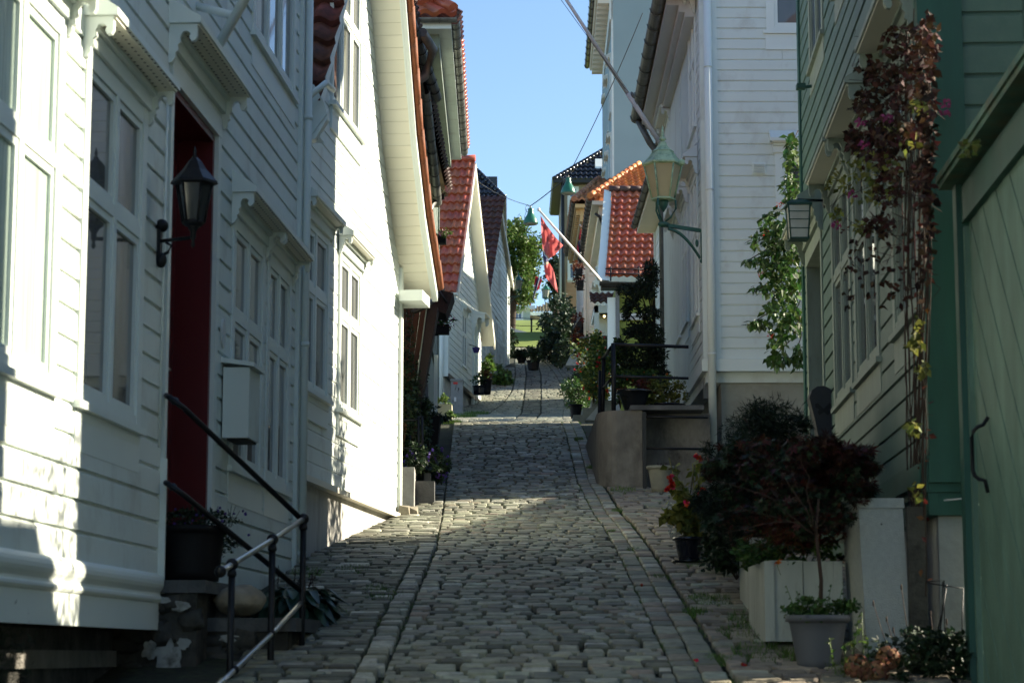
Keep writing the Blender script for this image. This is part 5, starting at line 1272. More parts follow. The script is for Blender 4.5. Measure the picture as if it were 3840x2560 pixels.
m = MB(); q = P(2264, 1340, YT + 1.4); m.tube([Vector((q.x - .02, q.y, z3 - .1)), q], .02, 8); m.build('post', 'rail_black', tr_)
m = MB(); q2 = P(2250, 1400, YT + 2.4); m.tube([Vector((q2.x - .02, q2.y, z3 - .3)), q2 + Vector((0, 0, .03))], .018, 8); m.build('post', 'rail_black', tr_)
m = MB(); a = P(2300, 1292, YT + .05); b = P(2582, 1300, YT + .05); m.tube([a, b], .016, 8); m.tube([P(2300, 1411, YT + .05), P(2582, 1418, YT + .05)], .013, 8)
m.tube([a, q], .016, 8); m.build('rail', 'rail_black', tr_); m = MB(); m.tube([P(2300, 1411, YT + .05), P(2264, 1452, YT + 1.4)], .013, 8); m.build('rail', 'rail_black', tr_)
lr = thing('step_railing', 'dark railing with two bars in front of the recessed part of the concrete landing', 'railing', (1.5, YT, 1.6))
m = MB(); q = P(2415, 1545, YT - .03); m.box(q.x - .018, q.x + .018, YT - .05, YT - .01, G(YT) - .1, q.z); m.build('post', 'dark_gutter', lr)
m = MB(); m.tube([P(2415, 1562, YT - .03), P(2655, 1565, YT - .03)], .012, 8); m.build('rail', 'rail_black', lr); m = MB(); m.tube([P(2415, 1680, YT - .03), P(2655, 1683, YT - .03)], .012, 8); m.build('rail', 'rail_black', lr)
# things on the terrace
def ftr(q, o): cloud(q, o + Vector((.05, 0, .03)), (.22, .15, .08), 260, .05, 'long', clumps=12, droop=.2)
c = P(2378, 1512, 20.0); c.z = zt + .02
potted('terrace_pot', 'large glossy black round pot at the street corner of the terrace', 'potted plant', c, ((.085, .155, .21), 'pot_black_glaze', ), [('foliage', ftr, 'leaf_rust')])
c = P(2500, 1512, 20.2); c.z = zt + .02
potted('terrace_pot', 'low dark pot of yellow-green foliage beside the white house wall on the terrace', 'potted plant', c, ((.13, .17, .10), 'pot_blue'), [('foliage', lambda q, o: cloud(q, o + Vector((-.02, 0, .10)), (.21, .2, .17), 1500, .035, 'leaf', clumps=34, cr=.3), 'leaf_yellow')])
bush('flower_strip', 'small orange and green flowers behind the middle rail of the terrace', P(2420, 1410, 20.5), (.27, .2, .05), 500, .035, 'leaf_green', clumps=16, stems=0, flowers=('petal_orange', 16, .02), cat='flowers')
# dark cypress shrub
cy = thing('cypress', 'ragged dark cypress growing behind the terrace railing, hiding part of the street sign', 'cypress', P(2440, 1500, 21))
m = MB(); k = 21 / 8000
CY = [(2440, 1010, 26, 34), (2420, 1050, 30, 22), (2455, 1050, 18, 30), (2350, 1085, 40, 20), (2400, 1090, 40, 30), (2370, 1130, 30, 25), (2440, 1100, 20, 20), (2350, 1165, 14, 26), (2350, 1190, 12, 12), (2430, 1175, 45, 26), (2400, 1235, 55, 26), (2440, 1260, 50, 50), (2365, 1250, 28, 16), (2420, 1330, 60, 50), (2460, 1340, 40, 70), (2390, 1400, 70, 40), (2350, 1340, 25, 50), (2330, 1290, 16, 26), (2440, 1420, 70, 50)]
for (u, v, a, b) in CY:
    for _ in range(int(60 + a * b * .30)):
        an = U(0, 6.28); r_ = sqrt(R()); p = P(u + a * r_ * cos(an), v + b * r_ * sin(an), 21 + U(-.3, .3)); leaf(m, p, .05 * U(.6, 1.2), 'long')
m.build('foliage', 'leaf_conifer', cy)
m = MB(); bs = P(2445, 1500, 21)
for (u, v, a, b) in CY: m.tube([bs, P(2455, (v + 1400) / 2, 21), P(u, v, 21)], [.02, .012, .005], 6)
m.build('branches', 'bark', cy)
bush('leafy_shrub', 'loose green shrub between the terrace railing and the cypress', P(2325, 1400, 21), (.10, .2, .33), 900, .05, 'leaf_green', clumps=20, cr=.28)

# ---- cream eave house behind cypress (R5c)
WC = Wall(2.80, 33, -.003, 1, -1)
hc = thing('wooden_house', 'pale house with dark eave behind the cypress, across the side street on the right', 'house', (4, 42, 5))
mb = MB(); WC.siding(mb, 0, 7.3, 4, 8.05, .16, t=.03); WC.box(mb, 0, 7.3, 3.5, 8.05, -5, -.02); FC = Wall(2.80, 33, 1, 0, 1); FC.siding(mb, 0.1, 5, 5, 8, .16, t=.03); FC.box(mb, -.03, .12, 4, 8.05, -.02, .05)
for s_ in (.05, 2.2, 4.5, 7.1): WC.box(mb, s_, s_ + .14, 4, 8, .0, .06)
mb.build('wall', 'white', hc)
mb = MB(); WC.box(mb, -.3, 7.5, 8.06, 8.16, -5.3, .36); mb.build('eaves', 'cream', hc)
mb = MB(); gutter(mb, WC.at(-.3, 8.2, .42), WC.at(7.5, 8.2, .42), .06, seg=.7); mb.prism([WC.at(-.3, 8.17, .38), WC.at(-.3, 8.17, -5.4), WC.at(-.3, 9.6, -2.5)], WC.d * 7.8); mb.build('roof', 'dark_gutter', hc)
window(hc, FC, .5, 1.4, 6.2, 7.4, hd=True)
# ---- lime house with red roof
hl = thing('wooden_house', 'lime green house with glossy red pantile roof and a bright white bargeboard', 'house', (3, 51, 6))
xl_ = P(2308, 1200, 50).x
FL = Wall(xl_, 50, 1, 0, 1); zt_ = P(0, 1078, 50).z
mb = MB(); FL.siding(mb, .0, 2.0, 5.9, zt_, .165, t=.025); FL.box(mb, 0, 2, 5, zt_, -3.8, -.02); mb.build('wall', 'lime', hl)
mb = MB(); FL.box(mb, -.19, -.001, 5.6, zt_ - .25, -.05, .08); mb.build('corner_column', 'white_trim', hl)
mb = MB(); FL.box(mb, -.0, .09, 5.6, zt_ - .1, .03, .12); mb.build('downpipe', 'cabinet_grey', hl)
mb = MB(); zr = zt_ + .12
ex0 = P(2270, 1045, 49.6).x; up = P(2296, 728, 51.8) - P(2270, 1045, 49.6); rx = P(2425, 728, 51.8).x
org = P(2270, 1040, 49.6)
tiles(mb, org, (1.5, 0, 0), up, 8, 13, amp=.06); tiles(mb, org + up * 2 * Vector((0, 0, 0)).x if False else org + Vector((up.x, up.y, up.z)) , (1.4, 0, 0), (0, 2.2, -2.4), 8, 12, amp=.06)
mb.build('roof', 'tile_red', hl)
mb = MB(); ridge(mb, org + up + Vector((-.08, 0, .10)), org + up + Vector((1.5, 0, .10)), .085, 6); mb.build('ridge_tiles', 'tile_dull', hl)
mb = MB(); a_ = P(2240, 1046, 49.5); b__ = P(2285, 1052, 49.5); c_ = P(2292, 716, 51.8); d_ = P(2266, 710, 51.8)
mb.prism([a_, b__, c_, d_], Vector((0, .12, -.02))); bgd = mb.build('bargeboard', 'white_trim', hl)
mb = MB(); gutter(mb, P(2248, 1058, 49.5), P(2425, 1060, 49.5), .09, seg=.6); mb.box(P(2248, 1, 49.6).x, 3.6, 49.6, 50, zt_ - .08, zt_ + .05); mb.build('gutter', 'dark_gutter', hl)
mb = MB()
for u in (2290, 2395): mb.tube([P(u, 1052, 49.4), P(u, 1000, 49.7)], .02, 5)
mb.tube([P(2270, 1008, 49.6), P(2425, 1010, 49.6)], .014, 5); mb.tube([P(2270, 1026, 49.5), P(2425, 1028, 49.5)], .014, 5); mb.build('snow_guard', 'rail_black', hl)
# street sign
sg = thing('street_sign', 'white street name sign on the lime green wall, half hidden by the cypress', 'sign', P(2360, 1200, 49.8))
a_ = P(2322, 1199, 49.9); b__ = P(2428, 1174, 49.9); m = MB(); m.box(a_.x, b__.x, 49.9, 49.93, a_.z, b__.z); m.build('plate', 'sign_white', sg)
m = MB()
for (x0_, x1_, z0_, z1_) in ((a_.x + .01, b__.x - .01, a_.z + .008, a_.z + .014), (a_.x + .01, b__.x - .01, b__.z - .014, b__.z - .008), (a_.x + .01, a_.x + .016, a_.z + .014, b__.z - .014)): m.box(x0_, x1_, 49.895, 49.899, z0_, z1_)
m.build('border', 'ink', sg)
cu = bpy.data.curves.new('lettering', 'FONT'); cu.body = 'Skottegaten'; cu.size = .125; cu.extrude = .002; cu.materials.append(MATS['ink'])
tt = bpy.data.objects.new('lettering', cu); COL.objects.link(tt); bpy.context.view_layer.update(); tm = bpy.data.meshes.new_from_object(tt.evaluated_get(bpy.context.evaluated_depsgraph_get())); bpy.data.objects.remove(tt)
to = bpy.data.objects.new('lettering', tm); COL.objects.link(to); to.parent = sg
to.rotation_euler = (pi / 2, 0, 0); to.scale = (.86, 1, 1); to.location = Vector((a_.x + .04, 49.893, a_.z + .045)) - sg.location
# porch
pr = thing('porch', 'small white porch with dark tiles and a lit ceiling lamp, left of the lime house', 'porch', P(2250, 1190, 51.5))
m = MB(); Yp = 52; z0_, z1_ = P(0, 1172, Yp).z, P(0, 1145, Yp).z; x0_, x1_ = P(2222, 1, Yp).x, P(2290, 1, Yp).x
m.box(x0_, x1_ + .3, Yp, Yp + .1, z0_, z1_); m.box(x0_, x0_ + .1, Yp, Yp + 2, z0_, z1_); m.box(x0_, x1_ + .3, Yp + .1, Yp + 2, z1_ - .05, z1_ - .01)
m.box(x0_ - .0, x0_ + .12, Yp, Yp + .1, z0_ - 1.3, z0_ - .001); m.box(x0_ + .13, x1_ + .3, Yp + 1.0, Yp + 1.1, z0_ - .42, z1_ - .06)
m.build('frame', 'white_trim', pr)
m = MB(); m.box(x0_ + .13, x1_ + .3, Yp + 1.0, Yp + 1.1, z0_ - 2.2, z0_ - .43, ); m.build('door_glass', 'pane_dark', pr)
m = MB()
tiles(m, (x0_ - .1, Yp - .1, z1_ + .03), (.9, 0, 0), (0, .8, .38), 6, 3, amp=.06); m.build('roof', 'tile_dull', pr)
m = MB(); q = P(2266, 1186, Yp + .6); m.ell(q, (.04, .04, .03), 10, 8); bulb = m.build('lamp_bulb', 'porch_bulb', pr)
m = MB(); m.lathe(q + Vector((0, 0, .0)), [(.03, -.05), (.08, .03), (.09, .05)], 6, smooth=False)
m2 = MB()
for k in range(6):
    an = 2 * pi * k / 6; d = Vector((cos(an), sin(an), 0)); m2.tube([q + d * .045 + Vector((0, 0, -.05)), q + d * .10 + Vector((0, 0, .05))], .008, 4)
m2.tube([q + Vector((.1 * cos(2 * pi * k / 12), .1 * sin(2 * pi * k / 12), .05)) for k in range(13)], .01, 4); m2.build('lamp_frame', 'rail_black', pr)
# ---- white house with orange hip roof
ho = thing('wooden_house', 'white house with an orange hip roof rising behind the red-roofed lime house', 'house', (4, 56, 7))
WO = Wall(2.42, 53.5, .006, 1, -1)
mb = MB(); winO = [(1.4, 2.4, 8.2, 9.9), (3.6, 4.6, 8.2, 9.9), (5.6, 6.6, 8.4, 10)]
WO.siding(mb, 0, 8, 7, 11.3, .17, t=.03, holes=winO); WO.box(mb, 0, 8, 5, 11.3, -5, -.03)
FO = Wall(2.42, 53.5, 1, 0, 1); FO.siding(mb, .1, 5, 7, 11.3, .17, t=.03); WO.box(mb, -.03, .12, 6, 11.3, -.02, .06)
mb.build('wall', 'white', ho)
for w_ in winO: window(ho, WO, *w_, hd=True, hoodargs=dict(proj=.22), casing=.08, proj=.04)
mb = MB(); WO.box(mb, -.35, 8.3, 11.32, 11.42, -5.2, .38); WO.box(mb, -.1, 8.1, 11.1, 11.319, 0, .2); mb.build('cornice', 'cream', ho)
mb = MB(); gutter(mb, WO.at(-.35, 11.5, .44), WO.at(8.3, 11.5, .44), .09, seg=.5)
mb.tube([P(2232, 800, 53.3), P(2250, 815, 53.3), P(2262, 850, 53.5)], .04, 8); mb.build('gutter', 'dark_gutter', ho)
mb = MB(); e0 = WO.at(-.4, 11.48, .44)
tiles(mb, e0, (5, 0, 0), (0, 2.9, 1.5), 27, 11, amp=.07, skip=lambda a, b: a * 5 < b * 1.43)
tiles(mb, e0, WO.d * 8.8, (1.43, 0, 1.5), 44, 9, amp=.07, skip=lambda a, b: a * 8.8 < b * 2.9)
ridge(mb, e0 + Vector((0, 0, .06)), e0 + Vector((1.43, 2.9, 1.57)), .085, 12); mb.build('roof', 'tile_orange', ho)
mb = MB(); WO.box(mb, .1, .8, 5, 7.2, 0, .35); mb.build('steps', 'plaster_white', ho)
# ---- yellow house
hy = thing('wooden_house', 'yellow house with ornate cornice and brown tiled roof further up on the right', 'house', (4, 71, 9))
WY = Wall(2.32, 66.5, .0, 1, -1)
mb = MB(); winY = [(.8, 1.8, 11, 12.8), (2.6, 3.6, 11, 12.8), (4.6, 5.6, 11, 12.8), (6.4, 7.4, 11.2, 12.9)]
WY.siding(mb, 0, 8.6, 9, 13.9, .2, t=.03, holes=winY); WY.box(mb, 0, 8.6, 7.5, 13.9, -5, -.03); FY = Wall(2.32, 66.5, 1, 0, 1); FY.siding(mb, .1, 5, 9, 13.9, .2, t=.03); WY.box(mb, -.03, .2, 8, 13.9, -.02, .06)
mb.build('wall', 'cream', hy)
for w_ in winY: window(hy, WY, *w_, hd=False, casing=.1, proj=.05)
mb = MB(); WY.box(mb, -.3, 8.8, 14.0, 14.12, -5.2, .32); WY.box(mb, -.1, 8.7, 13.6, 13.999, 0, .16)
k = 0.
while k < 8.6: WY.box(mb, k, k + .16, 13.82, 13.998, .161, .28); k += .36
mb.build('cornice', 'yellow', hy)
mb = MB(); gutter(mb, WY.at(-.3, 14.2, .36), WY.at(8.8, 14.2, .36), .08, seg=.8); mb.build('gutter', 'dark_gutter', hy)
mb = MB(); e0 = WY.at(-.35, 14.2, .36)
tiles(mb, e0, (5, 0, 0), (0, 3.4, 1.45), 24, 9, amp=.08, skip=lambda a, b: a * 5 < b * .95); tiles(mb, e0, (0, 9.2, 0), (.95, 0, 1.45), 34, 7, amp=.08, skip=lambda a, b: a * 9.2 < b * 3.4)
ridge(mb, e0 + Vector((0, 0, .08)), e0 + Vector((.95, 3.4, 1.52)), .10, 12)
mb.build('roof', 'tile_brown', hy)
# facade basket brackets
for i, (u, v) in enumerate(((2173, 1015), (2178, 1060), (2170, 1210), (2185, 1235))):
    c = P(u, v, 64 + i); t = thing('flower_box', ['upper', 'second', 'third', 'lowest'][i] + ' withered window box on the cream facade right of the flags', 'flower box', c, 'withered window boxes on the cream facade')
    m = MB(); m.box(c.x - .12, c.x + .08, c.y - .4, c.y + .4, c.z - .18, c.z); m.tube([c + Vector((-.12, -.4, 0)), c + Vector((-.2, -.4, -.2)), c + Vector((.1, -.4, -.3))], .015, 5); m.build('box', 'plastic_black', t)
    m = MB(); cloud(m, c + Vector((-.05, 0, .12)), (.2, .5, .2), 160, .1, 'leaf'); m.build('foliage', 'leaf_rust', t)
# ---- tall pale blue building
hb2 = thing('apartment_building', 'tall pale blue rendered building with plain end wall rising above the orange roof', 'building', (6, 72, 12))
WP = Wall(3.33, 68, .014, 1, -1); FP = Wall(3.33, 68, 1, 0, 1)
mb = MB(); FP.box(mb, 0, 6, 8, 30, -8.6, 0.0)
mb.build('wall', 'pale_blue', hb2)
mb = MB(); 
for k in range(4):
    z_ = 12.2 + 2.7 * k
    pass
WP.box(mb, .0, .35, 9, 21.5, 0, .06); WP.box(mb, 8.2, 8.6, 9, 21.5, 0, .06); WP.box(mb, 0, 8.6, 20.7, 21.5, 0.001, .12)
mb.build('trim', 'white', hb2)
for zz in (9.9, 12.6, 15.2, 17.9):
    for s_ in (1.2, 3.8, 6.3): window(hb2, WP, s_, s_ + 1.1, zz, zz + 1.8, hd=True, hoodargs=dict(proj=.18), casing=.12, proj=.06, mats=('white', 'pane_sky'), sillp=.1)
mb = MB(); mb.prism([WP.at(-.1, 21.5, 0), WP.at(-.1, 21.5, .55), WP.at(-.1, 21.65, .60), WP.at(-.1, 21.9, .3), WP.at(-.1, 23.5, 0)], WP.d * 9.2)
k = 0.
while k < 8.8: WP.box(mb, k, k + .3, 21.25, 21.499, .12, .5); k += .6
mb.build('cornice', 'cream_soffit', hb2)
mb = MB(); gutter(mb, WP.at(-.2, 21.7, .66), WP.at(9.2, 21.7, .66), .1, seg=.8); FP.box(mb, -.25, 0, 21.9, 22.1, -8.6, .1); mb.build('gutter', 'tile_black', hb2)
# ---- beige house with black roof up the hill
hk = thing('wooden_house', 'beige house with a glossy black tiled hip roof at the top right of the alley', 'house', (5, 113, 18))
Yk = 110; xk = P(2107, 1, Yk).x; ze = P(0, 684, Yk).z
FK = Wall(xk, Yk, 1, 0, 1); WK = Wall(xk, Yk, -.0, 1, -1)
mb = MB(); s_w0, z_w0 = FK.hit(2128, 802); s_w1, z_w1 = FK.hit(2170, 700)
FK.siding(mb, .1, 4.5, 19.8, ze - .12, .24, t=.035, holes=[(s_w0, s_w1, z_w0, z_w1)]); FK.box(mb, 0, 4.5, 14, ze - .1, -8, -.04); WK.siding(mb, .05, 8, 14.5, ze - .1, .24, t=.03)
FK.box(mb, -.02, .16, 15, ze - .1, -.02, .05)
mb.build('wall', 'sand', hk)
mb = MB(); FK.siding(mb, .17, 4.5, 15, 19.79, .24, t=.035); mb.build('wall', 'peach', hk)
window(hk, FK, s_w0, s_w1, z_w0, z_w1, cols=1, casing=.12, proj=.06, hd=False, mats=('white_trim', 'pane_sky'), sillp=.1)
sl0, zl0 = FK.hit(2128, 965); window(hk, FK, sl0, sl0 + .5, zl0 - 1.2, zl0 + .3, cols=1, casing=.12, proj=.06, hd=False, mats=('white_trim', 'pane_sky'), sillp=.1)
mb = MB(); e0 = Vector((P(2075, 1, Yk - .4).x, Yk - .4, ze)); mb.box(e0.x, 8, Yk - .4, Yk + 8, ze - .12, ze); mb.box(e0.x - .05, e0.x, Yk - .4, Yk + 8, ze - .1, ze + .1); mb.box(e0.x, 8, Yk - .46, Yk - .41, ze - .1, ze + .12); mb.build('eaves', 'dark_gutter', hk)
mb = MB(); tiles(mb, e0, (7, 0, 0), (0, 2.9, 2.7), 26, 9, amp=.11, skip=lambda a, b: a * 7 < b * 3.6); tiles(mb, e0, (0, 9, 0), (3.6, 0, 2.7), 32, 9, amp=.11, skip=lambda a, b: a * 9 < b * 2.9)
mb.build('roof', 'tile_black', hk)
mb = MB(); ridge(mb, e0 + Vector((0, 0, .1)), e0 + Vector((3.6, 2.9, 2.85)), .14, 20); mb.build('hip_ridge', 'tile_black', hk)
sk = MB(); c = P(2245, 620, Yk + .9); sk.prism([P(2232, 632, Yk + .3), P(2258, 632, Yk + .3), P(2258, 603, Yk + .8), P(2232, 603, Yk + .8)], Vector((0, .05, .12))); sk.build('skylight', 'white_trim', hk)
mb = MB(); mb.tube([P(2110, 684, Yk - .2), P(2112, 1300, Yk - .2)], .09, 8); mb.build('downpipe', 'dark_gutter', hk)
mb = MB(); mb.tube([P(2107, 850, Yk - .1), P(2104, 1170, Yk - .2)], .05, 8); mb.build('downpipe', 'white_trim', hk)

# ---- unseen house blocks, added to shade the alley and shape its sun strips
nb = thing('wooden_house', 'unseen white roofed block added behind the gap on the right to shade the cobbles', 'house', (9, 22, 2))
mb = MB(); mb.box(6.2, 11, 15.5, 29, -1, 4.25); mb.build('wall', 'white', nb)
mb = MB(); mb.prism([(5.9, 15.3, 4.25), (11.3, 15.3, 4.25), (8.6, 15.3, 5.95)], Vector((0, 14, 0))); mb.build('roof', 'tile_red', nb)
nb = thing('wooden_house', 'unseen white block added right of the gate to bound the sun strip opposite', 'house', (5, 5, 0))
mb = MB(); mb.box(3.3, 8, -6, 8.62, -3, 6.5); mb.box(2.1, 8, -6, 5.5, -3, 6.5); mb.build('wall', 'white', nb)
mb = MB(); mb.box(3.1, 8.2, -6.2, 8.8, 6.5, 6.7); mb.prism([(3.1, -6.2, 6.7), (8.2, -6.2, 6.7), (5.6, -6.2, 9)], Vector((0, 15, 0))); mb.build('roof', 'tile_red', nb)
nb = thing('wooden_house', 'unseen tall blocks added behind the white house to shade the walls across the street', 'house', (7, 34, 2))
mb = MB(); mb.box(3.9, 9, 30.4, 32.4, 2, 12.5); mb.box(9, 13, 24, 28.7, 2, 9); mb.build('wall', 'white', nb)
mb = MB(); mb.box(3.8, 9.2, 30.3, 32.5, 11.5, 11.8); mb.build('roof', 'tile_dull', nb)
# ================================================================ LAMPS, FLAGS
def hang_lamp(label, u, v, Y):
    c = P(u, v, Y); k = Y / 8000; t = thing('hanging_lamp', label, 'street lamp', c, 'green bell lamps strung across the alley')
    m = MB(); m.lathe(c, [(36 * k * .8, -20 * k), (29 * k, -19 * k), (28 * k, -12 * k), (22 * k, 4 * k), (15 * k, 14 * k), (12 * k, 22 * k), (10 * k, 30 * k), (11 * k, 38 * k), (9 * k, 40 * k), (.5 * k, 40 * k)], 20); m.build('shade', 'lamp_green', t)
    m = MB(); m.lathe(c + Vector((0, 0, -20 * k)), [(26 * k, 0), (24 * k, -3 * k), (10 * k, -6 * k), (1 * k, -6.5 * k)], 20); m.build('diffuser', 'far_glass', t)
    m = MB(); m.tube([c + Vector((0, 0, 38 * k)), c + Vector((0, 0, 50 * k))], 3 * k, 6)
    m.tube([c + Vector((-12 * k + 8 * k * cos(a_), -5 * k, 38 * k + 13 * k * sin(a_))) for a_ in [2 * pi * q / 12 for q in range(13)]], 1.1 * k, 5)
    m.tube([c + Vector((-14 * k, 0, 38 * k)), c + Vector((-24 * k, 0, 5 * k)), c + Vector((-22 * k, 0, -8 * k))], 1.0 * k, 5); m.build('hanger', 'zinc', t)
    return c + Vector((0, 0, 50 * k))
l1 = hang_lamp('green bell-shaped lamp on the span wire, the upper right one before the beige house', 2131, 706, 50)
l2 = hang_lamp('green bell-shaped lamp on the span wire, the lower left one above the tree', 1990, 820, 52)
m = MB(); a = P(2410, 50, 46)
def sag(a, b, s, n=8): return [a.lerp(b, k / n) - Vector((0, 0, s * 4 * (k / n) * (1 - k / n))) for k in range(n + 1)]
m.tube(sag(a, l1, .12), .010, 5); m.tube(sag(l1, l2, .03), .012, 5); m.tube(sag(l2, P(1781, 672, 58), .10), .008, 5); m.build('span_wire', 'wire', None, 'thin wire spanning the alley that carries the two green lamps', 'wire')
def flag(name, label, pole, poly_fn, Y):
    pass
def cloth(quad, nx, ny, ripple, mats_fn, mats, parent, name='cloth'):
    """quad: 4 corners (hoist top, fly top, fly bottom, hoist bottom); mats_fn(u,v)->index"""
    a, b, c, d = [Vector(q) for q in quad]; m = MB(); vs = []
    for j in range(ny + 1):
        for i in range(nx + 1):
            u, v = i / nx, j / ny; p = a.lerp(b, u).lerp(d.lerp(c, u), v)
            p += Vector((0, ripple * sin(9 * u + 3 * v) + ripple * .5 * sin(17 * v + 4 * u), 0)); vs.append(p)
    o = 0
    for j in range(ny):
        for i in range(nx):
            q = j * (nx + 1) + i; m.add([vs[q], vs[q + 1], vs[q + nx + 2], vs[q + nx + 1]], [(0, 1, 2, 3)], mats_fn((i + .5) / nx, (j + .5) / ny), True)
    return m.build(name, mats, parent)
# big red flag
fl = thing('flag', 'large faded red flag with a pale-edged dark stripe hanging from the slanting white pole', 'flag', P(2060, 950, 47))
pa, pb = P(2252, 1050, 49), P(2020, 786, 46)
m = MB(); m.tube([pa, pb], [.035, .024], 10); m.ell(pb, (.04, .04, .04), 8, 6)
m.build('pole', 'pole_white', fl)
Yf = 46.5
def fm(Yq): return lambda u, v: P(u, v, Yq)
f = fm(Yf)
def panel(pts, mt, name='cloth', Y=Yf, dy=.0):
    m = MB(); n = len(pts); cx = sum(p[0] for p in pts) / n; cy = sum(p[1] for p in pts) / n
    # subdivide radially so that the cloth can fold
    rings = 5; vs = [P(cx, cy, Y + dy)]
    den = []
    for i in range(n):
        a, b = pts[i], pts[(i + 1) % n]
        for q in range(4): den.append((a[0] + (b[0] - a[0]) * q / 4, a[1] + (b[1] - a[1]) * q / 4))
    N_ = len(den)
    for r in range(1, rings + 1):
        for (u, v) in den:
            uu, vv = cx + (u - cx) * r / rings, cy + (v - cy) * r / rings
            vs.append(P(uu, vv, Y + dy + .10 * sin(uu * .16 + vv * .03) + .05 * sin(uu * .33 - vv * .05)))
    fs = [(0, 1 + i, 1 + (i + 1) % N_) for i in range(N_)]
    for r in range(1, rings):
        for i in range(N_): fs.append((1 + (r - 1) * N_ + i, 1 + r * N_ + i, 1 + r * N_ + (i + 1) % N_, 1 + (r - 1) * N_ + (i + 1) % N_))
    m.add(vs, fs, 0, True); return m.build(name, mt, fl)
panel([(2027, 808), (2050, 845), (2085, 892), (2112, 920), (2082, 955), (2062, 968), (2045, 950), (2034, 928), (2030, 870)], 'flag_red')
panel([(2034, 928), (2045, 950), (2062, 968), (2058, 975), (2042, 955), (2034, 936)], 'flag_white')
panel([(2034, 937), (2042, 956), (2058, 976), (2052, 985), (2040, 983), (2036, 965)], 'flag_blue')
panel([(2036, 966), (2040, 984), (2052, 986), (2056, 980), (2058, 988), (2046, 994), (2038, 985)], 'flag_white')
panel([(2038, 986), (2046, 995), (2060, 985), (2076, 1012), (2086, 1060), (2093, 1098), (2080, 1085), (2060, 1055), (2046, 1040)], 'flag_red')
# small fresh flag with pole
fl = thing('flag', 'small Norwegian flag hanging limp from a short pole in front of the yellow house', 'flag', P(2190, 900, 60))
Yf = 60; m = MB(); m.tube([P(2232, 902, 61), P(2175, 843, 59)], .02, 8); m.build('pole', 'pole_white', fl)
panel([(2177, 858), (2185, 868), (2181, 890), (2172, 902), (2170, 892)], 'flag_red_fresh', Y=60)
panel([(2185, 868), (2192, 874), (2184, 893), (2181, 890)], 'flag_white_fresh', Y=60); panel([(2188, 873), (2196, 879), (2182, 897), (2178, 893)], 'flag_blue_fresh', Y=59.95)
panel([(2194, 877), (2206, 892), (2196, 903), (2184, 915), (2178, 910), (2182, 897)], 'flag_red_fresh', Y=60)
panel([(2168, 905), (2172, 902), (2178, 930), (2176, 965), (2164, 935)], 'flag_blue_fresh', Y=60); panel([(2172, 900), (2182, 905), (2180, 950), (2177, 960)], 'flag_white_fresh', Y=60.02)
panel([(2163, 925), (2167, 915), (2172, 950), (2168, 955)], 'flag_red_fresh', Y=59.97)
fl = thing('flag', 'narrow Norwegian flag tip hanging between the two distant lanterns', 'flag', P(2010, 1090, 90))
panel([(2008, 1036), (2018, 1038), (2010, 1060), (2004, 1080), (2003, 1065)], 'flag_red_fresh', Y=90); panel([(2016, 1040), (2024, 1043), (1998, 1128), (1998, 1110)], 'flag_blue_fresh', Y=90.05)
panel([(2024, 1043), (2034, 1048), (2020, 1085), (2012, 1092)], 'flag_red_fresh', Y=90); panel([(2013, 1038), (2016, 1040), (1998, 1110), (1998, 1120)], 'flag_white_fresh', Y=90.02); panel([(2022, 1043), (2026, 1044), (2003, 1120), (2000, 1124)], 'flag_white_fresh', Y=89.98)
# ================================================================ PLANTS FURTHER UP
for i, (u, v, Y, w, h, lab) in enumerate(((2000, 1388, 66, 45, 52, 'black tub with dark shrub standing in the middle of the upper street, front one'), (1955, 1362, 70, 30, 30, 'smaller dark tub of plants behind and left of the front one in the street'))):
    c = P(u, v, Y); k = Y / 8000; t = thing('street_planter', lab, 'planter', c, 'black tubs in the upper street')
    m = MB(); potbody(m, c, w * .40 * k, w * .56 * k, h * .75 * k, rim=.01, n=4 if i else 4); m.build('tub', 'plastic_black', t)
    m = MB(); cloud(m, c + Vector((0, 0, h * 1.15 * k)), (w * .75 * k, .5, h * .6 * k), 900, .10, 'leaf', clumps=22); m.build('foliage', 'leaf_dark', t)
bush('rose_bush', 'big loose bush with red blooms behind the terrace on the right', P(2225, 1370, 40), (.38, .6, .68), 3200, .085, 'leaf_green', clumps=44, flowers=('petal_red', 40, .04), extra='leaf_yellow')
bush('round_shrub', 'rounded dark green shrub at the right edge of the upper street', P(2165, 1480, 42), (.36, .5, .36), 3600, .05, 'leaf_green', clumps=50)
bush('topiary', 'clipped darker shrub right above the rounded one on the upper street', P(2180, 1415, 46), (.30, .5, .26), 2000, .06, 'leaf_dark', clumps=30)
m = MB(); c = P(2160, 1568, 40); potbody(m, c, .09, .12, .26, n=20); m.build('plant_pot', 'plastic_black', None, 'black pot under the rounded shrub by the concrete steps', 'pot')
stp = thing('stone_steps', 'whitewashed concrete steps rising beside the terrace on the right', 'steps', P(2240, 1560, 38))
for i, (u0, u1, v0, v1) in enumerate(((2150, 2215, 1555, 1575), (2185, 2235, 1528, 1553), (2218, 2260, 1500, 1527))):
    m = MB(); a_, b__ = P(u0, v1, 38 + i), P(u1 + 40, v0, 38 + i); m.box(a_.x, b__.x, 38 + i, 39.5 + i, a_.z - .4, b__.z); m.build('step', 'pot_stone', stp)
m = MB(); m.prism([P(2195, 1575, 37.6), P(2245, 1575, 37.6), P(2262, 1500, 37.6), P(2262, 1490, 37.6), P(2235, 1530, 37.6)], Vector((0, .3, 0))); m.build('side_wall', 'plaster_white', stp)
bush('dark_hedge', 'tall dark mass of shrubs along the right side of the upper street', P(2100, 1245, 84), (.75, 3, 1.25), 5200, .16, 'leaf_dark', clumps=70, cr=.25)
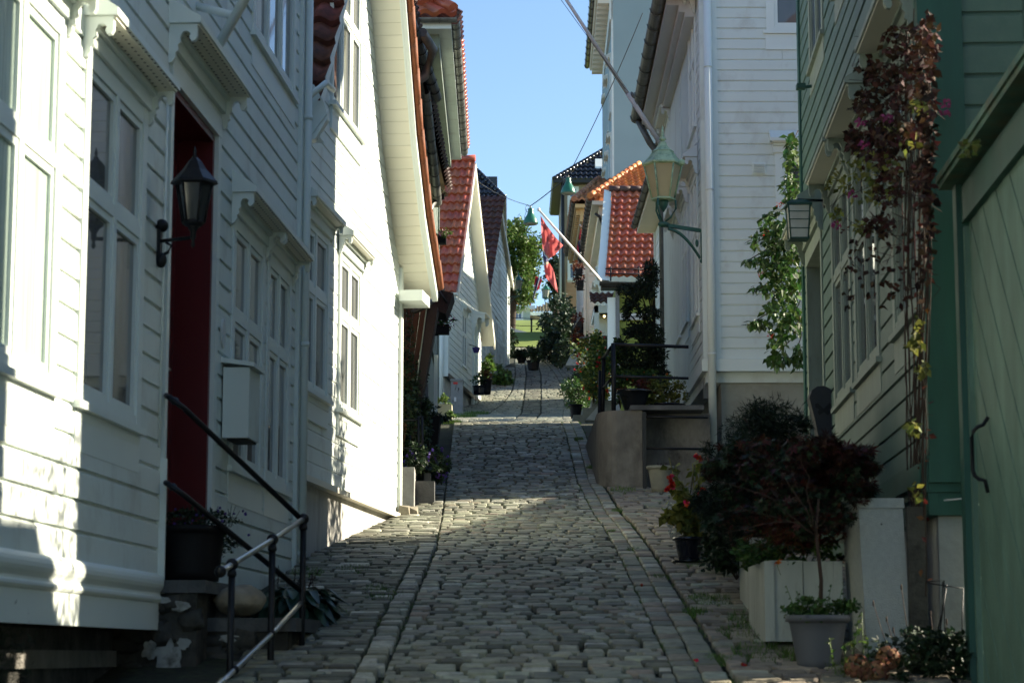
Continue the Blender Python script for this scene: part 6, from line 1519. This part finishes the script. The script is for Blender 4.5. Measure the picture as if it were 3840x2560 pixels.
bush('dark_hedge', 'lower dark shrubs before the tall mass at the right side of the upper street', P(2070, 1310, 76), (.45, 2, .55), 2400, .14, 'leaf_dark', clumps=40)
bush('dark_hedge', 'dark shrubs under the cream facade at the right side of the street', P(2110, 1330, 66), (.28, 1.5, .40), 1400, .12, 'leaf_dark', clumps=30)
bush('facade_shrub', 'dark shrubs climbing at the foot of the cream facade beside the white steps', P(2175, 1270, 58), (.22, 1, .30), 900, .1, 'leaf_rust', clumps=20)
m = MB(); c = P(2055, 1330, 78); m.box(c.x - .12, c.x + .14, 77.8, 78.3, c.z, c.z + .28); m.build('wooden_crate', 'brown_board', None, 'low wooden crate planter at the foot of the dark shrubs', 'crate')
rlg = thing('iron_railing', 'thin black railing by the steps under the cream facade', 'railing', P(2150, 1330, 56))
m = MB(); m.tube([P(2145, 1330, 56), P(2145, 1235, 56), P(2175, 1190, 60)], .02, 6); m.tube([P(2175, 1265, 56), P(2225, 1265, 54)], .018, 6); m.tube([P(2175, 1330, 56), P(2175, 1265, 56)], .018, 6); m.tube([P(2125, 1330, 58), P(2165, 1260, 58)], .018, 6); m.build('rail', 'rail_black', rlg)
m = MB(); m.prism([P(2120, 1370, 57), P(2150, 1310, 57), P(2165, 1300, 57), P(2165, 1370, 57)], Vector((0, .4, 0))); m.build('ramp_wall', 'plaster_white', None, 'whitewashed sloping stair side below the thin railing of the cream house', 'steps')
# tree at the top
def tree(label, base, top, crown, n, s, mt, gp=None, clumps=60):
    b = Vector(base); t = thing('tree', label, 'tree', b, gp)
    m = MB(); tp = Vector(top); m.tube([b - Vector((0, 0, 1)), b.lerp(tp, .5) + Vector((.05, 0, 0)), tp], [.30, .24, .16], 10)
    c, r = Vector(crown[0]), Vector(crown[1])
    for _ in range(16):
        q = rnd_in(.75); q = c + Vector((q.x * r.x, q.y * r.y, q.z * r.z)); m.tube([b.lerp(tp, U(.75, 1)), tp.lerp(q, .5) + rnd_in(.2), q], [.12, .07, .02], 6)
    m.build('trunk', 'bark', t)
    m = MB(); cloud(m, c, r, n, s, 'leaf', clumps=clumps, cr=.24, shell=.35); m.build('crown', mt, t)
tree('bright green leafy tree at the head of the alley, behind the left lantern', P(1912, 1245, 122), P(1925, 1060, 122), (P(1930, 985, 122), (1.85, 2.0, 2.75)), 15000, .20, 'leaf_bright', clumps=110)
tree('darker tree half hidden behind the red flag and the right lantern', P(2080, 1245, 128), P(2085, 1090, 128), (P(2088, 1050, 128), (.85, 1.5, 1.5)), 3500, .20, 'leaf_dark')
# houses over the crest
def far_house(label, Y, u0, u1, vb, ve, vr, wallm, roofm, vis, hipr=True):
    t = thing('wooden_house', label, 'house', P((u0 + u1) / 2, vb, Y)); a, b = P(u0, vb, Y), P(u1, ve, Y)
    m = MB(); F = Wall(a.x, Y, 1, 0, 1); wins = []
    for (wu0, wu1, wv0, wv1) in vis:
        p, q = F.hit(wu0, wv1), F.hit(wu1, wv0); wins.append((p[0], q[0], p[1], q[1]))
    F.siding(m, 0, b.x - a.x, a.z - 4, b.z, .45, t=.06, holes=wins); m.box(a.x, b.x, Y + .05, Y + 8, a.z - 8, b.z); m.build('wall', wallm, t)
    for w_ in wins: window(t, F, *w_, cols=2, transom=1, casing=.22, proj=.12, hd=False, mats=('white_trim', 'pane_sky'), sillp=.2)
    m = MB(); rz = P(0, vr, Y + 4).z - b.z; W = b.x - a.x + 1.0
    tiles(m, (a.x - .5, Y - .5, b.z), (W, 0, 0), (0, 4, rz), int(W / .36), 8, amp=.16, skip=(lambda x, y: (1 - x) * W < y * 4.0 or (x * W < y * 4.0 and not hipr))); m.box(a.x - .4, b.x + .4, Y + 4, Y + 8, b.z, b.z + .3)
    m.build('roof', roofm, t)
    m = MB(); m.box(a.x - .6, b.x + .6, Y - .65, Y - .45, b.z - .45, b.z - .02); m.build('eaves', 'white_trim', t)
far_house('mint green house with white windows and a red tiled roof beyond the lawn', 258, 1840, 1988, 1205, 1148, 1085, 'mint', 'tile_red', [(1868, 1888, 1168, 1200), (1925, 1962, 1168, 1200)])
far_house('pale house with a weathered ochre tile roof right of the mint green house', 262, 1993, 2110, 1205, 1172, 1118, 'sand', 'tile_grey', [(2025, 2042, 1185, 1210)], hipr=False)
# fence, car
fn = thing('iron_fence', 'thin dark iron fence with round-topped posts along the lawn edge above the street', 'fence', P(1993, 1235, 117))
for u in (1905, 1993, 2043):
    m = MB(); m.tube([P(u, 1245, 117), P(u, 1198, 117)], .05, 8); m.ell(P(u, 1197, 117), (.07, .07, .07), 8, 6); m.build('post', 'rail_black', fn)
m = MB(); m.tube([P(1895, 1190, 117), P(2060, 1198, 117)], .02, 6); m.build('rail', 'rail_black', fn); m = MB(); m.tube([P(1895, 1218, 117), P(2060, 1226, 117)], .02, 6); m.build('rail', 'rail_black', fn)
car = thing('parked_car', 'white car whose windscreen and bonnet show over the lawn bank', 'car', P(1930, 1240, 122))
xn = P(1985, 1, 122).x; zg = 17.62; zr = P(0, 1203, 122).z
sc = (zr - zg) / 1.42
def cz(h): return zg + h * sc
prof = [(0, .35), (.05, .62), (.9, .86), (1.75, 1.38), (2.3, 1.42), (3.0, 1.38), (3.75, .95), (4.15, .85), (4.2, .3)]
def cx_(d): return xn - d * sc * .95
m = MB()
low = [(0, .25), (0, .55), (.12, .68), (.95, .88), (3.8, .93), (4.15, .85), (4.2, .25)]
m.prism([(cx_(a), 121.2, cz(b)) for a, b in low], Vector((0, 1.6, 0)))
m.prism([(cx_(a), 121.3, cz(b)) for a, b in ((1.75, 1.36), (2.2, 1.42), (3.0, 1.38), (3.05, 1.34), (2.2, 1.37), (1.78, 1.31))], Vector((0, 1.4, 0)))
for a, b, c_, d in ((.98, .88, 1.75, 1.36), (2.45, .9, 2.5, 1.38), (3.8, .93, 3.0, 1.37)):
    for y in (121.3, 122.62): m.tube([(cx_(a), y, cz(b)), (cx_(c_), y, cz(d))], .035, 6)
m.build('body', 'car_white', car)
m = MB(); m.prism([(cx_(a), 121.33, cz(b)) for a, b in ((1.02, .88), (1.77, 1.34), (3.0, 1.35), (3.75, .93))], Vector((0, 1.3, 0))); m.build('window', 'pane_dark', car)
for d in (.8, 3.3):
    for y in (121.15, 122.65):
        m = MB(); m.tube([(cx_(d), y, cz(.32)), (cx_(d), y + .2, cz(.32))], .32 * sc, 20); wh = m.build('wheel', 'plastic_black', car)
m = MB(); m.ell((cx_(.06), 121.4, cz(.62)), (.06, .12, .07)); m.build('headlight', 'pane', car)
# ================================================================ GROUND
def sheet(name, mt, xs, ys, zf, kind='structure', rgh=0.):
    m = MB(); nx, ny = len(xs), len(ys)
    vs = [(x, y, zf(x, y)) for y in ys for x in xs]
    m.add(vs, [(j * nx + i, j * nx + i + 1, (j + 1) * nx + i + 1, (j + 1) * nx + i) for j in range(ny - 1) for i in range(nx - 1)], 0, True)
    return m.build(name, mt, None, kind=kind)
ys = [-30, -15, -5, 0, 2, 4] + [5 + .25 * k for k in range(100)] + [30 + k for k in range(0, 190, 1)] + [225, 250, 300, 400, 600, 900]
xs = [-400, -120, -40, -15, -8, -4, -3] + [-2 + .2 * k for k in range(21)] + [3, 4, 8, 15, 40, 120, 400]
def gz(x, y): return G(y) - .012 + (.02 * noise.noise(Vector((x * 2, y * 2, 0))) - .01 if y < 50 else 0)
sheet('ground', 'moss', xs, ys, gz)
gm = sheet('grass', 'lawn', [-60, -20, -8] + [-4 + .4 * k for k in range(21)] + [8, 20, 60], [100 + .5 * k for k in range(32)] + [116.3, 116.9], lambda x, y: G(y) + .04 + .06 * noise.noise(Vector((x, y, 0))), 'stuff')
gm2 = sheet('grass', 'lawn', [-60, -20, -8] + [-4 + 1 * k for k in range(9)] + [8, 20, 60], [127 + 2 * k for k in range(50)], lambda x, y: G(y) + .06 + .1 * noise.noise(Vector((x * .5, y * .5, 0))), 'stuff')
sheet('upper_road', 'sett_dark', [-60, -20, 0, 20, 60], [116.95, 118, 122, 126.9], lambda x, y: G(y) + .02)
# ---- setts, one by one
def stone(m, cx, cy, w, d, h, rot=0., mi=0, rnd=.12, tilt=.008):
    """rounded paving stone"""
    n = 3; bev = min(w, d) * rnd; vs = []
    z0 = G(cy); slope = (G(cy + .05) - G(cy - .05)) / .1
    ca, sa = cos(rot), sin(rot); tx, ty = U(-tilt, tilt), U(-tilt, tilt)
    hw, hd = w / 2, d / 2
    jit = [(1 + U(-.09, .09)) for _ in range(8)]
    def ring(ins, z, q=1.):
        o = []
        pts = [(-hw + ins, -hd + ins + bev * .6), (-hw + ins + bev * .6, -hd + ins), (hw - ins - bev * .6, -hd + ins), (hw - ins, -hd + ins + bev * .6),
               (hw - ins, hd - ins - bev * .6), (hw - ins - bev * .6, hd - ins), (-hw + ins + bev * .6, hd - ins), (-hw + ins, hd - ins - bev * .6)]
        for i, (x, y) in enumerate(pts):
            x *= jit[i]; y *= jit[(i + 3) % 8]
            X, Y_ = x * ca - y * sa, x * sa + y * ca
            o.append((cx + X, cy + Y_, z0 + slope * Y_ + z + tx * X + ty * Y_))
        return o
    vs = ring(0, -.02) + ring(0, h * .35) + ring(bev * .22, h * .8) + ring(bev * .75, h)
    fs = [tuple(r * 8 + k for k in (i, (i + 1) % 8)) + tuple((r + 1) * 8 + k for k in ((i + 1) % 8, i)) for r in range(3) for i in range(8)]
    m.add(vs, fs, mi, True); o_ = len(m.v) - 32; m.f.append(tuple(o_ + q for q in range(24, 32))); m.m.append(mi); m.sm.append(False)
def course(m, xl, xr, y0, y1, d, w, h=.014, gap=.014, jit=.25, mis=(0,), wts=None, skew=0., rot=.0):
    y = y0; r = 0
    while y < y1:
        dd = d * U(.88, 1.12); a, b = xl(y), xr(y); x = a - U(0, w) * .6
        while x < b:
            ww = w * U(1 - jit, 1 + jit); x0 = max(x, a); x1 = min(x + ww, b)
            if x1 - x0 > w * .3:
                mi = random.choices(mis, wts)[0] if wts else random.choice(mis)
                stone(m, (x0 + x1) / 2, y + dd / 2 + U(-.006, .006) + skew * ((x0 + x1) / 2 - a), x1 - x0 - gap * U(1.0, 2.6), dd - gap * U(.2, .6), h * U(.6, 1.35), rot + U(-.03, .03), mi)
            x += ww
        y += dd; r += 1
random.seed(21)
m = MB()
def KL(y): return interp([(5, -.60), (8.8, -.54), (14, -.50), (19, -.60), (26, -.72), (28, -.78)], y)
def KR(y): return interp([(5, .70), (8.8, .685), (16, .69), (20, .62), (26, .62), (28, .66)], y)
course(m, KL, KR, 6.5, 28.6, .098, .128, mis=(0, 1, 2, 3), wts=(62, 7, 20, 11), h=.012, gap=.012)
m.build('road', ['sett', 'sett_pale', 'sett_dark', 'sett_walk'], None, kind='structure')
m = MB()
course(m, lambda y: KL(y) - .122, lambda y: KL(y) + .006, 6.5, 14.3, .085, .20, mis=(0, 1), wts=(30, 70), h=.024, jit=.0)
for k in range(2):
    y = 6.5
    while y < 28:
        d = U(.10, .20); x = KR(y) + .051 + k * .106; stone(m, x, y + d / 2, .101, d - .014, .016 * U(.6, 1.2) - (.006 if k == 0 else 0), U(-.03, .03), random.choices((0, 1, 2), (60, 10, 30))[0]); y += d
m.build('kerb', ['sett', 'sett_pale', 'sett_walk'], None, kind='structure')
m = MB()
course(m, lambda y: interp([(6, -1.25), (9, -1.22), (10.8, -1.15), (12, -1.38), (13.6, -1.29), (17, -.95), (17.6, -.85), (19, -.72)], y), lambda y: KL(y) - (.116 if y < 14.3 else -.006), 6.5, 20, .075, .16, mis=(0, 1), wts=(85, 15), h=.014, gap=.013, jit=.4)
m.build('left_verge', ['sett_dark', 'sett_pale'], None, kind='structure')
m = MB()
course(m, lambda y: KR(y) + .225, lambda y: interp([(6, 1.8), (9.3, 1.9), (16, 2.25), (17, 2.7), (19.4, 2.6), (19.5, .8), (30, .84)], y), 6.5, 28, .105, .17, h=.013, gap=.014, mis=(0, 1), wts=(85, 15), jit=.35)
m.build('pavement', ['sett_walk', 'sett'], None, kind='structure')
# cross street and the upper road
m = MB()
course(m, lambda y: -3.2 if y > 28.7 else KL(y) - 1.2, lambda y: 3.6, 28.7, 46, .19, .2, h=.012, gap=.02)
m.build('side_street', 'sett', None, kind='structure')
def UL(y): return interp([(46, -1.22), (52, -.80), (58, -.35), (64, .02), (70, .12), (110, .0)], y)
def UR(y): return interp([(46, 1.10), (54, 1.32), (60, 1.50), (66, 1.55), (72, 1.40), (80, 1.1), (110, 1.1)], y)
UA = lambda y: interp([(46, .06), (55, .25), (66, .42), (70, .48), (100, .4)], y); UB = lambda y: interp([(46, .52), (55, .75), (70, .96), (100, .8)], y)
m = MB()
course(m, UL, lambda y: UA(y) - .008, 46, 104, .22, .26, h=.012, gap=.018); course(m, lambda y: UA(y) + .008, lambda y: UB(y) - .008, 46, 104, .22, .30, h=.012, gap=.014, mis=(1,)); course(m, lambda y: UB(y) + .008, UR, 46, 104, .22, .26, h=.012, gap=.018)
m.build('road', ['sett', 'sett_dark'], None, kind='structure')
m = MB()
y = 46
while y < 104: stone(m, UR(y) + .085, y + .2, .17, .36, .02, 0); y += .38
course(m, lambda y: interp([(46, -2.2), (50, -1.9), (54, -1.7), (61, -.95), (68, -.9)], y), lambda y: UL(y) - .01, 46, 74, .25, .24, h=.012, gap=.018)
course(m, lambda y: UR(y) + .175, lambda y: 2.35, 46, 104, .25, .24, h=.012, gap=.018); m.build('pavement', 'sett', None, kind='structure')
# grass and weeds in the joints
random.seed(5)
m = MB()
def tuft(x, y, n, r, s):
    for _ in range(n):
        an = U(0, 6.28); q = r * sqrt(R()); px, py = x + q * cos(an), y + q * sin(an) * 2; z = G(py); b_ = Vector((px, py, z - .004)); t_ = b_ + Vector((U(-.6, .6) * s, U(-.6, .6) * s, U(.5, 1.3) * s)); w = s * .07
        m.add([b_ + Vector((-w, 0, 0)), b_ + Vector((w, 0, 0)), t_], [(0, 1, 2)])
for _ in range(420):
    y = U(7, 28); k = random.choice((0, 1, 2)); tuft(KR(y) + .0 + .108 * k, y, int(U(4, 14)), .018, .018)
for _ in range(160):
    y = U(7, 16); tuft(KL(y) - .118 * random.choice((0, 1)), y, int(U(3, 8)), .015, .014)
for _ in range(1500):
    y = U(7, 27); tuft(U(KL(y), KR(y)), y, int(U(2, 6)), .010, .008)
for _ in range(260):
    y = U(7, 18); tuft(U(KR(y) + .25, 1.9), y, int(U(3, 10)), .03, .02)
for (x, y, n, r, s) in ((.93, 10.9, 260, .06, .035), (.90, 9.4, 200, .06, .03), (1.1, 10.2, 300, .12, .035), (1.25, 10.0, 300, .12, .04), (1.15, 13.0, 160, .1, .03), (-.68, 11.6, 260, .1, .03), (-.75, 11.9, 160, .08, .03), (-.95, 12.8, 200, .1, .03), (.86, 12.4, 150, .05, .03), (.88, 8.7, 120, .05, .03), (.80, 14.0, 100, .05, .03), (1.0, 19.2, 200, .12, .04), (1.45, 9.1, 300, .12, .04), (1.12, 9.6, 400, .14, .035), (1.2, 10.6, 400, .14, .04), (1.05, 11.4, 300, .12, .035), (-1.2, 12.6, 300, .1, .035), (-1.15, 11.5, 300, .08, .035), (-.62, 10.6, 160, .05, .025), (-.95, 10.9, 300, .12, .03), (.72, 15.5, 160, .03, .03), (.86, 17.5, 200, .04, .035), (.80, 21, 300, .06, .04), (.74, 23.5, 300, .05, .04), (1.3, 9.5, 220, .1, .04), (-.78, 26.8, 500, .15, .05), (-1.2, 49, 500, .4, .10), (-.9, 54, 300, .3, .1)):
    tuft(x, y, n, r, s)
m.build('weeds', 'leaf_bright', None, kind='stuff')
m = MB()
for (u, v, Y) in ((2612, 2490, 9.3), (2790, 2520, 9.2), (2405, 2148, 12)):
    p = P(u, v, Y); p.z = G(Y) + .02
    for k in range(5): leaf(m, p + rnd_in(.008), .016, 'round')
m.build('fallen_petals', 'petal_red', None, kind='stuff')
# ================================================================ LIGHT
w = bpy.data.worlds.new('World'); scene.world = w; w.use_nodes = True
nt = w.node_tree; bg = nt.nodes['Background']; sky = nt.nodes.new('ShaderNodeTexSky'); sky.sky_type = 'NISHITA'; sky.sun_disc = False
SE, SA = radians(28), radians(17)      # elevation, azimuth ahead of +X
sd = Vector((cos(SA) * cos(SE), sin(SA) * cos(SE), sin(SE)))
sky.sun_elevation = SE; sky.sun_rotation = pi / 2 - SA
sky.air_density = 1.0; sky.dust_density = .2; sky.ozone_density = 3.2
nt.links.new(sky.outputs[0], bg.inputs[0]); bg.inputs[1].default_value = .082
sl = bpy.data.lights.new('sun', 'SUN'); sl.energy = 5; sl.angle = radians(.55); sl.color = (1, .90, .72)
so = bpy.data.objects.new('sun', sl); COL.objects.link(so); so.rotation_euler = (-sd).to_track_quat('-Z', 'Y').to_euler()
# ================================================================ CAMERA
cam = bpy.data.cameras.new('camera'); co = bpy.data.objects.new('camera', cam); COL.objects.link(co); scene.camera = co
cam.sensor_width = 36; cam.lens = 75; cam.clip_end = 3000; cam.clip_start = .05
co.rotation_euler = (pi / 2 + TH, 0, 0)
cam.dof.use_dof = True; cam.dof.focus_distance = 26; cam.dof.aperture_fstop = 7.1
scene.view_settings.view_transform = 'Standard'; scene.view_settings.look = 'None'; scene.view_settings.exposure = 1.52; scene.view_settings.gamma = 1
scene.cycles.max_bounces = 8; scene.cycles.diffuse_bounces = 4; scene.cycles.glossy_bounces = 4; scene.cycles.transparent_max_bounces = 6
scene.cycles.use_denoising = True
for o in bpy.data.objects:
    if '_w' in o: del o['_w']
